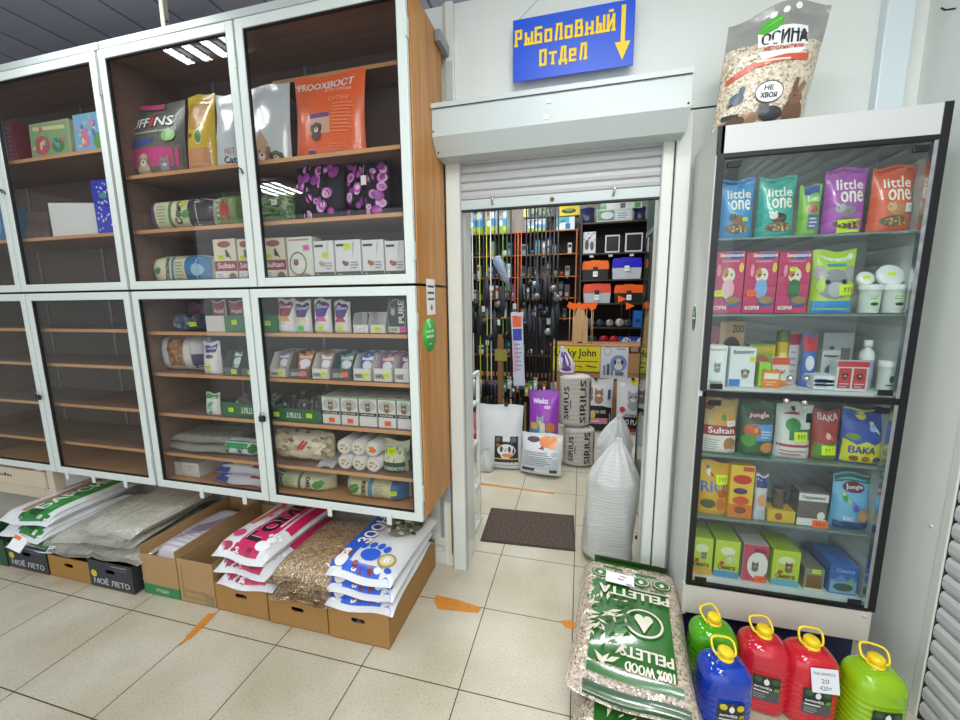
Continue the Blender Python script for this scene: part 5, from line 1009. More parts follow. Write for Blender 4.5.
# ------------------------------------------------------------------ sacks
WS = mat('#d8dadd', .4, coat=.35, bump=.35, bscale=12, noise=.03)
def gsack(lab, x, y, z, top, rz, ops_c='#2b8f3a'):
    ops = [('r', .42, .01, .86, .08, '#2f7a3c'), ('dots', .1, .01, .9, .07, 10, .018, ['#2b7a3a', '#d8dcd8', '#1f5a2a']), ('r', .40, .06, .86, .95, ops_c), ('r', .86, .04, .97, .96, '#e3e6e4'), ('tv', 'БАРСИК', .44, .14, .66, .92, '#f0f3ee'), ('r', .30, .1, .37, .93, '#c8685a'), ('lines', .69, .1, .84, .9, 4, '#4caa55'), ('e', .58, .12, .12, .05, '#1c4f26'), ('dots', .08, .5, .3, .95, 8, .01, ['#8a9a90', '#6a4a3a'])]
    return lying_sack('litter_sack', lab, 'litter sack', x, y, z, .375, .56, .083, WS, ops, rz=rz, seal=.03, ex=9)
gsack('white sack with green print and red line, lowest of the stack at the left', -.02, .36, .125, False, .05)
gsack('white sack with green print and red line, middle of the stack at the left', -.03, .34, .205, False, -.03)
gsack('white sack with green and red print lying on top of the left stack', -.05, .36, .285, True, .06)
p = atz(12, 545, .22); B().box(-.045, .045, -.001, .001, -.04, .04, mat('#e6e8ea', .5), Matrix.Rotation(-.5, 4, 'X')).box(-.045, .0, -.0018, -.001, .015, .035, mat('#d8703a', .5), Matrix.Rotation(-.5, 4, 'X')).done('paper_note', loc=(p.x, .045, .215), rot=(0, .35, .1), label='white paper note with orange corner hanging from the green and white sacks', cat='paper')
CG = grain_material('clear_bag_granules', [(0, '#9c998c'), (.4, '#b5b2a4'), (1, '#c9c6b8')], 300, coat=1.0)
for i, (x, y, z, w, l, rz, lb) in enumerate(((.665, .37, .168, .38, .58, -.0, 'lower right'), (.30, .37, .140, .33, .58, .03, 'lower left'), (.50, .35, .245, .56, .6, .12, 'middle'), (.655, .36, .322, .38, .6, -.02, 'top'))):
    lying_sack('granule_bag', 'clear bag of grey granules, '+lb+' one of the heap on the dark cartons', 'granule bag', x, y, z, w, l, .075, CG, rz=rz, ex=7, seal=.07)
PINKS = [('r', .34, .015, .84, .10, '#c02a58'), ('e', .2, .07, .1, .03, '#a83058'), ('dots', .1, .01, .9, .08, 12, .02, ['#b82a52', '#dfe0e4', '#8a1f40']), ('r', .38, .08, .80, .95, '#c8255e'), ('p', [(.12, .35), (.2, .35), (.3, .95), (.22, .95)], '#d8603a'), ('r', .86, .35, .99, .97, '#c2205a'), ('tv', 'ГОМИ', .44, .14, .70, .86, '#2a1420'), ('tv', 'ГОМИ', .425, .15, .685, .87, '#f4eef2'), ('tv', 'ГОМИ', .435, .145, .695, .865, '#2a1420'), ('lines', .72, .15, .78, .9, 1, '#f0d0dc'), ('e', .22, .2, .1, .05, '#d03a6a'), ('paw', .86, .2, .05, '#eef0f2'), ('e', .82, .12, .12, .05, '#eef0f2'), ('lines', .2, .45, .36, .9, 3, '#e07a8a')]
for i, (z, rz, lb) in enumerate(((.008, .0, 'lowest'), (.085, -.0, 'second from bottom'), (.160, .03, 'middle'), (.232, -.02, 'second from top'), (.303, -.06, 'top'))):
    lying_sack('litter_sack', 'white and crimson litter sack, '+lb+' of its stack', 'litter sack', 1.50 if i < 2 else 1.545, .40 if i < 2 else .365, z, .30 if i < 2 else .325, .52 if i < 2 else .57, (.075, .073, .072, .071, .092)[i], WS, PINKS, rz=rz, seal=.03, ex=9)
PEL = grain_material('wood_pellets', [(0, '#6a5236'), (.4, '#9a7d5a'), (1, '#c2a880')], 190, coat=1.0, stretch=(1, .5, 1))
for i, (z, rz, lb) in enumerate(((.008, .0, 'bottom'), (.085, .0, 'second from bottom'), (.160, .05, 'second from top'), (.236, -.03, 'top'))):
    lying_sack('pellet_bag', 'clear bag of brown wood pellets, '+lb+' of its stack', 'pellet bag', 1.842 if i < 2 else 1.88, .395 if i < 2 else .355, z, .31 if i < 2 else .345, .53 if i < 2 else .58, .075 if i < 3 else .09, PEL, rz=rz, ex=6, seal=.09)
    lying_film = None
BLU = [('r', .22, .015, .80, .10, '#2a5fd0'), ('dots', .1, .01, .9, .09, 10, .02, ['#2358c4', '#dfe2ea', '#7a2a34']), ('r', .02, .05, .30, .95, '#2258c8'), ('paw', .52, .2, .10, '#2a5fd0'), ('tv', 'ЗООНИК', .16, .30, .38, .95, '#5a1f24'), ('tv', 'ЗООНИК', .15, .31, .37, .96, '#eef2fa'), ('dog', .16, .17, .035, '#e8e4e0', '#7a4038'), ('e', .8, .17, .13, .075, '#a8974c'), ('e', .8, .17, .10, .055, '#d8d0a8'), ('tb', '8', .76, .14, .84, .2, '#f8f8f4'), ('e', .66, .68, .28, .22, '#8a927c'), ('dots', .44, .5, .9, .9, 60, .013, ['#2f332c', '#dfe2d8', '#5a6a52', '#efefe8']), ('r', .48, .9, .9, .96, '#8a2430')]
for i, (x, z, rz, lb) in enumerate(((2.176, .008, .0, 'lowest'), (2.176, .085, -.0, 'second from bottom'), (2.178, .162, .04, 'middle'), (2.19, .236, .02, 'second from top'), (2.205, .308, -.04, 'top'))):
    lying_sack('litter_sack', 'white and blue litter sack, '+lb+' of its stack beside the doorway', 'litter sack', x, .395 if i < 2 else .37, z, .29 if i < 2 else .34, .52 if i < 2 else .57, (.075, .075, .073, .071, .088)[i], WS, BLU, rz=rz, seal=.03, ex=9)
# big green printed pellet bag on the floor
PB = grain_material('beige_pellets', [(0, '#7c6a58'), (.4, '#b5a490'), (1, '#d2c4b2')], 130, coat=1.0)
GRN = mat('#22661e', .35, coat=.9, bump=.3, bscale=10)
CR = '#d9d3c2'
def lv(s, u0, v0, u1, v1, c): return ('tr', s, u0, v0, u1, v1, c)
GRN2 = mat('#184a16', .35, coat=.9)
OPS = [('r', .16, .13, .86, .775, GRN), ('p', [(.17, .77), (.10, .72), (.17, .68), (.08, .60), (.17, .56), (.11, .46), (.17, .40)], GRN),
       ('r', .22, .905, .42, .925, GRN), ('r', .55, .90, .77, .92, GRN), ('r', .04, .965, .60, .998, GRN), ('r', .35, .88, .358, .96, '#3a4a34'), ('r', .62, .88, .628, .96, '#3a4a34')]
for q in (.20, .40, .61, .81): OPS += [('e', q, .835, .092, .045, GRN), ('ring', q, .835, .078, .038, CR, .1), ('e', q, .83, .022, .016, CR)]
OPS += [('ring', .62, .46, .17, .10, CR, .12), ('e', .58, .485, .04, .03, CR), ('e', .66, .485, .04, .03, CR), ('p', [(.542, .48), (.698, .48), (.62, .38)], CR), ('r', .50, .735, .86, .765, CR), ('r', .16, .075, .9, .11, GRN), ('r', .14, .0, .95, .055, GRN2)]
RS = random.Random(12)
for k in range(34):
    cu, cv, an, ln_ = RS.uniform(.14, .46), RS.uniform(.16, .62), RS.uniform(0, 3.14), RS.uniform(.03, .08)
    dx, dy = ln_*math.cos(an), ln_*.5*math.sin(an); OPS.append(('p', [(cu-dx, cv-dy), (cu-dy*.45, cv+dx*.16), (cu+dx, cv+dy), (cu+dy*.45, cv-dx*.16)], '#cfc6b2'))
for k in range(10):
    cu, cv = RS.uniform(.2, .5), RS.uniform(.2, .6); OPS.append(('p', [(cu, cv), (cu+.05, cv+.05), (cu+.07, cv+.02)], GRN2))
def nearer(op):
    g = lambda v: .95*v-.06 if v > .13 else v*.8; op = list(op)
    if op[0] == 'r': op[2], op[4] = g(op[2]), g(op[4])
    elif op[0] in ('e', 'ring'): op[2] = g(op[2])
    elif op[0] == 'p': op[1] = [(u, g(v)) for u, v in op[1]]
    return tuple(op)
OPS = [nearer(o) for o in OPS]+[('r', .1, .90, .9, .965, GRN)]
lying_sack('pellet_sack', 'green printed sack of wood pellets lying underneath the large green one', 'pellet sack', 3.405, .21, .002, .46, .92, .125, PB, OPS, rz=-.06, ex=9)
r, S = lying_sack('pellet_sack', 'large green printed sack of wood pellets with price note, on top of another', 'pellet sack', 3.388, .30, .128, .44, .76, .145, PB, OPS, rz=-.11, ex=9, seal=.04)
def inv(s, u0, v0, u1, v1, c, lift=.014):
    b = B(); vs, fs = text_geo(s, 0)
    for k, lay in enumerate(bolden(vs, .02)):
        v2, f2 = refine([(u1-x*(u1-u0), v1-y*(v1-v0)) for x, y in lay], fs, .46, .93, .02); b.add([S(u, v, lift+.0002*k) for u, v in v2], f2, smat(c))
    b.done('lettering', r)
inv('PELLETTA', .20, .545, .86, .615, CR); inv('PELLETS', .42, .145, .84, .20, CR); inv('100% WOOD', .46, .09, .84, .128, CR); inv('PREMIUM QUALITY', .52, .642, .84, .664, '#1f5a22', .017)
b = B(); n = 8; vs = [S(.26+.28*(i/n), .63+.10*j+.01*i/n, .021) for j in (0, 1) for i in range(n+1)]
b.add(vs, [(i, i+1, n+2+i, n+1+i) for i in range(n)], mat('#e9e6ee', .5))
for i, (c, u) in enumerate((('#c8703a', .40), ('#6a5ad0', .38), ('#6a5ad0', .46))): b.add([S(u, .705-.03*i, .023), S(u+.06, .705-.03*i, .023), S(u+.06, .713-.03*i, .023), S(u, .713-.03*i, .023)], [(0, 1, 2, 3)], mat(c, .5))
b.done('price_note', r, label='white paper price note')
# ------------------------------------------------------------------ standing sacks
def stand_sack(name, lab, cat, x, y, rx_, ry_, h, m_, neck=.62, tip=.012, rz=0, z=0, ops=(), group=None, lean=(0, 0), wr=.004, W=None, flare=0):
    r = empty(name, (x, y, z+.001), lab, cat, group, (0, 0, rz)); ph = rnd.uniform(0, 6); seg = 44; nz = 44
    def S(u, v, off, sd=0):
        t = -math.pi/2+(u-.5)*2*math.pi; c, q = math.cos(t), math.sin(t)
        f = min(1, (v*10+.35))**.5 if v < .07 else 1
        if v > neck:
            k = (v-neck)/(1-neck); f = max(tip/rx_, 1-k**1.35) if not flare else 1
            f *= 1+.10*math.sin(7*t+ph)*k+.06*math.sin(13*t+ph*2)*k
        if flare and v > neck: k = (v-neck)/(1-neck); f = 1-.25*math.sin(math.pi*k*.9)
        w_ = wr*(math.sin(v*h*150+1.2*math.sin(t*3+ph))*.6+math.sin(5*t+v*9+ph)) if v < neck else wr*1.5*math.sin(9*t+v*7+ph)
        e = .78
        xx = abs(c)**e*(1 if c > 0 else -1)*(rx_*f+w_+off); yy = abs(q)**e*(1 if q > 0 else -1)*(ry_*f+w_+off)
        return (xx+lean[0]*v*v, yy+lean[1]*v*v, v*h)
    b = B(); vs = [S(i/seg, j/nz, 0) for j in range(nz+1) for i in range(seg)]
    fs = [(j*seg+i, j*seg+(i+1) % seg, (j+1)*seg+(i+1) % seg, (j+1)*seg+i) for j in range(nz) for i in range(seg)]+[tuple(range(seg-1, -1, -1)), tuple(nz*seg+i for i in range(seg))]
    b.add(vs, fs, m_, True); art(b, S, 2*math.pi*rx_*.95, h, ops, .002); b.done('sack_body', r)
    return r, S
WOV, nt, bs, new, ln = node_mat('woven_white_plastic')
bs.inputs['Base Color'].default_value = rgb('#c2c4c3'); bs.inputs['Roughness'].default_value = .4; bs.inputs['Coat Weight'].default_value = .2
tc = new('ShaderNodeTexCoord'); wv = new('ShaderNodeTexWave'); wv.bands_direction = 'Z'; wv.inputs['Scale'].default_value = 17; wv.inputs['Distortion'].default_value = 3.5; wv.inputs['Detail'].default_value = 2; wv.inputs['Detail Scale'].default_value = 1.2
bp = new('ShaderNodeBump'); bp.inputs['Strength'].default_value = .35; bp.inputs['Distance'].default_value = .003; ln(tc.outputs['Object'], wv.inputs['Vector']); ln(wv.outputs['Fac'], bp.inputs['Height']); ln(bp.outputs['Normal'], bs.inputs['Normal'])
stand_sack('white_sack', 'tall white woven sack with gathered top standing behind the green pellet sack', 'sack', 3.342, 1.03, .148, .125, .78, WOV, neck=.66, lean=(.05, 0), wr=.0045)
stand_sack('white_sack', 'white plastic sack standing behind the tall white sack by the doorway', 'sack', 3.42, 1.95, .14, .13, .66, WOV, neck=.62, lean=(.06, 0), wr=.0055)
# antifreeze canisters
BOT = [(711, 622, '#5bbf1a', 'green', 'lime green washer fluid canister half hidden behind the blue one', 3.705, .27, .9), (722, 650, '#1747c8', 'blue', 'blue washer fluid canister with yellow cap, front left of the group', 3.695, .105, -.1),
       (765, 630, '#e8263c', 'red', 'red washer fluid canister without a note, behind the blue one', 3.875, .25, .5), (808, 636, '#ea2238', 'red', 'red washer fluid canister with a white paper note', 4.025, .235, 0), (868, 650, '#a8dc12', 'yellow green', 'yellow green washer fluid canister at the far right', 4.205, .20, -.6)]
YEL = mat('#f2d21c', .35, coat=.3, name='yellow_plastic')
for i, (px, py, c, nm, lab, x, y, hz) in enumerate(BOT):
    M, nt, bs, new, ln = node_mat('washer_fluid_'+nm.replace(' ', '_')+str(i))
    bs.inputs['Base Color'].default_value = rgb(c); bs.inputs['Roughness'].default_value = .12; bs.inputs['Transmission Weight'].default_value = .35; bs.inputs['IOR'].default_value = 1.33; bs.inputs['Coat Weight'].default_value = 1
    r = empty('fluid_canister', (x, y, .001), lab, 'canister', None, (0, 0, .12*math.sin(i*2.1)))
    b = B(); pr = []; R0 = (.088, .074)
    for k in range(40):
        z = .225*k/39; rib = .0022*math.cos(z*2*math.pi/.0225) if .02 < z < .20 else 0
        f = .86+.14*min(1, z/.02)**.5
        pr.append(((R0[0]*f-rib-.002, R0[1]*f-rib-.002), z))
    for k in range(1, 13):
        a = k/12*math.pi/2; pr.append(((.024+(R0[0]-.026)*math.cos(a)**.9, .024+(R0[1]-.026)*math.cos(a)**.9), .225+.06*math.sin(a)))
    pr.append(((.023, .023), .292))
    b.lathe(pr, M, 36, sq=.30); b.done('canister_body', r)
    b = B(); b.lathe([(.026, .288), (.026, .294), (.021, .296), (.021, .30), (.024, .301), (.024, .318), (.020, .323), (.001, .323)], YEL, 24)
    for k in range(24):
        t = 2*math.pi*k/24; b.box(-.0012, .0012, .0235, .0250, .303, .317, YEL, Matrix.Rotation(t, 4, 'Z'))
    b.done('cap', r)
    b = B(); an = hz; pts = []
    for k in range(22):
        t = 2*math.pi*k/22; X_ = .046*math.copysign(abs(math.cos(t))**.6, math.cos(t)); Y_ = .030*math.copysign(abs(math.sin(t))**.6, math.sin(t))
        pts.append(Vector((X_*.85, -.0, 0)) + Vector((0, Y_*.15, Y_+.030)))
    Mh = Matrix.Translation((0, 0, .293)) @ Matrix.Rotation(an*.6, 4, 'Z') @ Matrix.Rotation(-.75 if i != 3 else -.25, 4, 'X')
    b.tube([Mh @ p_ for p_ in pts], .0042, YEL, 8, True); b.lathe([(.027, .288), (.027, .293)], YEL, 24); b.done('handle', r, label='yellow loop handle')
    b = B(); F_ = lambda u, v, off: ((u-.5)*.090, -.0735*(1-(abs(u-.5)*.09/.0875)**(2/.7))**.35-off-.001, .070+v*.105)
    blue = i == 1
    art(b, F_, .09, .105, [('r', 0, 0, 1, 1, '#1c2a24' if not blue else '#23262a'), ('r', 0, 0, 1, .45, '#4a4f52'), ('e', .2, .85, .14, .12, '#2f5a3a' if not blue else '#c8b82a'), ('e', .82, .85, .14, .12, '#2f5a3a' if not blue else '#c8b82a'), ('e', .5, .78, .10, .12, '#e8ecea'), ('p', [(.42, .72), (.5, .96), (.58, .72)], '#e8ecea'),
        ('tb', 'АНТИЛЁД', .06, .50, .70, .62, '#f0f2f0'), ('tb', '-20', .73, .50, .95, .62, '#8ad048' if not blue else '#e8d02a'), ('r', .06, .38, .6, .43, '#d8dcda'), ('lines', .06, .08, .55, .32, 3, '#aab0b0')])
    b.done('paper_label', r, label='dark printed label with white lettering')
    if i == 3:
        b = B(); b.box(-.042, .042, -.0016, 0, -.045, .045, mat('#e4e6ee', .5)); ink = mat('#3a3e50', .6)
        b.text('Незамерз.', -.034, .034, .018, .034, -.0019, ink); b.text('20', -.012, .012, -.008, .008, -.0019, ink); b.text('420=', -.018, .018, -.034, -.018, -.0019, ink)
        b.done('paper_note', r, loc=(.012, -.079, .222), rot=(-.12, -.1, 0), label='white handwritten price note')
# ------------------------------------------------------------------ fishing department behind the doorway
DWOOD = wood_material('dark_shelf_wood', '#3a2a24', '#4a352c', 'X'); OR = mat('#a8602c', .5); DKU = mat('#4a2f22', .6)
YD = 4.35
# white display rack frame at the left of the doorway
r = empty('rack_frame', (0, 0, 0), 'white metal rack frame with blue bottles just inside the left door jamb', 'rack')
fx = 2.475
B().box(fx-.012, fx+.012, .925, .950, .02, 1.12, PVC, bev=.003).done('upright', r); B().box(fx-.012, fx+.012, 1.21, 1.235, .02, 1.12, PVC, bev=.003).done('upright', r)
B().box(fx-.012, fx+.012, .88, 1.28, .005, .03, PVC, bev=.003).done('foot', r); B().box(fx-.010, fx+.010, .950, 1.21, 1.095, 1.12, PVC, bev=.002).done('top_bar', r)
for z in (.3, .62, .9): B().box(fx-.10, fx+.008, .950, 1.21, z, z+.014, PVC).done('shelf_plate', r)
B().lathe([(.012, 0), (.012, .05), (.008, .07)], BLACK, 14, Matrix.Translation((fx, .938, 1.12))).done('end_knob', r)
for i, (z, c, h) in enumerate(((.315, '#1a2f8a', .16), (.002, '#16286a', .2), (.635, '#2a3a48', .16))):
    q = empty('bottle', (fx-.06, 1.08, z-.0), ('small dark blue spray bottle on the middle bar', 'tall dark blue bottle at the bottom', 'grey green bottle on the upper bar')[i]+' of the white rack frame', 'bottle')
    B().lathe([(.03, 0), (.03, h*.7), (.012, h*.85), (.012, h)], mat(c, .3, coat=.5), 16).done('bottle_body', q); B().lathe([(.015, h), (.015, h+.02)], BLACK, 12).done('cap', q)
# left shelving unit with small goods
LX0, LX1 = 1.45, at(577, 300, YD).x
r = empty('shelving_unit', (0, 0, 0), 'orange edged shelving with fishing tackle along the rear wall behind the rods', 'shelving')
LZ = [at(520, y, YD).z for y in (355, 318, 298, 277, 255, 232)]; TZ = LZ[-1]
for z in LZ: B().box(LX0, LX1, YD+.004, YD+.32, z-.014, z, DKU).box(LX0, LX1, YD, YD+.004, z-.014, z, OR).done('shelf', r)
for px in (463, 518, 576): x = at(px, 270, YD).x; B().box(x-.009, x+.009, YD-.004, YD+.32, 0, TZ-.017, OR if px != 463 else DKU).done('upright', r)
B().box(LX0, LX1, YD+.325, YD+.335, 0, TZ, mat('#2a2524', .7)).done('back_panel', r)
PAL = ['#1c1f26', '#2c3a30', '#4a5560', '#7a8288', '#a8b0b0', '#24406a', '#3c2a2a', '#6f8f4c', '#181a1e', '#c8ccc8', '#5a3030', '#2f6f8f', '#101216', '#8a3a2a']
R = random.Random(21); ORD = ['first', 'second', 'third', 'fourth', 'fifth', 'sixth', 'seventh', 'eighth', 'ninth', 'tenth', 'eleventh', 'twelfth', 'thirteenth', 'fourteenth']
NTHX = ORD+['fifteenth', 'sixteenth', 'seventeenth', 'eighteenth', 'nineteenth', 'twentieth', 'twenty-first', 'twenty-second', 'twenty-third', 'twenty-fourth', 'twenty-fifth', 'twenty-sixth', 'twenty-seventh', 'twenty-eighth', 'twenty-ninth', 'thirtieth', 'thirty-first', 'thirty-second', 'thirty-third', 'thirty-fourth', 'thirty-fifth']
SHN = ['lowest', 'second lowest', 'middle', 'second highest', 'highest']
def reel(nm, lab, x, y, z, s, c, cat='fishing reel', rz=0):
    q = empty(nm, (x, y, z), lab, cat, None, (0, 0, rz)); MY = Matrix.Rotation(math.pi/2, 4, 'X')
    B().lathe([(s*.30, -s*.25), (s*.42, -s*.22), (s*.42, -s*.18), (s*.30, -.14*s), (s*.30, .14*s), (s*.42, .18*s), (s*.42, .22*s), (s*.28, .25*s)], mat(c, .25, metal=.4), 16, Matrix.Translation((0, 0, s*.45)) @ MY).done('spool', q)
    B().box(-s*.16, s*.16, s*.0, s*.32, 0, s*.5, mat('#15161a', .4), bev=s*.04).done('reel_body', q)
    B().tube([(s*.18, s*.1, s*.45), (s*.5, s*.1, s*.45), (s*.55, s*.1, s*.25)], s*.035, CHROME, 6).tube([(s*.55, s*.05, s*.2), (s*.55, s*.18, s*.2)], s*.07, BLACK, 8).done('crank', q)
for si in range(5):
    z = LZ[si]; top = LZ[si+1]-.02; gap = top-z; x = LX0+.03; k = 0
    while x < LX1-.1:
        w = R.uniform(.055, .10); h = min(gap*.9, R.uniform(.12, .24)); c = R.choice(PAL); k += 1
        if any(abs(x+w/2-at(px, 270, YD).x) < w/2+.02 for px in (463, 518, 576)): x += .03; k -= 1; continue
        col_n = {'#1c1f26': 'black', '#2c3a30': 'dark green', '#4a5560': 'slate', '#7a8288': 'grey', '#a8b0b0': 'light grey', '#24406a': 'navy', '#3c2a2a': 'brown', '#6f8f4c': 'green', '#181a1e': 'black', '#c8ccc8': 'white', '#5a3030': 'maroon', '#2f6f8f': 'blue', '#101216': 'black', '#8a3a2a': 'rust'}[c]
        side = 'left' if x < at(518, 270, YD).x else 'right'
        lab = '%s %%s, %s item from the left on the %s tackle shelf' % (col_n, NTHX[min(k-1, 34)], SHN[si])
        if R.random() < .4: reel('fishing_reel', lab % 'fishing reel', x+w/2, YD+.12, z+.0012, min(w*1.0, .12), c)
        else:
            q = empty('tackle_box', (x+w/2, YD+.1, z+.0012), lab % 'tackle box', 'tackle box'); w2 = w*.9
            b = B(); b.box(-w2/2, w2/2, -.05, .05, 0, h, smat(c), bev=.003); S = S_box(w2, h, .1)
            art(b, S, w2, h, [('r', .1, .55, .9, .85, R.choice(PAL)), ('lines', .1, .1, .9, .4, 3, R.choice(['#d8dcd8', '#8a9a9a', '#c89a3a']))]); b.done('box_body', q)
            if R.random() < .6: price_tag(q, S, w2, h, .5, -.12, 'w', .03, .03, .012, 0)
        x += w+R.uniform(.002, .012)
# boxes on top of the shelving
def topbox(px0, px1, y0, lab, base, ops, z, Y=YD+.06, y1=232, cat='inflatable boat box', nm='boat_carton', **k): return pack('box', nm, lab, cat, px0, px1, y0, y1, z, Y, .2, base, ops, **k)
SEA = [('r', .02, .02, .98, .98, '#8fb0c8'), ('r', .02, .02, .98, .3, '#7fae3c'), ('r', .02, .3, .98, .55, '#3f8fd0'), ('e', .3, .4, .16, .12, '#e8e8d8'), ('e', .6, .2, .2, .1, '#b8c83a'), ('e', .7, .7, .2, .12, '#dfe4e0'), ('e', .25, .75, .1, .1, '#c8503a'), ('tb', 'СИБИРЬ', .1, .8, .7, .93, '#2f5a8a')]
topbox(465, 484, 209, 'blue and green lake print box on top of the shelving, far left', '#dfe4e6', SEA, TZ)
topbox(485, 497, 207, 'narrow blue and green lake print box, second on top of the shelving', '#dfe4e6', SEA, TZ)
topbox(498, 508, 207, 'light green lake print box, third on top of the shelving', '#c8d8b8', SEA, TZ)
topbox(525, 546, 219, 'green and blue print box, lower row behind the dark rods', '#c8d8d8', SEA, TZ)
topbox(556, 575, 217, 'white box with blue beach picture on top of the shelving', '#dfe3e6', [('r', .0, .3, .7, 1, '#4fa8d8'), ('e', .4, .4, .25, .2, '#dfe8d8'), ('r', .5, .1, .75, .5, '#2f6ab0'), ('e', .35, .7, .15, .1, '#3a8a4a')], TZ)
zb = at(550, 217, YD+.06).z
topbox(523, 556, 205, 'dark green camouflage print box on the upper row', '#3a4a3c', [('r', 0, .1, .14, .9, '#d8c22a'), ('e', .5, .5, .3, .3, '#6a7a5a'), ('dots', .2, .1, .95, .9, 14, .02, ['#8a9a7a', '#24302a'])], zb+.003, y1=217)
topbox(558, 580, 204, 'yellow box with a dark boat picture on the upper row', '#e8d020', [('e', .5, .4, .34, .22, '#2c3a2a'), ('e', .5, .5, .2, .14, '#8a9a3a'), ('r', .1, .85, .5, .95, '#3a3a20')], zb+.003, y1=216)
# right dark shelving
RX0, RX1 = at(579, 270, YD).x+.01, at(651, 270, YD).x
RZ = [at(610, y, YD).z for y in (345, 327, 303, 279.5, 253, 222)]
r = empty('shelving_unit', (0, 0, 0), 'dark brown shelving with orange and blue tackle cases behind the counter', 'shelving')
for z in RZ: B().box(RX0, RX1, YD-.05, YD+.3, z-.02, z, DWOOD).done('shelf', r)
for x in (RX0, RX1-.02): B().box(x, x+.02, YD-.06, YD+.31, 0, RZ[-1]+.06, DWOOD).done('upright', r)
B().box(RX0, RX1, YD+.312, YD+.32, 0, RZ[-1]+.06, mat('#2c211d', .7)).done('back_panel', r)
def case(px0, px1, y0, y1, z, lid, body, lab, name='tackle_case'):
    ym = (y0+y1)/2; Yc = YD-.02; a = at(px0, ym, Yc).x; c = at(px1, ym, Yc).x; h = at((px0+px1)/2, y0, Yc).z-z; w = c-a
    q = empty(name, ((a+c)/2, Yc+.1, z+.0012), lab, 'tackle case'); d = .2
    B().prism([(-w*.46, 0), (w*.46, 0), (w*.49, h*.55), (-w*.49, h*.55)], 'Y', -d/2, d/2, mat(body, .35)).done('case_base', q)
    B().prism([(-w*.5, h*.55), (w*.5, h*.55), (w*.48, h*.9), (w*.44, h), (-w*.44, h), (-w*.48, h*.9)], 'Y', -d/2-.006, d/2, mat(lid, .35, coat=.3)).done('case_lid', q)
    B().box(-.03, .03, -d/2-.016, -d/2-.006, h*.42, h*.68, mat('#2a2a2e', .4), bev=.002).done('latch', q)
    B().tube([(-w*.18, -d/2+.02, h*.98), (-w*.16, -d/2+.02, h*1.02), (w*.16, -d/2+.02, h*1.02), (w*.18, -d/2+.02, h*.98)], .006, mat(lid, .35), 8).done('case_handle', q)
    price_tag(q, S_box(w, h, d), w, h, .5, .30 if 'blue' not in lab else .5, 'w', .06, .07, .02, 0)
case(582, 609, 261, 279, RZ[3], '#f26a1a', '#26262a', 'orange lidded dark tackle case, upper left')
case(612, 642, 258, 277, RZ[3], '#2a24c8', '#c0c8cc', 'blue lidded clear tackle case, upper right')
case(583, 611, 284, 302, RZ[2], '#e8482a', '#b8c0c4', 'red orange lidded clear tackle case, lower left')
case(614, 644, 285, 303, RZ[2], '#f2641a', '#222226', 'orange lidded black tackle case, lower right')
pack('box', 'white_carton', 'white blister pack with grey reels on the top dark shelf', 'blister pack', 583, 596, 232, 251, RZ[4], YD-.03, .05, '#d8d8de', [('e', .3, .4, .16, .25, '#4a4c58'), ('e', .7, .35, .16, .22, '#5a5c68'), ('dots', .1, .6, .9, .95, 10, .012, ['#6a6c78', '#9a9ca8'])], [(.7, -.1, 'w', .05, .05)])
for i, (a, c, y) in enumerate(((605, 620, 235), (625, 643, 233))):
    pack('box', 'framed_tablet', 'white framed square black panel on the top dark shelf, '+('left' if i == 0 else 'right')+' one', 'panel', a, c, y, 251, RZ[4], YD-.03, .03, '#dcdce2', [('r', .08, .08, .92, .92, '#15161c')], [(.4, -.12, 'w', .05, .05)])
pack('pouch', 'duffel_bag', 'dark blue duffel bag on the top of the dark shelving, left', 'duffel bag', 580, 595, 208, 222, RZ[5], YD-.02, .2, '#33355f', [], seal=.04); pack('pouch', 'duffel_bag', 'dark blue duffel bag on the top of the dark shelving, right', 'duffel bag', 634, 646, 207, 221, RZ[5], YD-.02, .2, '#33355f', [], seal=.04)
pack('box', 'boat_carton', 'lake print carton lying between the two blue duffel bags', 'box', 596, 633, 209, 221, RZ[5], YD-.03, .2, '#c8d4cc', [('r', .02, .1, .5, .9, '#5f8f6a'), ('e', .3, .5, .18, .3, '#d8dfe0'), ('r', .55, .2, .95, .8, '#d8dde4'), ('lines', .6, .2, .9, .7, 3, '#5a5f8a')])
pack('box', 'boat_carton', 'white and green carton on top of the lake print carton', 'box', 600, 643, 202.5, 209, at(615, 209.5, YD-.03).z+.004, YD-.03, .18, '#dfe4de', [('r', .0, .1, .14, .9, '#4faa4c'), ('r', .48, .1, .6, .9, '#6a5a8a'), ('r', .82, .1, .96, .9, '#4faa4c')])
# third shelf bits
for i, (px, c, s, nm) in enumerate(((590, '#5a6066', .13, 'grey'), (600, '#3a4250', .12, 'slate'), (610, '#8a9094', .12, 'silver'), (620, '#b8bcb8', .13, 'pale silver'), (628, '#4a5058', .12, 'dark grey'))):
    reel('fishing_reel', nm+' fishing reel on the shelf under the orange cases, '+ORD[i]+' from the left', at(px, 315, YD).x, YD+.02, RZ[1]+.0012, s, c)
pack('box', 'tackle_box', 'upright blue box at the right end under the orange cases', 'tackle box', 633, 643, 311, 327, RZ[1], YD-.03, .08, '#1f62b8', [('e', .5, .4, .25, .1, '#12386a')])
for i, (px, c, nm) in enumerate(((592, '#3a4a58', 'slate'), (604, '#b02a3a', 'red'), (614, '#c8302a', 'bright red'))):
    reel('fishing_reel', nm+' fishing reel on the lowest dark shelf, '+ORD[i]+' from the left', at(px, 338, YD).x, YD+.02, RZ[0]+.0012, .15, c)
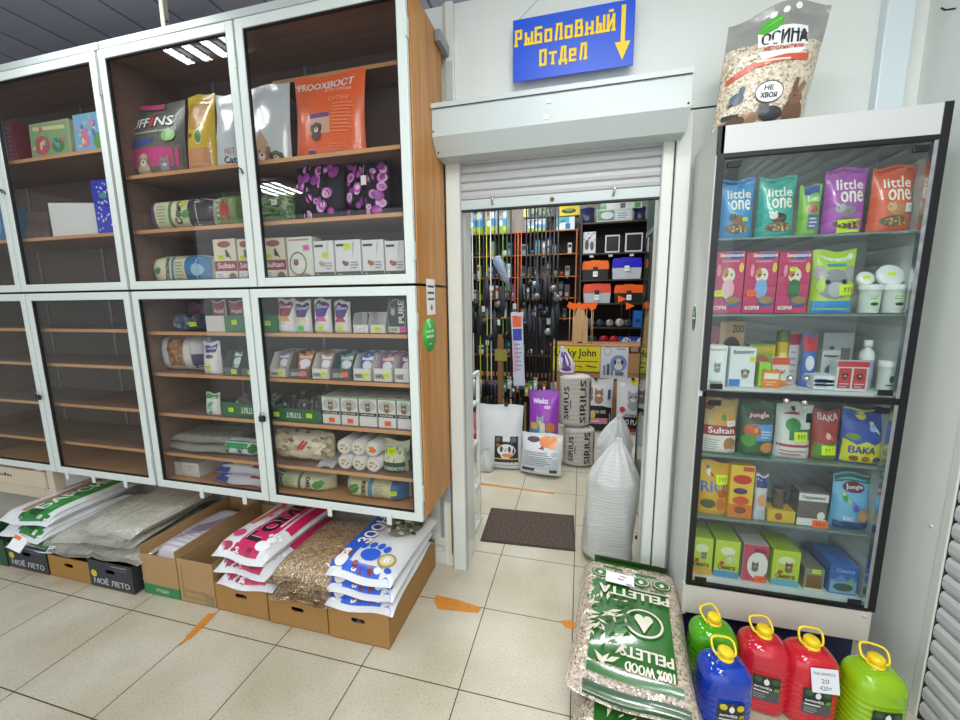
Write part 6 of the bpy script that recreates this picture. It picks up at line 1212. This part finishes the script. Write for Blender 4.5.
for i, px in enumerate((627, 642)):
    p = at(px, 331, YD-.06); q = empty('line_spool', (p.x, YD-.03, RZ[0]+.0012), 'white perforated line spool on the lowest dark shelf, '+('left' if i == 0 else 'right')+' one', 'line spool')
    MY = Matrix.Translation((0, 0, .056)) @ Matrix.Rotation(math.pi/2, 4, 'X')
    b = B(); b.lathe([(.05, -.03), (.055, -.03), (.055, -.024), (.04, -.02), (.04, .02), (.055, .024), (.055, .03), (.05, .03)], mat('#d8dade', .3), 20, MY)
    for k in range(4): b.lathe([(.011, .0301), (.011, .031)], mat('#2a2a30', .5), 10, MY @ Matrix.Translation((.03*math.cos(k*1.57+.4), .03*math.sin(k*1.57+.4), 0)))
    b.done('spool_body', q)
pack('box', 'tackle_box', 'low blue tackle box on the lowest dark shelf at the right', 'tackle box', 618, 646, 337, 345, RZ[0], YD-.05, .015, '#2848a8', [('r', .05, .4, .95, .6, '#6a88d8')])
# counter with the yellow banner
CY = 3.70; cx0, cx1 = at(550, 400, CY).x, at(662, 400, CY).x
zc = at(600, 345, CY).z
r = empty('sales_counter', (0, 0, 0), 'tan counter in front of the dark shelving behind the pet food bags', 'counter')
TAN = mat('#b98a5e', .55, noise=.05, scale=10)
B().box(cx0, cx1, CY, CY+.02, .0, zc-.02, TAN).done('front_panel', r); B().box(cx0-.01, cx1, CY-.01, CY+.42, zc-.02, zc, TAN, bev=.003).done('countertop', r); B().box(cx0, cx0+.02, CY+.02, CY+.40, 0, zc-.02, TAN).done('side_panel', r)
for i in (.33, .66): B().box(cx0, cx1, CY-.003, CY-.0002, zc*i, zc*i+.006, mat('#7a5836', .6)).done('panel_joint', r)
def banner(px0, px1, y0, y1, name, lab, base, ops, cat='banner', Y=None):
    Y = Y or CY-.006; a = at(px0, (y0+y1)/2, Y); c = at(px1, (y0+y1)/2, Y); zt = at((px0+px1)/2, y0, Y).z; zl = at((px0+px1)/2, y1, Y).z; w = c.x-a.x; h = zt-zl
    b = B(); b.box(-w/2, w/2, -.001, .001, 0, h, smat(base)); S = S_box(w, h, .0022); art(b, S, w, h, ops); return b.done(name, loc=((a.x+c.x)/2, Y, zl), label=lab, cat=cat)
banner(552, 600, 345, 371, 'yellow_banner', 'yellow banner with dark script lettering on the counter front', '#e8dc1a', [('tb', 'Lucky John', .05, .48, .92, .86, '#2a2416'), ('r', .12, .36, .96, .40, '#b0402a'), ('p', [(.12, .2), (.3, .24), (.3, .2), (.15, .16)], '#3a3020'), ('p', [(.4, .22), (.62, .2), (.66, .12), (.6, .16)], '#8a3020'), ('p', [(.72, .24), (.94, .18), (.93, .14), (.72, .2)], '#2a2416')])
banner(600.5, 628, 345, 380, 'poster', 'white poster with a dog in a blue circle on the counter front', '#dfe2e8', [('ring', .25, .82, .14, .12, '#6a7a8a', .1), ('t', 'EDEL', .6, .86, .92, .92, '#5a6a8a'), ('e', .66, .48, .3, .24, '#7a92d0'), ('dog', .66, .52, .05, '#e6e2de', '#3a2e2a'), ('r', .1, .14, .2, .42, '#8a9aa0'), ('r', .24, .14, .34, .46, '#4a5a6a'), ('r', .38, .14, .48, .4, '#8a949a'), ('r', .55, .14, .85, .24, '#6a7a7c'), ('r', 0, 0, 1, .04, '#3a5a48')], 'poster')
banner(629, 640, 346, 353, 'notice_card', 'small dark card on the counter front beside the poster', '#4a3438', [('r', .15, .2, .85, .8, '#b08a80')], 'card')
banner(644, 654, 347, 374, 'yellow_banner', 'narrow piece of yellow banner at the right end of the counter', '#e0d21c', [('tb', 'LJ', .2, .5, .8, .85, '#6a3020'), ('lines', .1, .1, .9, .4, 3, '#7a8a2a')])
# wooden paddle board with orange floats
p = at(580, 330, CY+.1); hh = at(580, 307, CY+.1).z-zc
q = empty('lure_board', (p.x, CY+.12, zc+.0012), 'plywood board with rounded top standing on the counter under orange floats', 'board')
w = (at(588, 330, CY+.1).x-at(572, 330, CY+.1).x)
b = B(); pts = [(-w/2, 0), (w/2, 0), (w*.46, hh*.7)]+[(w*.3*math.cos(t), hh*.78+hh*.22*math.sin(t)) for t in [k*math.pi/8 for k in range(9)]]+[(-w*.46, hh*.7)]
b.prism(pts, 'Y', -.01, .01, mat('#c9a474', .55, noise=.04)); b.done('board_body', q)
B().box(-.03, .03, -.016, -.0105, .0, .025, BLACK).done('base_clip', q); B().box(-w/2, w/2, -.03, .06, 0, .006, mat('#b08a58', .6)).done('board_foot', q)
for i, px in enumerate((570, 574, 578, 583, 587, 592, 593.5)):
    pp = at(px, 304.5+(i % 2)*1.5, CY+.1); hgt = pp.z-zc-.002-.03
    f = empty('orange_float', (pp.x, CY+.08-.012*(i % 2)+.04, zc+.0012), ORD[i]+' orange flag float from the left on the counter', 'float')
    B().tube([(0, 0, 0), (0, 0, hgt)], .0035, mat('#d8c090', .5), 6).done('stem', f)
    s = .055; B().prism([(-s*.8, -.1*s), (0, -s*.9), (s, 0), (.1*s, s*.9)], 'Y', -.004, .004, mat('#ff6a10', .45), Matrix.Translation((0, 0, hgt+.02)) @ Matrix.Rotation(.35*(i % 3-1), 4, 'Y')).done('flag', f)
for i, (px, py) in enumerate(((622, 299), (630, 306), (651, 305))):
    pp = at(px, py, CY+.32); f = empty('orange_float', (pp.x, CY+.32, zc+.0012), 'orange flag float '+('in front of the red orange case', 'in front of the black case', 'near the glass case at the right')[i], 'float')
    hg = pp.z-zc; B().tube([(0, 0, 0), (0, 0, hg)], .003, BLACK, 6).done('stem', f); B().prism([(-.05, .045), (.055, 0), (-.045, -.05)], 'Y', -.004, .004, mat('#ff6a10', .45), Matrix.Translation((0, 0, hg))).done('flag', f)
# ------------------------------------------------------------------ rod rack
RY = 2.78
r = empty('rod_rack', (0, 0, 0), 'wooden rail rack holding the upright fishing rods inside the fishing department', 'rod rack')
zr = at(505, 384, RY).z; zr2 = at(505, 362, RY).z; xa, xb = 1.72, at(549, 384, RY).x
for z in (zr, zr+.10): B().box(xa, xb, RY+.03, RY+.055, z-.02, z+.02, mat('#b5753a', .5), bev=.002).done('rail', r)
B().box(xa, xb, RY-.06, RY+.12, 0, .04, mat('#6a4a2c', .6)).done('base_board', r)
for x in (xa, xb-.02, (xa+xb)/2): B().box(x, x+.03, RY+.06, RY+.09, .04, zr+.12, mat('#8a5a30', .5)).done('post', r)
B().box(xa, xb, RY+.10, RY+.11, .04, zr-.02, mat('#1a191c', .6)).done('back_panel', r)
p0 = at(489, 370, RY-.1); B().box(-.025, .025, -.012, .012, 0, 1.25, mat('#7a5632', .6)).box(-.055, .07, -.014, -.012, .98, 1.10, mat('#8a7f3a', .6)).done('wooden_post', loc=(at(500.5, 400, RY-.2).x, RY-.2, .0), label='square brown wooden post in front of the rods behind the white sack', cat='post')
RODS = [(461, '#1a1c22', 1), (466, '#e0a8a0', 0), (469, '#17181c', 1), (473, '#d8dcd8', 0), (477, '#1a1c20', 1), (480, '#a8c030', 0), (484, '#1d2026', 1), (487, '#b8c048', 0), (491, '#e8e8e4', 0), (495, '#17191e', 1), (499, '#1c2026', 1), (503, '#6f9a3c', 0), (507, '#1f5a34', 1), (511, '#26282c', 1), (515, '#d8442c', 0), (521, '#e8552c', 0), (526, '#141519', 1), (530, '#121316', 1), (534, '#121316', 1), (537, '#15161b', 1), (541, '#15161b', 1), (545, '#202226', 1), (549, '#141519', 1), (553, '#101114', 1), (557, '#101114', 1)]
NAMES = {'#1a1c22': 'black', '#e0a8a0': 'pink', '#17181c': 'black', '#d8dcd8': 'white', '#1a1c20': 'black', '#a8c030': 'yellow green', '#1d2026': 'black', '#b8c048': 'lime', '#e8e8e4': 'white', '#17191e': 'black', '#1c2026': 'black', '#6f9a3c': 'green', '#1f5a34': 'dark green', '#26282c': 'black', '#d8442c': 'red', '#e8552c': 'orange red', '#141519': 'black', '#121316': 'black', '#15161b': 'black', '#202226': 'black', '#101114': 'black'}
NTH = ORD+['fifteenth', 'sixteenth', 'seventeenth', 'eighteenth', 'nineteenth', 'twentieth', 'twenty-first', 'twenty-second', 'twenty-third', 'twenty-fourth', 'twenty-fifth']
R = random.Random(5)
for i, (px, c, dark) in enumerate(RODS):
    y = RY+(-.035 if i % 2 else .0); x = at(px, 300, y).x; H = R.uniform(2.45, 2.9)
    q = empty('fishing_rod', (x, y, .0412), NAMES[c]+' upright fishing rod, '+NTH[i]+' from the left in the rack', 'fishing rod')
    fat = .0135 if dark and i > 15 else (.010 if dark else .0075)
    B().tube([(0, 0, .35), (0, 0, 1.1), (0, 0, H)], [fat*1.0, fat*.85, fat*.45], mat(c, .65), 7).done('rod_blank', q)
    B().tube([(0, 0, 0), (0, 0, .03), (0, 0, .45), (0, 0, .5)], [.014, .015, .014, .010], mat(R.choice(['#1a1a1c', '#26221f', '#b59a6a', '#101012', '#2a3550', '#3a3f46']), .7), 8).done('handle', q)
    B().tube([(0, 0, .52), (0, 0, .70)], .0125, mat(R.choice(['#8a9298', '#15151a', '#40506a', '#c8ccd0', '#7a8a3a', '#24304a']), .3, metal=.3), 8).done('reel_seat', q)
    if i % 2 == 0 or i > 16:
        s = .085; zz = R.uniform(1.15, 1.75); MX = Matrix.Translation((0, -.05, zz)) @ Matrix.Rotation(math.pi/2, 4, 'X')
        B().lathe([(s*.3, -s*.28), (s*.44, -s*.25), (s*.44, -s*.2), (s*.3, -s*.14), (s*.3, s*.14), (s*.42, s*.2), (s*.42, s*.25)], mat(R.choice(['#15161a', '#3a3d44', '#6a7078', '#26303f', '#8f9598']), .3, metal=.4), 14, MX).tube([(0, -.01, zz+.02), (0, -.05, zz)], .008, BLACK, 6).done('reel', q)
    if i % 2 == 1 or i > 14:
        zz = R.uniform(1.1, 1.5); B().tube([(0, -.015, zz), (.004, -.02, zz+.12), (0, -.015, zz+.32)], [.018, .030, .014], mat(R.choice(['#141518', '#1f2430', '#2b2c33', '#0f1012']), .6), 8).done('reel_cover', q)
    if i % 4 == 2:
        zz = R.uniform(1.3, 1.6); B().box(-.018, .018, -.03, -.028, zz-.03, zz+.03, mat('#dfe0e0', .5)).done('price_tag', q)
# landing net, packets
p = at(497, 270, 2.45); q = empty('landing_net', (p.x, 2.62, p.z), 'grey blue folded landing net hanging diagonally among the rods', 'landing net')
b = B(); b.tube([(-.07, 0, .11), (-.04, 0, .12), (0, 0, .03), (.05, 0, -.07), (.10, 0, -.17)], [.035, .05, .045, .03, .012], mat('#7c87a0', .7, bump=.6, bscale=50), 12); b.done('net_bag', q); B().tube([(-.08, -.03, .13), (.11, -.03, -.2)], .006, CHROME, 6).done('net_frame', q)
p = at(521, 330, 2.5); q = empty('packet', (p.x, 2.60, 0), 'long white blue and pink packaged rod set leaning among the rods', 'packet', None, (0, -.04, 0))
zt = at(521, 312, 2.6).z; b = B(); S = S_pouch(.12, .75, .03, .06, 1.); wrap(b, lambda u, v, off, sd=-1: tuple(Vector(S(u, v, off, sd))+Vector((0, 0, zt-.75))), smat('#c8cade'), 6, 14)
S3 = lambda u, v, off: tuple(Vector(S(u, v, off))+Vector((0, 0, zt-.75))); art(b, S3, .12, .75, [('r', .1, .8, .9, .95, '#e0603a'), ('r', .1, .62, .9, .78, '#2f3fa8'), ('r', .1, .2, .5, .6, '#d8a0b8'), ('lines', .2, .2, .9, .6, 7, '#8a90b8')]); b.done('packet_body', q)
B().tube([(0, 0, .0), (0, 0, zt-.74)], .006, BLACK, 6).done('packet_stand', q)
# ------------------------------------------------------------------ pet food sacks inside the doorway
def bigbag(name, lab, px0, px1, y0, y1, Y, d, base, ops, z=0, rx=-.04, tags=(), side=None, rz=0, seal=.08): return pack('pouch', name, lab, 'bag', px0, px1, y0, y1, z, Y, d, base, ops, tags, rx=rx, side=side, rz=rz, seal=seal, shrink=1)
bigbag('white_sack', 'white woven sack with dark dog food label standing left inside the doorway', 477, 523, 406, 472, 2.13, .16, mat('#cfd3d6', .45, bump=.5, bscale=9, coat=.2),
    [('r', .42, .06, .93, .52, '#20222c'), ('e', .68, .30, .2, .1, '#e0e4ea'), ('dog', .66, .32, .05, '#e8eaee', '#3a4258'), ('e', .7, .22, .12, .03, '#d8865a'), ('r', .42, .155, .93, .175, '#c8a858'), ('r', .6, .44, .76, .52, '#d8d8d4'), ('e', .5, .47, .05, .04, '#7a5a3a'), ('e', .84, .47, .06, .04, '#5a5f6a'), ('e', .5, .38, .05, .03, '#8a6a4a')], rx=-.08, seal=.05)
stand_sack('white_sack', 'small white sack fold at the left foot of the labelled sack', 'sack', 2.315, 2.10, .07, .06, .22, WOV, neck=.3)
bigbag('pet_food_sack', 'white food sack with orange cat picture under the purple bag', 520, 562, 436, 478, 2.03, .17, mat('#d3d6da', .4, coat=.3, bump=.35, bscale=10),
    [('r', .06, .04, .94, .56, '#b8bfc6'), ('lines', .1, .2, .85, .54, 7, '#6a7078'), ('r', .08, .06, .4, .14, '#2a2c30'), ('e', .62, .80, .17, .14, '#d8824a'), ('e', .78, .78, .12, .16, '#dc8a50'), ('e', .3, .84, .16, .08, '#4a3a44'), ('r', .75, .07, .92, .14, '#3a3c40'), ('p', [(.44, .62), (.56, .7), (.6, .6)], '#8a5a3a')], rx=-.22, rz=-.12)
bigbag('pet_food_sack', 'bright purple cat food bag standing on the orange cat sack', 529, 559, 391, 443, 2.22, .13, mat('#8f2fb0', .3, coat=.6, bump=.3, bscale=12),
    [('tb', 'Whiskas', .14, .76, .64, .86, '#f4eef8'), ('e', .62, .70, .12, .035, '#d8a8e0'), ('cat', .38, .46, .04, '#9aa0a8', '#c8ccd2'), ('r', .06, .16, .86, .34, '#4a86b8'), ('e', .75, .34, .16, .09, '#c8743c'), ('r', .38, .24, .56, .42, '#d8d4bc'), ('r', .06, .3, .3, .42, '#c8a83a')], z=.235, rx=-.05)
SIR = mat('#b9b4ad', .5, bump=.3, bscale=14)
def sirius(lab, x, y, z, h, rz, w=.145):
    r, S = stand_sack('pet_food_sack', lab, 'bag', x, y, w, .085, h, SIR, neck=.97, tip=.1, rz=rz, z=z, wr=.0025, ops=[('tv', 'SIRIUS', .39, .16, .45, .80, '#2a2628'), ('tv', 'SIRIUS', .53, .10, .60, .92, '#2a2628'), ('lines', .462, .2, .475, .75, 1, '#4a4648'), ('r', .66, .1, .7, .9, '#5a2f6a')])
    return r
sirius('grey food sack with vertical black lettering, lower of the pair', 3.16, 2.43, 0, .385, .12)
sirius('grey food sack with vertical black lettering, upper of the pair', 3.115, 2.44, .39, .50, .05)
stand_sack('pet_food_sack', 'white and violet patterned bag tip rising above the grey sacks', 'bag', 3.03, 2.46, .075, .05, .26, mat('#cfc8da', .4, noise=.3, scale=12), neck=.3, z=.895, lean=(-.05, 0), ops=[('r', .40, .3, .6, .8, '#5a2a78'), ('e', .5, .2, .08, .1, '#5a2a78')])
bigbag('pet_food_sack', 'white and black food bag with two tabby kittens against the counter', 579, 613, 379, 427, 3.44, .14, mat('#d8d8dc', .35, coat=.4),
    [('r', .02, .02, .98, .36, '#17171b'), ('p', [(.02, .36), (.98, .36), (.98, .46), (.7, .5), (.3, .5), (.02, .42)], '#17171b'), ('cat', .28, .74, .055, '#8a7058', '#d8ccb8'), ('cat', .58, .72, .06, '#9a7a5a', '#e0d4c0'), ('r', .12, .16, .86, .27, '#d88aa8'), ('lines', .16, .18, .8, .25, 1, '#f0d8e0'), ('tb', 'PURINA ONE', .3, .36, .8, .42, '#d8d8da'), ('r', .85, .62, .94, .8, '#5a4f8a'), ('e', .4, .33, .09, .07, '#e8d01c')], side='#141418')
bigbag('pet_food_sack', 'white and black food bag with a grey cat and red badge beside the kitten bag', 616, 645, 379, 429, 3.42, .14, mat('#d3d4da', .35, coat=.4),
    [('cat', .58, .66, .075, '#9fa3ac', '#dcdee2'), ('r', .02, .10, .98, .32, '#16161a'), ('tb', 'PRO PLAN', .14, .18, .9, .28, '#dfe0e4'), ('r', .02, .04, .98, .10, '#b02a38'), ('e', .2, .45, .1, .05, '#c8323c'), ('e', .2, .9, .1, .05, '#e8eaee'), ('e', .62, .93, .13, .06, '#e8d01c'), ('tb', 'PURINA', .3, .33, .8, .37, '#5a5f68')])
bigbag('bucket_bag', 'pink bag standing in a white bucket behind the rack frame', 464, 478, 412, 440, 2.30, .1, '#c85a78', [('p', [(.2, .9), (.5, .9), (.9, .3), (.8, .1)], '#e8a8b8'), ('r', .05, .02, .95, .25, '#a81f38')], z=.20)
q = empty('bucket', (at(470, 452, 2.3).x, 2.33, .001), 'white plastic bucket behind the white rack frame', 'bucket'); B().lathe([(.10, 0), (.125, .19), (.13, .19), (.13, .198), (.12, .198), (.096, .008)], mat('#dcdee0', .4), 28, caps=False).lathe([(.10, 0), (.10, .006)], mat('#dcdee0', .4), 28).done('bucket_body', q)
B().tube([(-.13, 0, .18), (-.11, -.07, .12), (0, -.13, .10), (.11, -.07, .12), (.13, 0, .18)], .003, CHROME, 6).done('bucket_handle', q)
# binder clips on the bags
for i, (px, py, Y, lb) in enumerate(((506, 405, 2.12, 'white labelled sack'), (596, 379, 3.47, 'kitten bag'), (633, 379, 3.45, 'grey cat bag'))):
    p = at(px, py, Y+.05); b = B(); b.prism([(-.018, -.014), (.018, -.014), (.014, .012), (-.014, .012)], 'Y', -.01, .01, BLACK); b.tube([(-.006, -.012, 0), (-.004, -.016, .02), (.004, -.016, .02), (.006, -.012, 0)], .0012, CHROME, 5)
    b.done('binder_clip', loc=(p.x, Y+.06, p.z), label='black binder clip on the top of the '+lb, cat='clip')
# glass showcase just inside on the right
GX = 3.562
r = empty('glass_case', (0, 0, 0), 'black framed glass display case just inside the doorway on the right', 'display case')
for x, y in ((GX, 1.28), (GX, 1.62), (GX+.38, 1.28), (GX+.38, 1.62)): B().box(x, x+.014, y, y+.014, 0, 2.02, FRM).done('post', r); B().lathe([(.03, 0), (.026, .008), (.008, .02)], BLACK, 14, Matrix.Translation((x+.007, y+.007, .0005))).done('foot', r)
B().box(GX+.003, GX+.008, 1.294, 1.62, .42, 2.0, GLASS2).done('glass_panel', r); B().box(GX, GX+.394, 1.28, 1.634, 2.0, 2.03, mat('#6a7074', .4)).done('top_frame', r)
B().box(GX+.001, GX+.38, 1.294, 1.62, .36, .42, FRM).done('floor_panel', r); B().box(GX+.375, GX+.38, 1.294, 1.62, .42, 2.0, mat('#34383c', .6)).done('back_panel', r)
for z in (.78, 1.14, 1.5): B().box(GX+.012, GX+.374, 1.30, 1.61, z, z+.008, mat('#8aa09c', .1, coat=1)).done('glass_shelf', r)
R = random.Random(9); k = 0
CN = [('#b03a30', 'red'), ('#2f6a9a', 'blue'), ('#c8b49a', 'tan'), ('#dfe2e4', 'white'), ('#3a3c40', 'black'), ('#c8c23a', 'yellow')]
for zi, z in enumerate((.421, .789, 1.149, 1.509)):
    for j in range(2):
        c, n_ = CN[(zi*2+j) % 6]; y = 1.38+.16*j; k += 1
        q = empty('goods_box', (GX+.12, y, z), n_+' packaged tackle box in the glass case, '+('bottom', 'second', 'third', 'top')[zi]+' shelf, '+ORD[j]+' from the doorway', 'tackle box'); h = R.uniform(.14, .26)
        b = B(); b.box(-.06, .06, -.07, .07, 0, h, smat(c), bev=.003); S = lambda u, v, off: (-.06-off, (.5-u)*.16, v*h); art(b, S, .16, h, [('r', .1, .5, .9, .85, '#d8d8d4'), ('lines', .1, .1, .9, .4, 3, '#5a5c60')]); b.done('box_body', q)
tag(B().box(3.77, 4.58, 3.05, 3.09, .0, 2.9, mat('#23382f', .7, noise=.1), bev=.004).done('green_partition_panel'), 'dark green tall panel at the right inside the fishing department', 'panel')
# tackle bag heap at the left on the rods
for i, (px, py, c, lb) in enumerate(((462, 300, '#15182a', 'upper'), (466, 318, '#1b1d26', 'lower'))):
    p = at(px, py, 2.5); q = empty('tackle_bag', (p.x, 2.52, p.z-.09), 'dark blue black tackle bag hanging at the left of the rods, '+lb+' one', 'bag')
    b = B(); S = S_pouch(.17, .2, .09, .1, 2.+i); wrap(b, S, mat(c, .6, bump=.4, bscale=30), 10, 10); b.done('bag_body', q)
    B().tube([(-.04, 0, .19), (-.03, 0, .25), (.03, 0, .25), (.04, 0, .19)], .005, BLACK, 6).done('bag_handle', q)

# lure packets hanging on the rack rail
for i in range(16):
    x = xa+.62+.046*i; c, n_ = (('#c8b23a', 'yellow'), ('#3a6a9a', 'blue'), ('#a8502c', 'rust'), ('#2c3038', 'black'), ('#b8bcc0', 'grey'), ('#4f8a3a', 'green'))[(i*5) % 6]
    if x > xb-.03: break
    q = empty('lure_packet', (x, RY-.085, zr-.10+.035*(i % 3)), n_+' lure packet hanging on the rod rack rail, '+NTH[i]+' from the left', 'lure packet')
    b = B(); S = S_pouch(.04, .13, .012, .12, i*1.); wrap(b, S, smat(c), 5, 6); art(b, S, .04, .13, [('e', .5, .45, .3, .14, '#dfe2de'), ('r', .1, .8, .9, .9, '#1c1d22')]); b.done('bag_body', q); B().tube([(0, 0, .128), (0, .06, .15), (0, .11, .15)], .002, BLACK, 5).done('hook', q)
